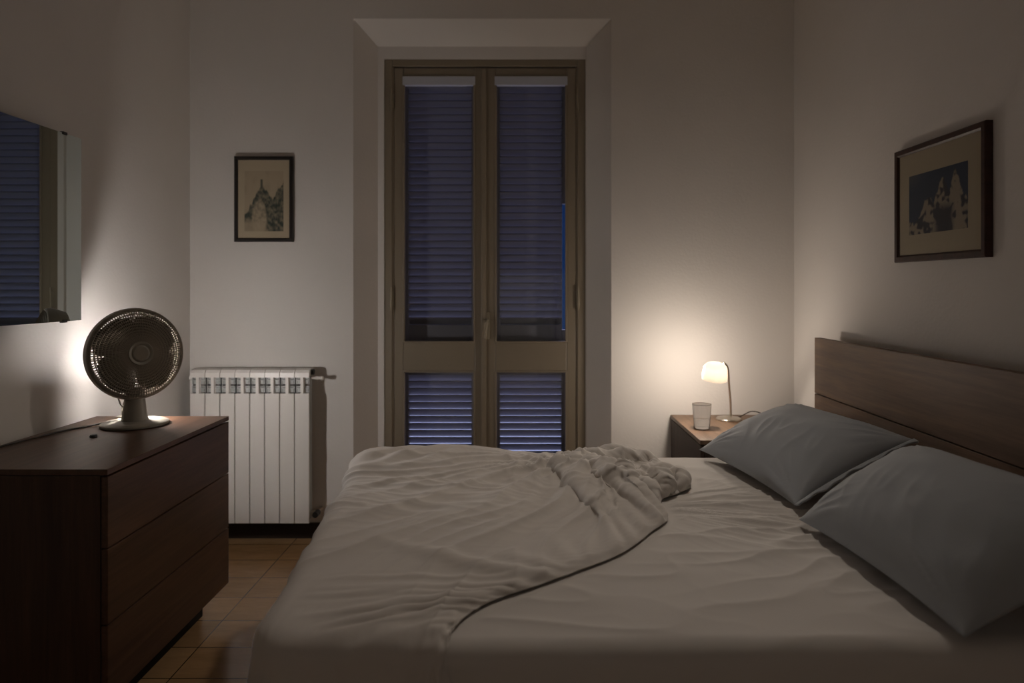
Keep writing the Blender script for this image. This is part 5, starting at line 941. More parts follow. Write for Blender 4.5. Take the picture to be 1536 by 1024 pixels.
-1,0,0,-1,0,1,-1,0,-1,0,0,-1,0,0,0,0,-5,5,0,1,-4,-3,-4,-4,11,-8,8,-1,2,-5,2,2,-3,-4,0,4,0,-8,6,9,15,0,0,0,-1,-1,3,0,-3,-1,4,0,-1,-2,-1,6,-3,-2,2,3,-11,8,1,-1,-6,6,-13,9,-21,2,0,15,7,3,2,0,-3,-3,-6,4,-4,-11,5,14,-9,-7,14,4,-6,-21,18,1,-4,4,8,-13,-16,18,9,-2,-12,13,-4,6,-8,6,-3,1,-2,2,0,-3,3,0,1,0,0,0,0,0,
-1,1,-1,0,0,0,0,-1,1,-2,0,0,0,-1,1,-1,0,0,0,0,-2,2,-1,-4,2,-4,5,1,-1,-1,-5,6,-5,5,-1,0,-7,2,4,-1,3,0,-4,-9,9,3,-10,-1,14,0,-1,1,0,-1,-1,-1,1,4,-3,4,-1,-3,3,1,-5,-1,8,-7,-7,8,3,-11,9,-16,13,-8,-2,5,10,-7,2,5,-1,-5,1,4,-3,-5,0,-2,-9,12,4,-2,-20,24,5,-24,2,19,-8,-4,10,2,-20,-3,22,-1,-7,2,4,1,-2,-4,4,4,-7,2,-1,3,
-1,0,2,-1,0,-1,0,0,0,0,0,0,0,-1,0,0,0,0,-1,1,-1,0,0,0,-1,1,0,-1,-5,0,0,2,4,-5,0,-9,-2,6,6,1,-2,-3,3,-3,2,2,1,-4,-7,3,1,4,-5,6,2,-3,15,-1,-1,1,-1,2,0,0,0,-1,1,-5,3,0,5,-4,-6,10,0,-21,14,7,-15,17,-17,9,-8,2,7,2,-11,12,1,-6,-1,3,0,-7,1,-1,1,4,-8,-16,27,-2,-2,-11,18,-7,-20,22,-3,-4,-2,15,-1,-24,7,16,-5,-10,15,-8,
8,-5,-1,-3,7,-6,5,-4,1,3,-3,3,0,-1,0,0,0,0,0,0,0,0,0,0,-1,0,0,0,-2,1,-1,-1,1,0,0,0,0,-1,-3,2,-5,1,-4,1,-1,-2,-1,9,-2,1,-3,3,1,-2,2,2,-3,-8,-2,5,7,-8,0,8,14,-1,0,-2,1,-1,3,1,0,-1,-2,-1,1,-2,4,-7,2,6,-3,-6,6,-1,3,-3,-7,4,-2,4,1,-8,10,-8,-10,-1,-1,0,3,13,6,-3,-3,-2,4,-5,-12,16,5,-19,8,12,-16,-12,26,-12,7,-14,
18,-4,-18,15,4,-3,-5,9,1,1,0,-2,1,0,-2,2,0,-3,5,-3,1,1,-1,0,1,0,0,0,-1,0,-1,0,1,0,-1,-1,0,0,0,0,0,-3,3,0,-1,-2,0,-1,-10,1,6,1,2,0,1,-3,1,1,0,0,-1,-3,-6,4,7,0,-4,-5,-1,9,-1,-12,15,0,-2,-1,-2,5,-5,4,-3,2,-1,0,-8,6,-7,1,6,-9,-9,21,-4,-8,0,-10,12,2,6,-2,-1,3,-2,2,5,1,0,-1,-4,-8,-1,8,0,0,-1,3,-10,-5,4,11,
-17,10,13,-16,-7,16,-9,8,-8,11,-4,-17,15,4,-9,1,2,6,-1,3,-2,2,-3,0,-2,2,-1,2,1,-1,0,-1,-1,0,0,-1,1,0,0,0,-2,0,0,-1,2,-2,-2,0,2,-1,-4,2,1,-4,-2,-3,9,1,-9,-2,5,0,-2,4,4,-2,1,-4,-1,5,1,-9,-1,9,2,-9,-3,3,7,-1,2965,11,-2,-15,-9,-8,-13,-9,-11,-5,11,15,15,13,-3,-15,-15,-1,2,-19,5,-5,-6,-19,-19,-20,-19,-11,-15,-19,-20,-19,-20,-19,-20,-19,-20,-19,-19,-20,
-19,-20,-19,-20,-19,-20,-19,-20,-19,-20,-19,-20,-19,-20,-19,-20,-19,-20,-19,-20,-19,-20,-19,-20,-19,-20,-19,-20,-19,-20,-19,-20,-19,-20,-20,-19,-20,-19,-20,-19,-20,-19,-20,-19,-20,-19,-19,-19,-19,-16,-19,-15,-3,-14,-14,-7,-13,-13,-17,-13,-13,-18,-2,6,7,-2,-19,-16,4,9,-12,-13,-14,-11,-18,-11,3,-3,-8,8,-1,-11,4,-1,-4,-14,-2,6,-6,1,8,2,-3,2,4,-4,3,-7,-6,-1,1,2,10,0,2,-3,-6,12,-17,11,-10,3,1,0,0,1,-1,0,0,0,
0,0,0,0,0,0,0,0,0,0,0,0,0,0,0,0,0,0,0,0,0,0,0,0,0,0,0,0,0,0,0,0,0,0,0,0,0,0,0,0,0,0,1,-1,1,-1,1,-1,1,-1,1,-1,1,0,0,0,1,-2,3,-4,-7,8,0,-4,5,3,1,-3,-3,3,-6,-2,0,6,2,-1,-4,-1,0,0,2,-1,6,-1,-9,5,9,-13,4,11,-13,-4,5,11,-7,-9,-6,0,4,8,-2,-3,4,0,0,0,-9,-3,0,1,0,8,2,-11,5,-3,1,-4,7,1,
-1,1,0,0,-1,0,0,0,0,0,0,0,0,0,-1,1,0,0,0,0,0,0,0,0,0,0,0,0,0,0,0,1,-1,1,-1,1,-1,1,-1,1,-1,1,-1,1,-1,1,-1,1,-1,1,-1,1,-1,1,-1,1,-1,1,-1,1,-1,0,0,-1,1,1,-1,3,-5,0,1,-3,6,-3,4,-2,3,0,-1,-3,6,-10,2,7,1,-9,-1,-1,-1,0,4,5,-6,-2,7,1,-9,2,10,-5,-7,11,2,-10,-3,-5,3,9,2,-3,-1,6,-4,3,-8,-5,-1,1,7,3,
-1,-1,-13,8,-4,-3,11,-2,0,1,0,0,-1,0,0,0,0,0,0,0,0,0,0,0,0,0,0,0,0,0,0,0,0,0,0,1,-1,1,-1,0,0,0,0,0,0,0,0,0,0,0,0,0,0,0,0,0,1,-1,1,-1,1,-1,1,-1,1,-1,1,-1,1,-1,0,1,-2,0,1,-2,10,-5,-3,5,-10,7,0,0,2,1,4,-2,-2,-9,-1,9,1,-6,5,1,-3,3,-7,-5,7,1,-8,8,7,-10,-2,12,-2,-3,-3,1,2,-7,-2,6,8,-3,-2,3,
0,0,-1,-9,-2,-1,2,9,-1,0,-4,-3,2,4,-1,-1,1,0,0,0,-1,0,0,0,0,0,0,0,0,0,1,-1,0,0,0,0,0,0,0,0,0,1,-1,0,0,0,0,0,0,0,0,0,0,0,0,0,1,-1,1,-1,1,-1,1,-1,0,0,0,0,0,1,-1,1,-1,1,-1,1,-1,1,-1,1,0,-2,-1,1,1,4,-2,2,-5,-3,3,1,3,4,-8,8,-9,-1,2,6,-10,-1,2,4,3,-6,7,-2,-7,0,-1,1,0,10,-4,-2,8,-11,8,-6,
8,-10,-6,3,8,4,-5,0,5,-4,3,-8,-5,0,1,7,3,-1,-2,-4,0,2,0,0,1,0,1,-2,0,0,0,0,0,0,0,0,0,0,0,0,0,0,0,0,0,0,0,1,-1,0,0,0,0,0,0,0,0,0,1,-1,1,-1,1,-1,0,0,0,0,0,1,-1,1,-1,1,-1,1,-1,0,1,-1,1,-1,1,-1,1,-1,1,-1,0,1,-1,0,-4,3,3,-4,0,10,-8,0,3,-5,5,5,-12,2,1,-4,1,0,-1,1,4,4,-9,9,-1,-6,7,-8,
-4,6,6,-6,1,6,-7,7,9,-4,-10,-3,6,8,0,-6,4,2,0,-2,-9,-2,-1,3,8,-1,2,-5,1,-2,0,2,-1,1,0,-1,0,0,0,0,0,0,0,0,0,0,0,0,0,0,0,0,0,0,0,0,0,0,0,0,0,0,1,-1,1,-1,0,0,0,0,0,0,0,1,-1,1,-1,0,0,0,1,-1,1,-1,1,-1,0,0,0,1,-1,1,-1,1,-1,0,1,-1,2,0,-5,4,-3,-3,7,-1,-2,3,-6,3,8,-8,2,-2,6,-11,3,-2,9,-5,
-1,5,-1,-7,9,-4,-5,10,1,-11,8,4,-6,-6,6,0,7,1,-7,-8,2,8,3,-2,-2,6,-3,1,-9,-4,0,1,8,2,0,-2,-1,-2,0,0,1,0,1,-1,-1,0,0,0,0,0,0,0,0,0,-1,1,0,0,0,0,0,0,0,0,0,0,0,0,0,0,0,0,0,0,0,0,0,1,-1,1,-1,0,0,0,1,-1,1,-1,0,0,0,1,-1,1,-1,1,-1,0,1,-1,1,-1,1,-1,0,0,1,1,-4,2,3,-3,-3,2,1,-3,-3,3,9,-3,
-6,-1,-2,2,4,1,-5,10,-2,-7,6,-5,-3,7,-2,1,1,1,-7,3,3,-2,-5,4,3,5,-1,-10,-5,6,8,-1,-4,3,2,0,-3,-9,-1,0,6,5,0,0,-2,-4,1,1,0,-1,2,-2,0,0,0,0,0,0,0,0,0,0,0,0,0,0,0,0,0,0,0,0,0,0,0,0,1,-1,0,0,0,0,0,1,-1,0,0,0,1,-1,1,-1,0,0,0,1,-1,1,-1,0,1,-1,1,-1,1,-1,0,1,-1,1,-1,1,-1,1,-2,2,1,-4,4,2,
-2,-4,2,0,-4,11,-4,-3,-1,1,-6,7,-5,5,-1,-4,8,-2,-3,2,-5,-1,12,-9,3,2,-2,3,-7,6,-1,-7,1,4,4,-6,-9,-1,9,5,-3,-3,5,-1,1,-9,-5,0,3,8,1,-1,-2,-2,0,0,1,0,0,-1,0,0,0,0,0,0,0,0,0,0,0,0,0,0,0,0,0,0,0,0,0,0,0,0,0,0,0,0,0,1,-1,0,0,0,1,-1,0,0,0,1,-1,1,-1,0,1,-1,1,-1,0,1,-1,1,-1,1,-1,0,1,-1,1,-1,
0,0,-1,2,0,-3,0,1,7,-10,0,2,2,2,0,-4,1,-1,7,-2,-7,-1,6,2,-4,-1,0,1,-2,9,-9,-2,2,2,-4,0,11,-9,3,4,0,2,4,2,-9,-6,4,9,-1,-4,4,2,0,-4,-9,-1,1,8,1,0,-1,-2,-1,1,0,0,-1,0,0,0,0,0,0,0,0,0,0,0,0,0,0,0,0,0,0,1,-1,0,0,0,1,-1,0,0,0,1,-1,0,0,0,1,-1,0,0,0,1,-1,0,0,0,1,-1,0,0,0,1,-1,0,1,-1,
1,-1,1,-1,0,1,-1,1,0,0,-1,0,2,1,-6,0,5,-2,-2,1,1,-1,-6,8,-3,0,5,-6,-1,2,2,2,-5,-1,0,-1,7,2,1,-4,-2,-2,7,-9,3,8,-8,4,3,-2,0,6,0,-12,-3,8,7,-4,-2,6,-1,0,-10,-3,-1,6,6,-1,0,-1,-2,-1,0,1,0,-1,0,0,0,0,0,0,0,0,0,0,0,0,-1,1,0,0,0,0,0,0,0,0,0,0,0,0,0,0,0,0,1,-1,0,0,0,1,-1,0,0,0,1,-1,0,1,
-1,1,-1,0,1,-1,0,1,-1,1,-1,1,-1,0,1,-1,0,0,0,0,1,-2,4,-3,-4,3,1,1,-1,-1,7,-7,0,1,-4,0,2,5,0,-4,-3,1,-1,1,7,-6,0,11,-8,-6,3,8,-11,4,7,-9,7,-5,1,0,5,-5,-9,1,9,3,-6,2,4,0,-4,-10,0,3,5,1,1,0,-4,1,0,-1,1,-1,0,0,0,0,0,0,0,0,0,0,0,0,0,0,0,0,0,0,0,0,0,0,0,0,0,1,-1,0,0,0,0,0,0,1,-1,0,
0,0,1,-1,0,1,-1,0,1,-1,1,-1,0,1,-1,0,1,-1,1,-1,1,0,-1,1,-1,0,1,0,0,-3,3,0,-3,0,0,2,2,-5,5,-5,0,6,-4,-4,5,3,-2,-3,-1,-1,1,2,1,1,4,-8,4,3,-9,4,7,-10,5,5,10,-2,-4,1,-2,5,-9,-7,6,9,-3,-3,6,-1,1,-10,-4,1,6,3,1,1,-5,0,0,0,-1,0,0,0,0,0,0,0,0,0,0,0,0,0,0,0,0,0,0,0,0,0,0,0,0,0,0,0,0,0,
1,-1,0,0,0,0,0,0,1,-1,0,1,-1,0,1,-1,0,0,0,1,-1,0,1,-1,0,1,-1,1,-1,0,1,-1,1,0,-1,0,2,-2,1,2,-4,-1,1,1,0,2,-1,-4,1,4,0,-4,3,2,-3,-3,0,0,0,6,2,4,-5,-1,-7,4,4,-8,6,1,-8,7,8,1,-5,-3,4,2,-1,-10,-3,8,5,-4,0,5,0,-4,-10,0,6,3,-1,-4,2,0,0,1,-1,0,0,0,0,0,0,0,0,0,0,0,0,0,0,0,0,0,0,0,0,0,
1,-1,0,0,0,0,0,0,0,0,0,1,-1,0,1,-1,0,1,-1,0,0,0,0,0,0,1,-1,0,1,-1,0,1,-1,0,1,-1,1,-1,0,1,-1,0,1,-1,1,-3,4,-4,4,-4,1,0,0,3,-2,-1,-2,2,-1,1,5,-1,-4,-3,0,1,2,7,3,-4,-4,5,-1,-10,5,4,-8,9,-3,-8,6,1,2,-5,-3,3,4,-5,-9,0,12,-1,-4,5,0,0,-10,-3,3,6,0,-2,0,0,0,0,-1,0,0,0,0,0,0,0,0,0,0,0,0,0,
0,0,0,0,0,0,0,0,0,0,0,1,-1,0,1,-1,0,0,0,0,0,0,0,0,0,0,0,0,1,-1,0,1,-1,0,1,-1,0,1,-1,0,1,-1,0,1,-1,1,0,-1,1,-1,0,-1,2,-2,1,1,0,-3,1,0,1,3,-4,-1,2,-1,-1,3,2,-2,-3,-1,0,-1,7,5,-5,-5,5,-5,-1,7,-5,7,-1,-10,10,-4,0,5,2,1,-4,-4,4,5,-7,-8,4,9,-5,-1,7,-1,-3,-11,2,5,2,-2,0,-1,1,-1,1,-1,0,0,0,0,
0,0,0,0,0,0,0,0,0,0,0,0,0,0,0,0,0,0,0,0,0,0,0,0,0,1,-1,0,1,-1,0,1,-1,0,1,-1,0,1,-1,0,1,-1,0,1,-1,0,1,0,-1,1,-1,0,1,-1,0,1,-1,0,1,-3,2,-1,0,5,-5,1,0,-1,1,3,-5,-1,3,-1,-2,4,3,-3,-4,0,0,2,7,-4,-5,4,1,-6,6,3,0,-9,7,4,-7,2,0,3,1,4,0,-4,-4,5,2,-8,-5,8,4,-5,4,2,0,-10,-5,8,2,-1,-1,0,
-1,1,-1,0,1,-1,0,0,0,0,0,0,0,0,0,0,0,0,0,0,0,0,0,0,0,0,0,0,0,0,0,0,0,0,0,0,0,0,0,0,0,0,0,1,-1,0,1,-1,0,1,-1,0,1,0,-1,0,1,-1,1,0,-1,1,-1,0,1,0,-1,0,0,0,-1,1,-1,0,0,-1,3,1,-4,0,3,-3,-1,6,0,-4,-2,0,0,5,1,-6,7,3,-9,-1,10,-5,2,-3,-6,5,3,-2,1,2,3,-2,2,2,-3,-6,6,2,-11,-1,11,-2,-4,7,
-1,-3,-10,4,5,-1,-1,0,0,-1,0,0,0,0,0,0,0,0,0,0,0,0,0,0,0,0,0,0,0,0,0,0,0,0,0,0,0,0,0,0,0,0,1,-1,0,1,-1,0,1,-1,0,0,1,-1,0,1,-1,0,1,-1,0,0,1,-1,0,1,-1,0,1,-1,1,0,-1,0,0,0,-1,1,-1,0,-1,1,1,-1,2,0,-3,0,3,-3,1,5,-2,-4,-2,0,2,7,-7,5,5,-9,-5,7,5,1,-10,4,-5,5,-1,4,1,-1,1,2,-3,0,7,0,
-7,4,2,-11,3,8,-5,1,6,-1,-9,-4,7,0,-1,0,-1,1,-1,0,0,0,0,0,0,0,0,0,0,0,0,0,0,0,0,0,0,0,0,0,0,0,0,0,1,-1,0,1,-1,0,0,0,0,0,0,0,0,1,-1,0,0,0,0,0,1,-1,0,1,0,-1,0,1,-1,0,1,-1,0,1,-1,0,1,-1,1,-1,-2,3,-2,0,0,0,0,0,3,-2,-3,2,1,-3,3,3,-2,-4,0,0,2,0,3,6,-7,-6,3,9,-4,-4,6,-8,2,-1,5,-3,
4,-4,-4,2,7,-2,-5,10,0,-6,3,-1,-10,8,4,-5,5,1,-2,-11,6,2,-2,0,0,-1,0,0,0,0,1,-1,0,0,0,0,0,0,0,0,0,0,0,0,0,0,0,0,0,1,-1,0,0,0,0,0,0,0,0,1,-1,0,1,-1,0,0,1,-1,0,1,-1,0,0,1,-1,0,0,1,-1,0,1,-1,0,1,0,-1,1,-1,0,1,-1,0,-2,1,0,0,0,0,1,-1,3,-2,-2,2,-2,-1,5,2,-4,-3,-1,1,2,0,8,-1,-10,0,9,1,
-4,-3,-2,8,-5,-6,8,0,10,-6,3,-2,-4,1,0,-9,11,6,-7,2,-2,-9,11,-2,-3,7,0,-8,-1,4,-1,-1,-1,1,-1,1,-1,0,0,0,1,-1,0,0,0,0,0,0,0,0,0,0,0,0,0,0,0,0,0,0,0,0,0,0,1,-1,0,0,0,0,0,1,-1,0,0,1,-1,0,1,-1,0,0,1,-1,0,0,1,-1,0,1,0,-1,0,1,-1,1,0,-1,0,0,-2,0,0,1,1,-1,0,0,3,-3,-2,3,-2,0,5,-1,-4,-2,1,0,
4,4,2,-11,-2,9,4,-7,-3,9,-6,-2,7,-5,-3,9,2,7,-3,-2,3,0,-3,-1,-8,4,9,-2,0,-2,-10,11,-4,3,3,-2,-8,5,-2,0,0,-1,0,0,0,0,0,0,0,0,0,0,0,0,0,0,1,-1,0,0,0,0,0,0,0,0,0,0,0,0,0,0,0,0,0,0,1,-1,0,0,0,0,0,0,0,0,0,1,0,-1,0,1,0,-1,0,1,0,-1,0,1,-1,0,1,-1,0,1,-1,0,-1,0,0,0,0,1,0,0,1,-2,-1,1,
-2,3,4,-2,-5,0,0,2,4,5,-7,-6,6,3,-2,4,-4,-2,6,-7,-2,10,-7,-2,2,1,6,-1,-7,5,3,-2,-4,-8,1,11,-1,-1,-1,-7,10,-8,7,2,-7,1,-2,1,-1,-1,1,-1,1,0,-1,1,-1,1,0,0,0,0,0,-1,0,0,0,1,-1,0,0,0,0,0,0,0,0,1,-1,0,0,0,0,0,0,0,0,0,1,-1,0,0,1,-1,0,0,0,1,-1,0,0,1,-1,0,0,1,-1,0,1,-1,0,1,-1,0,0,1,-2,1,-2,1,
0,0,1,0,2,-3,0,0,-3,4,3,-4,-2,0,0,3,6,0,-10,0,11,2,-9,-4,9,-4,-3,0,4,-5,9,-5,4,-5,0,6,1,-5,0,3,2,-1,-6,-6,10,4,0,-1,-7,6,-5,6,1,-5,1,-3,0,0,0,0,0,0,0,0,1,-1,1,-1,0,0,0,1,-1,0,0,-1,1,-1,1,-1,0,0,1,-1,0,0,0,0,0,1,-1,0,0,1,-1,0,0,1,-1,0,0,1,0,-1,0,0,1,-1,0,0,1,-1,0,0,1,-1,0,1,0,-1,
1,0,0,-1,0,-1,0,0,0,1,-1,1,1,-3,1,-1,0,4,1,-4,-3,1,1,6,2,-8,-4,10,1,-5,7,-4,-7,9,-6,4,3,-4,-2,7,7,0,-8,2,6,1,-2,-2,0,2,0,-5,-7,5,7,1,-1,-2,0,-2,1,-1,0,0,-1,0,-1,1,-1,1,0,0,-1,1,-1,1,0,-1,1,-1,1,0,-1,1,-1,0,0,0,-1,0,0,0,0,0,0,0,0,0,0,0,0,0,0,0,0,0,1,-1,0,0,0,1,-1,0,0,1,-1,0,0,1,
0,-1,0,1,0,-1,0,1,-1,0,0,0,-1,1,-1,0,0,0,0,2,0,-4,2,-1,0,5,-1,-4,-1,-1,3,7,-3,-9,5,7,-3,-5,-2,11,-3,-6,8,-5,4,2,-10,3,8,1,1,-10,0,4,2,2,0,-2,-1,2,-2,-7,-3,7,5,-1,-2,1,0,-3,0,-2,1,0,0,0,0,0,0,0,0,-1,1,-1,1,0,-1,1,-1,0,1,-1,0,0,0,0,0,0,-1,1,-1,0,1,-1,0,0,1,-1,0,0,1,-1,0,0,0,1,-1,0,0,0,
1,-1,0,0,1,0,-1,0,0,1,-1,0,0,1,-1,0,1,-1,0,1,-1,-1,-1,1,0,1,0,1,-1,-2,1,-2,2,4,-2,-5,1,0,7,2,-11,0,10,1,-8,5,3,-4,5,-9,1,7,-11,10,1,-10,7,-1,-1,1,-3,2,3,1,1,1,0,-2,-1,-1,-3,-5,0,5,4,-2,0,-2,-2,0,-1,0,0,-1,1,-1,1,-1,1,0,0,0,-1,1,0,-1,1,0,-1,1,0,0,0,0,0,-1,1,-1,0,0,-1,1,0,-1,0,0,0,0,0,1,
-1,0,0,0,1,-1,0,0,0,1,-1,0,0,0,1,0,-1,0,1,0,-1,0,1,-1,0,1,0,-1,0,0,-1,0,1,0,-1,2,-2,-2,2,-2,5,1,-4,-2,0,2,6,-7,-3,6,6,-6,-2,6,0,-2,-7,4,4,-5,4,-3,5,3,10,-1,-2,2,-1,-6,-1,1,3,3,2,1,1,-1,-2,2,-2,-2,1,-1,-4,-1,-3,1,1,-1,1,0,0,0,0,0,0,0,-1,1,0,-1,1,0,-1,1,0,-1,1,0,-1,0,0,1,-1,0,1,-1,0,0,
-1,1,-1,1,0,-1,0,0,1,-1,0,0,0,1,-1,0,0,0,1,0,-1,0,0,0,1,-1,0,0,1,-1,0,1,0,-1,0,0,0,0,-2,0,1,1,-1,3,-3,0,-1,0,4,0,-5,0,0,6,-1,-7,2,8,0,-7,9,-5,1,-4,-2,3,0,6,-4,6,-9,2,-2,4,6,2,1,0,-3,0,-2,-2,0,1,2,2,2,-4,-2,-2,3,-2,-2,-2,1,0,-1,1,-1,1,-1,1,-1,1,-1,1,0,-1,1,0,0,0,0,-1,1,0,-1,0,1,0,
0,-1,1,0,-1,1,0,-1,1,-1,0,0,-1,1,-1,0,0,1,-1,0,0,0,1,0,-1,0,0,0,1,0,-1,0,0,1,0,-1,0,1,0,-1,0,1,-1,0,0,-1,1,-1,0,1,-1,2,-3,0,-1,2,4,-2,-4,0,0,6,-6,-2,8,5,-8,2,3,2,-11,1,6,1,-1,-4,10,-5,3,-7,-9,2,0,3,4,1,5,3,1,2,0,0,-1,0,0,1,0,0,-6,-2,-2,-2,1,-1,1,-1,1,-1,1,-1,1,-1,1,-1,1,0,-1,1,-1,0,
1,0,-1,1,0,0,-1,0,1,0,-1,0,1,-1,0,1,-1,0,1,-1,0,0,0,0,-1,0,1,-1,0,0,0,0,1,-1,0,0,0,0,1,0,-1,0,0,1,0,-1,0,1,-1,0,1,-1,1,-1,-1,0,0,1,0,2,-4,0,-1,3,4,-5,-3,1,3,0,-5,3,8,-2,-5,8,0,-6,3,-6,5,4,-7,1,3,0,-3,3,-6,-4,1,6,3,5,1,-2,1,-1,1,0,0,0,-2,-3,2,-2,3,-2,-1,1,0,0,-1,1,-1,1,-1,1,-1,1,
-1,1,-1,1,0,-1,1,0,-1,1,0,-1,0,1,0,0,-1,1,0,0,-1,1,0,-1,0,1,-1,0,1,-1,0,0,0,0,-1,1,0,-1,0,0,0,1,0,-1,0,0,0,0,1,0,-1,0,0,1,-1,0,1,0,-1,1,-1,0,-1,1,0,-1,0,2,-3,1,-2,4,1,-4,-2,0,6,-6,0,8,2,-7,5,3,-7,-4,0,10,-6,-2,10,-1,-9,3,1,-2,-9,0,4,-2,2,0,0,0,0,0,-3,-1,-3,-3,2,6,3,10,-5,0,-1,0,0,0,
1,-1,1,-1,1,-1,1,-1,1,-1,1,-1,1,0,-1,1,0,-1,0,1,0,-1,0,1,0,-1,0,1,0,-1,0,1,0,-1,0,1,-1,0,1,-1,0,0,0,0,-1,1,0,-1,0,0,0,1,0,-1,0,0,0,0,1,-1,0,0,1,0,-1,0,1,-1,0,-1,0,-1,1,1,0,0,-3,1,0,4,-1,-4,1,0,1,-4,5,6,-3,-3,7,-3,-8,2,3,-3,6,1,-6,8,1,-10,6,0,-9,3,1,-4,-2,0,-1,-1,-2,-1,0,-2,2,6,7,5,
8,-11,1,-1,1,0,0,1,-1,1,-1,1,-1,1,-1,1,-1,1,-1,1,-1,0,1,-1,0,1,0,-1,0,1,0,-1,0,1,0,-1,0,1,0,-1,0,1,0,-1,0,1,-1,0,1,-1,0,0,0,-1,0,1,-1,0,0,0,0,1,0,-1,0,0,0,1,0,-1,0,0,1,-1,0,0,0,0,0,-1,0,0,1,0,-2,-1,2,4,-3,-3,-1,4,-5,2,6,4,-7,6,0,-9,-2,4,5,0,-5,4,4,-4,2,4,-11,6,-15,2,-2,2,-1,-1,0,0,
0,-1,3,7,8,5,2,-1,-13,7,-2,0,0,0,0,0,0,0,0,0,1,-1,1,-1,1,-1,1,-1,1,0,-1,1,0,-1,0,1,0,-1,0,1,0,-1,0,0,1,-1,0,1,0,-1,0,1,0,-1,0,1,-1,0,1,-1,0,0,0,0,0,0,0,-1,0,0,0,1,0,-1,0,0,0,1,-1,0,0,1,0,-1,0,-1,0,0,1,-2,3,-3,1,-2,4,1,-4,-2,1,0,-1,5,6,-5,1,5,-8,-5,3,2,-3,7,4,-6,-5,2,-2,-1,11,-9,
-15,0,0,2,2,0,-2,-2,3,7,8,5,0,-1,-1,-10,6,-2,0,0,0,0,0,0,1,-1,1,-1,0,0,0,1,-1,1,-1,1,-1,0,1,-1,0,1,0,-1,0,1,0,-1,0,0,1,0,-1,0,1,-1,0,1,0,-1,0,1,0,-1,0,1,-1,0,0,1,-1,0,0,-1,0,1,-1,0,0,0,0,1,0,-1,0,0,1,0,-1,0,0,1,0,-1,0,-1,0,0,1,-2,0,0,4,0,-6,0,0,0,2,6,1,-4,6,-3,-8,-1,6,5,2,-6,
-4,8,2,-7,2,2,-4,5,-6,0,0,-3,-4,-1,4,9,7,4,-4,-5,4,-1,-13,10,-3,1,0,2,-1,0,1,-1,0,0,0,0,0,1,-1,0,0,0,0,0,0,1,-1,0,1,-1,0,1,0,-1,0,1,0,0,-1,0,1,0,-1,0,1,-1,0,1,0,-1,0,1,0,-1,0,1,0,-1,0,0,0,0,0,-1,1,0,0,-1,0,0,0,1,0,-1,0,0,1,0,-1,0,0,-1,1,-1,0,0,2,-3,-1,1,4,-3,-3,0,2,-2,6,5,-4,1,
1,-8,-3,6,6,1,-5,1,3,-8,5,6,-4,0,-2,-5,-11,0,-1,1,5,8,6,1,-4,-6,1,8,-6,-10,11,-4,2,-1,0,-1,1,0,0,0,0,1,-1,1,-1,0,1,-1,1,-1,1,-1,1,-1,0,1,-1,0,1,-1,0,0,1,-1,0,0,1,0,-1,0,1,0,-1,0,1,-1,0,0,1,-1,0,0,1,-1,0,0,1,-1,0,0,0,0,0,-1,0,1,0,-1,0,0,0,1,0,-1,0,0,1,-1,0,0,-1,0,0,-1,2,-3,0,2,3,-4,
-2,0,0,4,5,-1,-1,5,-7,-7,4,7,1,-3,-2,1,1,-1,0,3,2,-10,4,3,-6,1,4,6,5,-1,-5,-6,-2,7,8,-10,-12,12,-4,3,2,-3,2,-1,0,1,-1,1,-1,0,0,0,1,-1,0,0,0,1,-1,1,-1,0,1,-1,1,0,-1,0,1,0,-1,0,1,0,-1,0,0,1,-1,0,0,1,-1,0,1,0,-1,0,1,0,-1,0,0,1,-1,0,0,1,-1,0,0,0,0,-1,0,1,0,-1,0,0,0,1,-1,0,0,1,-1,0,0,-1,
0,0,0,-2,1,3,1,-5,-1,0,1,5,3,-2,2,-2,-8,0,7,2,1,-3,0,-1,0,0,0,4,-2,4,-9,2,10,1,-1,-2,-7,-5,-1,4,10,2,-15,-7,15,-5,4,-1,-6,4,-1,2,-1,0,0,0,0,0,1,-1,0,0,0,1,-1,0,0,0,0,1,-1,1,-1,0,0,1,-1,0,0,1,-1,0,0,1,0,-1,0,1,0,-1,0,1,-1,0,0,1,-1,0,0,1,0,-1,0,1,0,-1,0,0,0,0,-1,1,0,-1,0,1,0,-1,0,0,
1,0,-1,0,0,0,0,0,-1,-1,1,-1,-1,5,-3,-3,0,1,3,5,0,-1,2,-9,-2,7,6,-4,-5,4,3,-5,-3,9,-2,-8,6,-4,6,-6,1,-2,-2,-3,0,3,7,9,-4,-15,-4,11,-3,4,0,-5,3,0,1,-1,1,-1,0,0,1,-1,0,0,0,1,-1,0,1,-1,1,-1,1,-1,1,-1,0,1,0,-1,0,1,0,-1,0,0,1,-1,0,0,1,-1,0,0,1,-1,0,1,0,-1,0,0,1,-1,0,0,1,-1,0,0,1,0,-1,0,0,0,
-1,1,0,-1,0,1,0,-1,0,0,1,0,-1,0,-1,0,0,0,0,-1,1,3,-4,-2,0,2,5,3,-3,4,-7,-5,4,7,-3,3,-2,-5,0,7,-2,-5,5,0,-7,3,-2,8,-4,-1,0,2,5,8,4,-9,-15,-1,14,-3,2,0,-7,4,2,-1,-1,1,0,0,1,-1,0,0,0,1,-1,0,1,-1,0,0,0,0,0,0,0,0,1,-1,0,0,1,-1,0,0,1,0,-1,0,1,0,-1,0,1,0,-1,0,1,-1,0,0,1,0,-1,0,0,1,-1,0,
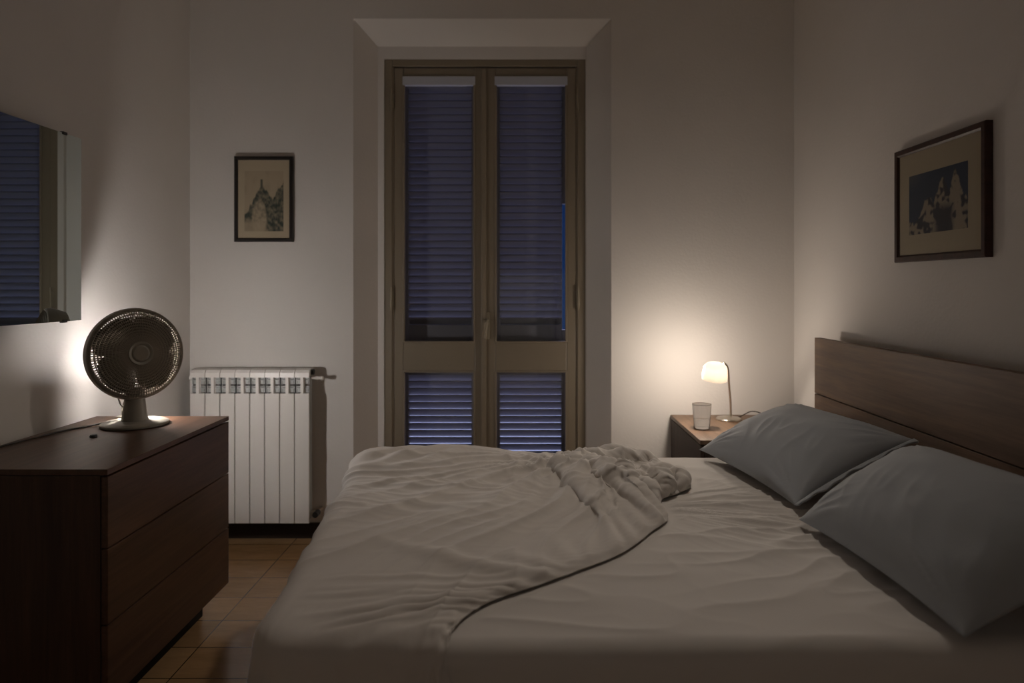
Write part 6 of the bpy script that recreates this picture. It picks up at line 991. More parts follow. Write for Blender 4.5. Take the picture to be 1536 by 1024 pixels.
0,1,-1,0,0,0,1,-1,0,0,-1,1,-1,0,0,1,-1,0,0,0,1,-1,0,-1,-1,1,-1,-1,3,1,-4,-1,0,5,5,-3,2,-2,-8,0,9,-1,-3,1,6,-4,-4,0,7,-4,-2,6,-3,1,-2,-4,-3,2,3,6,6,-2,-12,-12,3,12,-4,4,1,-8,2,3,-2,2,0,-1,0,0,0,0,0,1,-1,0,0,0,0,0,0,1,-1,1,-1,1,-1,1,-1,0,1,0,-1,0,1,0,-1,0,0,1,-1,0,0,1,-1,0,0,1,-1,0,0,1,
-1,0,0,1,0,-1,0,0,1,-1,0,0,0,1,-1,0,0,0,0,0,0,0,-1,0,1,0,-1,0,0,0,0,-1,0,0,-1,0,3,-1,-4,0,2,5,2,-1,1,-8,-2,6,-1,-1,6,1,-7,3,1,-3,-1,4,0,-4,1,1,3,-3,1,6,6,2,-5,-13,-9,3,12,-4,3,2,-8,0,6,-3,2,-1,0,0,0,0,0,1,-1,0,0,0,1,-1,0,1,-1,0,0,0,1,-1,1,-1,0,1,-1,0,0,1,-1,0,0,1,0,-1,0,1,0,-1,
0,1,0,-1,0,1,0,-1,0,0,1,-1,0,0,1,0,-1,0,0,1,0,-1,0,0,0,0,0,-1,1,-1,1,0,-1,0,1,-1,0,0,0,-1,0,0,-1,-1,4,-3,-3,1,5,5,-4,2,-4,-5,3,3,0,6,-1,-4,-3,0,6,-5,7,1,-8,0,2,-8,7,4,15,0,-2,-10,-12,-5,7,11,-4,3,2,-7,-3,6,-1,2,-1,-2,1,0,0,1,-1,0,0,0,1,-1,0,1,-1,0,1,-1,1,-1,0,0,0,0,1,-1,0,1,0,-1,0,0,
1,-1,0,0,1,-1,0,0,1,-1,0,0,1,-1,0,0,1,0,-1,0,0,1,-1,0,0,0,1,-1,0,0,0,1,0,-1,0,0,0,0,0,-1,1,-1,0,1,0,-1,-1,0,-1,1,-1,1,2,-5,0,2,7,-2,-1,1,-7,-1,5,3,6,-3,-6,-5,6,-1,0,5,-7,5,4,-10,4,-1,-5,7,14,-6,-11,-8,-2,8,7,-2,2,3,-6,-5,5,2,1,-1,-3,2,0,0,0,0,0,0,1,-1,0,0,0,0,0,0,0,0,0,0,0,1,-1,1,
-1,0,1,-1,0,0,1,0,-1,0,0,1,-1,0,0,1,-1,0,0,1,-1,0,0,1,-1,0,0,0,1,-1,0,0,1,0,-1,0,0,0,1,-1,0,0,0,1,-1,0,0,0,-1,1,-1,0,0,1,-1,-1,0,-1,-1,2,0,-3,0,6,3,-5,3,-5,-2,3,4,5,-2,-6,-3,2,-1,2,-3,8,-2,-2,-3,1,0,7,-5,-7,-2,-8,-4,3,7,7,-2,0,4,-3,-7,2,4,1,0,-5,3,0,0,0,0,0,1,-1,0,0,0,1,-1,0,1,-1,
0,1,-1,1,-1,0,0,0,0,1,-1,0,0,1,-1,0,0,1,0,-1,0,0,1,-1,0,0,1,-1,0,0,1,-1,0,0,1,0,-1,0,0,1,-1,0,0,0,1,0,-1,0,0,0,1,-1,0,0,0,0,0,0,0,0,-1,0,0,-1,0,0,-1,2,-2,-2,3,5,-4,1,-2,-1,2,3,3,1,-7,-4,3,6,-2,0,-1,1,3,-8,7,-1,-7,3,4,1,-14,1,5,5,4,-1,1,4,-2,-8,1,5,2,0,-6,2,1,0,0,1,-1,0,0,0,
0,1,-1,0,1,-1,0,1,-1,0,0,0,1,-1,1,-1,0,0,0,1,0,-1,0,0,1,-1,0,0,0,1,-1,0,0,1,-1,0,0,1,-1,0,0,1,-1,0,0,0,1,-1,0,0,1,0,-1,0,0,0,0,1,-1,0,0,1,-1,0,0,-1,1,-1,1,-1,0,0,-1,-1,0,3,-5,0,7,0,-5,2,2,0,-1,4,3,-7,-5,4,6,-4,-2,5,1,-7,3,3,-9,9,-4,-5,2,4,-9,4,4,2,2,-3,4,1,-8,-2,3,4,1,-5,0,2,
0,0,0,0,1,-1,0,1,-1,0,1,-1,0,1,-1,0,1,-1,1,-1,0,0,0,0,1,-1,0,0,0,0,1,0,-1,0,0,1,0,-1,0,0,1,-1,0,0,1,-1,0,0,1,-1,0,0,0,1,-1,0,1,0,-1,0,0,0,0,1,0,-1,0,0,1,-1,0,0,0,1,-2,1,0,0,-1,0,-1,0,0,0,-3,4,4,-6,3,5,-4,-6,5,6,-4,-7,3,4,-3,1,-1,-2,7,-2,-8,6,4,-9,9,-4,-3,0,-1,0,0,3,-3,5,1,-5,
-5,2,5,1,-3,-3,2,2,-1,0,0,0,0,0,0,0,0,0,0,1,-1,0,1,-1,0,1,-1,1,-1,1,-1,1,-1,0,0,0,0,1,-1,0,0,0,1,-1,0,0,0,1,-1,0,0,1,-1,0,0,1,-1,0,0,0,1,-1,0,1,-1,0,0,0,0,1,0,-1,0,0,0,1,-1,0,0,0,1,-1,1,-1,-1,1,0,-1,-1,0,-1,0,0,5,-3,0,8,-7,-6,6,7,-2,-8,1,3,1,-1,-6,9,-3,-6,6,5,-6,2,-2,-6,9,2,-7,
-1,1,3,-3,3,2,-3,-7,1,3,4,-1,-5,1,3,-2,1,0,0,0,0,1,-1,0,1,-1,0,0,1,-1,0,1,-1,0,0,0,0,0,0,0,0,1,0,-1,0,0,0,0,1,0,-1,0,0,1,0,-1,0,0,1,-1,0,0,1,-1,0,0,0,1,-1,0,0,0,0,0,1,0,0,-1,0,0,0,1,0,-1,0,0,1,0,-1,0,0,0,1,-1,0,-2,1,0,-1,-1,2,2,-4,7,-6,-4,5,7,-3,-8,5,2,0,-5,1,0,0,5,-1,-3,
2,4,-6,6,-5,-6,5,6,0,2,-1,1,2,-1,-5,-3,3,5,0,-4,-2,3,0,1,0,-1,0,0,0,0,1,-1,0,1,0,-1,0,1,-1,0,1,-1,1,-1,1,-1,1,-1,1,-1,0,0,1,-1,0,1,-1,0,0,0,1,-1,0,0,0,1,-1,0,0,1,-1,0,0,0,1,-1,0,0,0,0,0,1,-1,0,0,0,0,0,1,-1,0,0,1,0,-1,0,1,0,-1,1,-1,0,0,0,-1,-1,-1,-2,6,-4,5,-2,-7,6,8,-5,-7,1,0,7,
1,0,-7,6,-5,-3,8,2,-3,-7,5,-4,8,-3,-7,5,1,0,0,3,0,-3,-5,0,4,3,-2,-4,2,2,-2,1,-1,2,-1,0,0,0,0,0,0,0,0,1,-1,0,1,-1,0,1,-1,1,-1,1,-1,0,0,0,0,1,-1,0,0,0,0,0,1,0,-1,0,0,0,1,-1,0,0,1,-1,0,0,0,1,-1,0,0,0,1,-1,1,-1,0,0,0,0,1,0,-1,0,0,1,-1,0,1,0,-1,0,1,-1,1,0,-1,1,-1,0,-2,1,-3,2,1,-4,
5,5,-5,-4,5,4,0,-8,-1,3,6,-1,2,-3,-8,4,0,4,-10,2,1,9,-2,-10,1,0,1,1,-1,-5,-2,3,5,0,-5,-1,4,-1,1,-1,0,0,0,1,-1,0,0,1,-1,0,0,0,1,0,-1,1,0,-1,1,-1,1,-1,0,1,-1,1,0,-1,0,0,1,-1,0,1,-1,0,0,0,1,0,-1,0,0,1,-1,0,0,0,1,-1,0,0,0,1,-1,0,0,0,0,1,0,0,-1,0,0,0,1,-1,0,1,-1,0,1,0,0,0,-1,1,1,0,
-2,-1,0,-2,0,2,-4,4,6,-5,-3,6,0,-1,-1,4,-1,-7,4,-2,-4,5,0,-3,4,-2,7,-3,-5,0,5,0,1,1,1,0,-3,-4,0,5,2,-3,-4,3,1,0,0,0,1,-1,0,0,1,-1,0,0,1,-1,0,0,0,0,1,-1,0,1,-1,1,-1,1,0,-1,1,-1,0,0,1,0,-1,0,0,0,0,0,0,1,-1,0,0,0,1,-1,0,0,0,1,-1,0,0,0,1,-1,0,0,0,0,1,-1,0,0,0,0,0,1,-1,0,1,-1,1,0,
-1,1,0,0,0,-1,1,1,0,-2,0,-1,1,-3,2,3,-2,-2,3,-1,1,-1,-2,-1,3,0,-2,-1,0,-2,8,-4,-1,2,-2,7,0,-11,-1,7,1,1,1,-1,-4,-3,4,4,0,-5,0,3,-1,0,0,1,-1,1,-1,-1,1,0,0,0,0,0,0,1,0,-1,0,1,-1,0,1,-1,1,-1,0,1,-1,0,0,1,-1,0,0,0,1,-1,0,0,1,-1,0,0,0,1,-1,0,0,0,1,-1,0,0,0,0,0,0,0,0,0,0,0,0,0,0,0,1,
0,-1,0,0,0,1,0,0,0,-1,1,0,0,0,0,1,0,0,-2,-1,-2,1,3,-1,-3,3,0,-1,-2,3,2,-2,-3,7,-8,6,2,0,-9,8,-7,0,7,-5,-1,7,-5,-5,1,1,0,-2,-4,1,3,4,-5,-3,3,1,0,1,1,-2,-1,-1,4,-2,0,0,0,0,0,0,0,-1,1,1,0,-1,1,-1,0,1,-1,1,0,-1,0,1,0,-1,0,0,1,0,-1,0,0,0,0,0,0,0,1,-1,0,0,0,1,-1,0,0,0,0,1,-1,0,0,0,
0,0,0,0,1,0,0,-1,0,0,0,1,-1,0,0,1,0,0,0,0,0,1,-1,0,1,-1,0,-1,-1,1,1,-2,0,2,-1,1,0,-5,1,5,-2,-4,9,-9,5,3,3,-13,7,-2,-6,8,0,-6,8,0,1,1,0,-4,-2,2,5,-1,-4,0,3,-1,1,0,-1,-1,2,1,-3,2,-1,0,0,-1,0,1,0,0,0,0,0,1,-1,1,0,-1,1,-1,0,1,0,-1,0,0,1,0,-1,0,0,0,0,1,-1,0,0,1,-1,0,0,0,1,-1,0,0,
0,0,1,-1,0,0,0,0,0,0,0,1,-1,0,0,0,0,0,1,-1,1,0,0,-1,1,0,0,1,0,-1,0,1,0,1,-1,-1,-1,0,-3,3,3,-4,2,-2,1,4,-3,-5,6,0,-5,9,-6,-7,3,6,-9,7,1,-7,7,-2,-5,6,1,0,0,-4,-1,4,3,-2,-4,2,0,1,2,-1,-2,2,-1,-1,1,-1,0,1,0,0,0,0,0,1,-2,1,0,0,2,-2,-1,2,-1,0,1,-1,0,1,0,0,-1,0,0,0,1,0,0,-1,0,0,0,0,
0,0,0,1,-1,0,0,0,0,1,-1,0,0,0,0,1,-1,0,0,0,0,0,0,0,0,1,-1,0,0,0,0,1,-1,1,0,0,0,0,1,-1,1,0,0,-1,0,-1,2,-4,2,1,-3,3,0,-4,5,3,-7,5,-2,-5,5,2,-8,2,7,-8,8,-3,-7,10,-6,-5,1,0,-2,-2,1,3,2,-6,0,4,-1,2,-1,0,1,-3,3,-2,-1,1,0,0,-1,1,0,0,0,-1,2,0,0,1,-2,1,-1,0,1,0,-1,1,0,-1,0,0,1,0,0,0,
-1,0,0,0,0,0,1,-1,0,0,1,-1,0,0,0,0,1,-1,0,0,0,0,0,0,0,0,0,0,0,0,0,1,0,-1,0,0,0,1,0,0,0,0,0,0,0,0,0,1,0,0,0,0,-1,0,-1,3,-6,3,3,-5,0,4,-5,3,5,-8,5,-2,-6,4,5,-4,-5,1,-1,10,-5,-3,8,-4,1,0,-2,-3,3,5,-3,-4,3,1,0,-1,-1,-2,2,3,-5,4,-2,1,0,-1,1,0,0,-1,0,1,0,-1,-1,1,0,1,2,-1,0,0,0,0,
0,0,0,0,-1,0,0,0,0,0,0,0,1,0,-1,0,0,0,0,0,0,0,0,1,-1,0,0,0,0,0,1,-1,0,0,0,0,0,1,0,-1,0,0,0,0,0,0,0,0,1,0,0,0,1,0,0,0,-1,1,0,0,-1,0,-1,0,4,-6,1,5,-4,-1,4,-7,4,5,-8,0,6,-6,1,2,2,-3,2,-3,7,-7,-3,3,1,0,-4,0,3,3,-4,-2,3,1,-1,0,-1,1,-3,2,4,-6,6,-3,-1,1,0,-1,-1,1,0,1,0,-2,0,-2,
2,-2,-1,1,2,2,1,-1,0,0,0,0,1,0,0,0,0,0,0,0,-1,0,0,0,0,1,-1,0,0,0,1,-1,0,0,0,0,0,0,0,0,0,0,-1,1,0,0,0,0,0,0,0,1,0,0,0,0,0,0,0,1,-1,0,1,0,0,0,1,0,-1,-2,0,-1,-1,6,-7,0,7,-5,-1,6,-9,4,1,-2,0,5,-8,-2,2,10,-2,-5,-1,8,-4,-6,0,0,-3,1,3,1,-4,1,0,1,2,-4,1,1,2,-2,-1,3,-2,-1,1,-1,-1,1,
0,0,1,-1,-3,0,0,0,0,-1,1,0,-2,0,2,2,2,1,0,0,-1,0,0,0,0,0,0,0,0,0,0,1,0,-1,0,0,0,0,0,0,0,0,0,0,0,1,-1,0,0,0,0,0,0,0,0,0,0,0,1,-1,0,0,0,1,0,0,0,0,0,0,0,1,0,0,1,-1,0,-1,-1,-1,1,-2,6,-6,-2,7,-4,-2,7,-8,6,0,-1,-6,8,1,0,-1,-5,6,-4,-4,5,3,1,-2,-1,1,4,-2,-3,1,2,-3,3,1,-3,-1,2,0,
-2,4,-7,4,-1,0,2,-1,1,1,-1,-4,-2,-1,-2,1,0,4,1,-1,0,-1,0,1,0,2,2,0,0,0,0,0,0,0,0,0,1,0,0,-1,0,0,0,0,0,1,-1,0,0,0,0,0,0,0,0,0,0,0,0,-1,1,0,0,0,0,1,-1,0,0,1,0,0,0,0,0,0,1,0,0,0,1,-1,0,1,-1,0,-1,-1,-1,0,-1,6,-8,-1,8,-4,-1,7,-5,0,-1,1,-7,5,9,-1,-7,-5,9,-4,-3,3,0,-1,-2,3,2,-2,-2,2,
0,1,-4,2,5,1,-4,3,0,-7,6,-4,-1,2,-1,1,1,-3,-4,-2,0,4,5,0,0,2,-1,0,-1,-1,-2,-2,1,-1,0,3,2,0,0,0,0,0,0,0,-1,0,0,0,0,0,0,0,1,-1,0,0,0,0,0,0,1,-1,0,0,0,0,0,0,0,0,1,0,0,-1,0,0,0,0,0,0,1,0,0,1,-1,0,1,0,0,1,0,0,0,-1,-1,0,1,-3,0,1,2,-4,-1,5,-4,3,-1,5,-10,2,7,-1,-4,0,6,-4,-4,7,0,-6,
0,-1,-1,2,1,-1,0,2,-3,0,2,1,-5,3,4,-4,2,0,-4,1,1,1,-4,2,-2,-3,-2,0,-1,1,2,3,2,3,-1,-1,1,0,-1,-1,-2,0,0,-1,1,2,1,0,0,0,0,0,0,0,0,0,0,0,1,0,-1,0,0,0,0,0,0,1,-1,0,0,0,0,0,0,0,0,0,0,0,0,0,0,0,1,0,0,0,0,0,0,0,1,0,0,0,0,1,0,0,0,-1,-1,-2,0,3,-3,1,4,-1,-5,5,-1,-2,0,-6,9,-5,2,4,
-4,-3,-2,10,-3,-6,2,6,1,-2,-1,2,0,-1,0,4,2,-4,-2,-1,5,-5,-5,3,-3,10,-5,2,-1,-3,4,-5,-3,-1,0,0,3,0,0,-7,12,-4,2,6,1,0,0,-1,-2,-2,-1,0,-1,0,2,1,1,0,0,0,-1,0,0,1,0,0,-1,0,0,0,0,0,0,0,0,0,0,0,0,0,0,0,0,0,0,-1,1,0,0,0,0,0,0,0,0,1,0,0,1,-1,0,0,0,1,0,0,0,2,-1,-1,-1,0,-3,2,4,-9,-1,7,1,-7,
10,-11,4,4,-9,10,-6,1,9,-2,2,-9,0,5,-6,-2,0,-1,0,3,-3,1,0,-3,2,6,1,-3,-3,2,4,-2,0,-11,5,-2,0,-3,4,-2,-5,-1,0,2,2,4,-5,15,-14,2,3,3,4,1,0,1,-1,-2,-3,-3,-1,1,-1,1,1,1,0,0,1,0,0,-1,0,0,0,0,0,0,0,0,0,0,0,0,0,0,0,0,0,0,0,0,-1,1,-1,1,0,0,0,1,-1,1,0,-1,1,1,-1,1,-1,1,0,0,0,1,0,0,0,-1,-1,0,
1,-4,0,4,-3,-4,5,3,-6,7,-7,-1,7,-8,8,-6,3,1,-4,5,-2,-4,7,-1,0,-1,0,2,-2,0,1,3,0,-3,2,5,0,1,0,-4,-2,-1,-1,-8,1,-2,0,-4,1,1,2,4,0,-2,16,-9,7,9,8,1,-17,-1,1,-1,0,0,0,-2,-4,-4,0,1,0,1,1,0,0,0,0,0,0,0,0,0,0,0,0,0,1,0,0,-1,0,0,0,0,0,0,0,-1,1,0,0,0,0,0,0,0,0,0,0,1,0,0,0,0,1,0,0,0,
0,0,1,0,0,0,-2,-1,-2,5,-5,1,4,0,-5,3,-1,-5,7,-5,0,6,-2,4,-10,6,-1,-6,6,-2,-3,5,0,-1,1,-1,0,-1,3,1,0,3,-5,-1,4,-2,-6,0,1,-4,-1,2,-1,4,-9,3,2,3,4,-2,6,-2,-1,8,6,-2,-2,1,17,-17,-2,0,0,-1,-1,0,-1,-2,-5,-2,0,1,1,1,0,0,0,0,0,0,0,0,0,0,0,1,-1,0,0,0,0,0,0,0,0,0,0,0,0,0,0,0,0,0,1,-1,0,0,1,0,
0,0,0,0,0,1,0,0,1,0,-1,1,1,-1,-2,0,-1,0,2,-4,3,-2,5,-8,3,3,-8,7,-4,3,-3,3,1,-8,12,1,-9,1,3,-5,0,-1,1,0,-1,0,1,1,-1,-4,8,-6,-5,-3,3,3,2,5,-5,2,-3,-5,1,1,3,1,-5,-2,2,9,1,10,-1,0,-1,-2,1,1,0,-2,0,-1,0,-1,0,-1,-1,-4,-3,-1,0,2,1,1,-1,0,0,0,0,0,0,0,1,-1,0,0,0,0,0,0,0,0,0,0,0,0,-1,1,0,0,
0,1,-1,0,1,0,-1,0,1,0,1,0,0,0,-1,1,1,-1,2,0,-1,0,-2,0,0,-1,0,0,3,-1,-6,8,-8,3,2,-7,6,-2,8,-8,-1,3,-2,3,3,0,-5,3,0,0,0,0,-3,5,1,-6,3,2,-5,6,-5,-2,7,0,-1,-10,6,-5,-4,1,4,1,-1,-3,-2,9,-2,17,11,-13,0,-1,0,0,-1,1,-1,1,-1,0,-1,0,0,-1,0,-1,-3,-5,0,-2,3,1,1,0,0,0,0,0,0,-1,0,0,0,0,0,0,0,0,0,0,
0,0,0,0,0,-1,1,0,1,-1,0,0,0,0,1,0,0,0,0,0,1,0,0,0,0,0,1,0,1,-1,-2,-2,4,-3,-1,1,1,0,0,-1,1,-2,-2,-1,8,0,-7,7,-11,6,5,-8,-2,2,6,-5,0,0,0,3,-2,-7,10,1,-6,-1,-3,1,-1,7,-6,4,-3,5,-8,-2,2,5,-5,-3,-1,3,10,-3,20,-8,-8,4,1,1,-2,-2,-6,2,0,0,2,2,1,0,0,0,0,-1,0,0,-6,-1,-3,2,2,0,0,0,0,0,0,1,-1,0,
0,0,0,0,0,0,0,0,0,0,0,0,0,0,0,-1,1,0,0,0,0,0,0,1,0,0,1,0,-1,1,0,0,1,-1,1,1,0,-1,0,0,-2,-1,-1,2,-1,1,-2,1,1,-2,-3,3,-3,7,4,-14,8,5,-7,5,0,-5,-4,6,0,0,0,1,3,-6,-1,2,1,-2,-1,-3,12,-4,5,-12,8,-8,-3,4,1,-3,-2,2,3,5,3,9,-17,11,-10,-3,-6,3,1,-2,-13,18,6,1,-2,0,2,3,0,1,-1,1,-1,-1,1,-4,-3,-3,1,3,
0,0,0,0,0,0,0,0,0,0,0,0,0,0,0,0,0,0,0,0,0,-1,0,1,-1,1,0,0,0,1,-1,0,1,0,0,0,1,0,0,0,1,0,0,0,0,0,-1,0,-1,-1,0,0,0,-1,0,2,0,-5,1,4,5,-3,-1,0,5,-7,-2,1,1,4,-3,-6,-1,1,0,0,-2,2,-1,1,-3,3,3,2,-5,6,-7,4,-11,3,2,-1,-1,-2,2,0,3,5,-2,-4,15,-13,-8,-4,-6,-13,-1,6,17,-3,1,9,5,0,-2,0,4,1,1,-1,
1,0,-1,1,-2,-4,-3,0,2,1,0,0,0,0,0,0,0,0,0,0,0,0,0,0,0,0,0,0,0,0,-1,1,0,0,0,0,0,0,1,0,0,1,0,-1,1,0,0,-1,1,1,1,-1,1,-1,0,-1,-1,-1,0,1,-1,-2,3,0,-2,-3,1,7,1,-6,-1,4,1,-1,-8,2,3,-1,2,3,0,0,0,-1,-1,3,-3,3,0,5,2,-2,0,-8,-2,5,-6,2,-2,0,0,0,1,4,1,0,-1,-1,7,-16,4,-4,-3,-1,-5,-1,8,3,-2,-4,
7,8,2,-2,-2,4,2,1,0,0,0,-1,1,0,-3,-4,0,1,1,0,-1,0,0,0,0,0,1,0,0,0,0,0,0,0,0,0,0,0,0,0,0,0,0,0,0,0,0,1,1,-1,1,0,0,0,0,0,1,0,0,0,1,-1,0,-1,-2,0,-1,3,-3,-1,3,-2,-1,-2,5,4,-2,0,-8,6,2,-2,1,-7,1,6,-4,-2,0,1,-1,-1,5,-3,2,-7,7,-6,5,-2,-6,1,12,-11,10,-12,2,-1,0,-1,3,-1,8,-6,-2,14,-17,-2,2,-3,
0,-1,-2,-6,1,10,1,-1,-6,4,10,2,-1,-4,4,3,0,0,0,0,0,1,0,-1,-5,-1,1,1,0,0,0,0,0,0,-1,0,1,0,0,0,0,0,0,0,0,0,-1,0,0,1,0,0,0,1,0,-1,1,0,0,0,1,-1,1,0,0,1,0,0,0,0,0,-1,-2,1,-1,1,-3,1,3,-2,-4,0,7,3,-7,-3,6,0,0,-4,-1,6,-6,0,7,-5,0,1,0,-4,4,-2,2,4,-3,-5,-2,1,-1,7,-10,10,-12,7,-2,-1,0,4,-2,12,
-10,2,2,2,-15,5,-3,0,0,0,0,-2,-7,-1,10,2,0,-7,2,10,3,1,-5,2,4,1,0,0,0,-1,0,0,1,-3,-3,1,1,0,0,0,0,0,0,0,-1,0,0,1,0,-1,1,0,0,0,0,0,0,0,0,0,0,0,0,1,0,0,1,-1,1,0,0,0,1,0,0,0,1,-1,0,0,0,-3,1,0,-2,2,1,-5,-2,3,7,-2,-7,5,1,3,-5,-5,-1,0,9,-8,0,7,-1,1,0,1,0,-3,0,5,-4,5,-10,4,9,-10,11,-11,
-5,2,0,1,1,-2,10,-10,5,-6,15,-15,0,1,-3,0,-1,1,0,0,-3,-7,3,9,1,1,-9,2,10,2,1,-4,1,4,1,1,-1,0,1,-1,0,0,-1,-4,2,0,0,0,0,0,0,0,0,0,0,-1,0,1,-1,0,0,1,0,-1,1,-1,1,0,0,0,1,0,0,0,0,0,1,0,0,1,0,0,1,-2,1,0,0,-1,0,-1,0,-1,-3,4,0,-4,-1,6,4,-8,0,5,3,-2,-10,0,2,4,-5,8,-4,-3,0,1,0,-1,1,0,-6,1,
2,-1,4,-4,-2,14,-9,-4,0,-1,0,0,1,4,-1,1,-5,4,1,-10,5,-2,-2,0,0,0,0,1,0,-4,-8,6,7,1,1,-8,2,9,2,1,-3,0,4,0,1,0,-1,1,0,0,0,-1,-4,1,0,0,0,0,0,1,0,0,0,0,0,0,0,0,0,-1,0,0,0,1,0,0,0,0,0,0,1,0,1,0,0,-1,2,-1,0,2,-1,0,0,0,1,-1,0,-1,-1,-2,0,3,-2,-5,2,8,-1,-9,7,2,2,-11,-1,4,6,-7,-1,0,7,-1,
0,1,1,-2,1,1,-1,-8,3,-1,2,11,-3,-2,-7,-2,7,-5,-1,1,0,9,-10,4,-5,11,-13,0,3,-3,-1,-1,1,0,1,1,0,0,-6,-8,10,5,1,0,-9,4,9,1,0,-3,0,5,1,0,0,-1,0,0,0,1,0,-3,0,0,0,0,0,-1,0,1,0,0,0,0,0,0,0,0,0,0,0,-1,1,0,1,0,0,0,0,0,0,0,1,0,0,1,0,1,-1,0,1,-1,0,1,-2,-3,3,-5,3,3,-5,-2,4,6,-6,-1,8,-3,-9,-1,
4,5,-7,-2,4,5,-7,7,-1,2,0,-1,0,1,-1,-1,0,5,4,-8,10,-9,-7,2,-1,0,-1,-1,9,-9,5,-5,6,2,-11,6,-1,-4,0,0,0,1,-1,-2,4,0,1,-9,-4,11,2,2,-2,-8,5,7,2,1,-4,0,4,1,0,1,-1,0,0,0,-1,1,-3,0,0,0,1,0,0,-1,0,1,0,0,0,0,0,0,0,-1,1,0,0,0,0,0,0,1,0,0,0,1,0,0,1,0,0,1,-1,0,0,0,1,-1,0,-1,1,-4,1,1,-5,0,
7,3,-9,4,3,-9,-2,4,9,-9,-2,2,7,-6,-1,-3,0,1,1,-2,-1,5,-4,4,-3,6,-3,1,-7,-3,0,3,-6,2,1,6,-2,-5,4,-6,11,-11,1,3,-4,-2,0,2,1,-2,1,0,-3,5,-1,1,-11,-1,12,-1,4,-3,-8,8,5,0,2,-4,0,4,1,0,0,0,0,0,1,-2,1,-2,0,0,-1,0,0,1,0,-1,0,0,0,0,0,1,0,0,-1,0,0,1,0,0,1,-1,1,0,0,0,1,-1,1,1,-1,2,-1,1,-1,1,-1,0,
-2,1,-2,-1,3,-2,-4,2,8,-3,-6,6,-4,-4,6,7,-10,-3,1,9,-4,-7,7,3,-1,2,1,-1,-1,3,-4,6,-1,-4,2,-6,0,-3,7,-7,4,-2,1,6,-9,7,-6,3,1,-8,7,-1,-6,2,1,-1,-2,1,-1,2,-1,-3,6,0,-1,-11,5,9,-2,3,-6,-4,8,3,1,1,-3,0,3,1,1,0,-1,1,-1,2,-1,-1,-1,-1,0,0,1,-1,0,1,0,0,0,0,0,-1,0,1,-1,1,0,0,0,0,0,1,0,0,0,1,0,0,1,0,
0,1,-1,0,1,-1,1,0,0,-2,-2,0,3,-4,-3,5,4,-7,0,7,-8,5,5,-6,-7,2,8,0,-6,1,-1,4,0,1,2,-2,0,1,0,0,1,-4,3,-1,-12,11,-7,4,-3,0,9,-9,0,3,-4,11,-11,0,4,-5,0,0,-2,-1,2,-1,1,0,2,-2,0,3,0,-4,-10,11,5,-2,4,-9,-1,10,0,2,-1,-3,2,3,0,0,1,-1,1,-1,1,0,-1,-1,0,0,-1,0,1,-1,0,0,1,-1,1,0,0,-1,0,1,-1,1,0,0,1,0,
0,1,-1,0,1,0,0,1,0,0,0,0,0,1,-1,0,2,-2,-4,1,3,-7,1,8,-1,-8,4,2,-4,8,-3,-7,-1,10,1,-11,2,5,-2,-7,-1,0,4,-2,1,0,1,-6,6,-6,-4,6,1,-3,-1,1,-2,4,-1,-6,4,-2,2,3,-7,3,1,-5,0,-1,0,1,0,1,1,1,-2,1,-4,5,0,1,-8,-5,13,1,0,1,-9,1,9,-1,3,0,-4,1,3,1,0,0,0,0,0,0,0,0,-2,0,0,1,-1,0,1,0,-1,1,-1,0,1,0,
0,-1,1,0,0,0,0,0,1,0,0,1,0,0,1,1,-2,1,0,0,0,1,0,0,-1,0,0,-1,-2,-5,5,6,-6,-5,8,-2,3,0,-9,0,7,-4,-5,8,-2,-4,3,3,0,-1,4,-1,-4,4,-2,0,3,1,-7,-1,11,-13,9,-6,-4,9,-9,-1,6,-6,8,-6,-1,7,-8,-2,1,-1,2,0,0,0,1,-1,1,1,-1,-5,7,-1,1,-12,3,10,-1,2,-2,-8,5,7,-1,1,1,-4,2,2,1,0,0,0,0,1,-1,0,-1,-1,0,0,0,0,
0,0,0,1,0,0,-1,1,-1,1,-1,1,0,0,0,1,-1,1,0,1,-1,1,0,1,0,0,1,0,-1,0,0,1,0,0,-4,4,-6,-1,6,3,-9,0,7,-5,7,-6,-5,3,3,-3,-3,-1,5,3,-7,0,-1,-1,3,2,-4,3,-1,2,-7,1,3,3,-10,10,-5,-6,8,-5,-5,4,2,-2,5,-8,5,2,-6,1,-1,0,-1,0,0,2,1,-1,-1,0,2,-1,-2,4,0,-2,-12,10,5,-1,3,-5,-6,8,2,1,0,1,-3,2,1,2,0,0,0,0,
0,0,0,-1,0,-1,0,1,-1,0,1,-1,0,0,1,-1,1,-1,1,0,0,0,1,0,0,1,-1,1,0,0,1,0,0,-1,1,1,-1,1,0,0,0,-2,-1,1,-5,3,5,-4,-6,6,3,2,-4,-8,2,-2,-2,7,8,-4,-8,2,6,-5,0,-2,2,4,-4,1,3,-9,3,-2,9,-8,2,-3,-3,2,8,-12,0,8,-6,7,-4,-3,8,-10,1,0,-2,0,0,0,5,3,-4,2,0,-1,-1,1,-5,3,1,1,-7,-4,13,-1,0,3,-8,-4,10,0,2,-1,
1,-3,4,-1,2,0,0,0,0,0,0,0,-2,0,0,0,0,0,0,0,0,0,0,0,0,0,0,0,1,1,-1,0,0,1,0,1,-1,1,0,1,0,-1,2,0,-1,0,0,1,-1,0,-1,0,-5,5,4,-10,0,7,-2,3,-8,0,-1,3,5,-3,0,1,3,-7,-1,7,0,-2,-1,7,-3,-3,7,-9,2,1,-4,-1,4,3,-11,11,-9,-2,2,6,-5,9,-9,4,0,-4,-3,-1,1,1,0,9,-5,-5,3,2,-1,-1,4,-1,1,-6,4,0,1,-12,4,9,
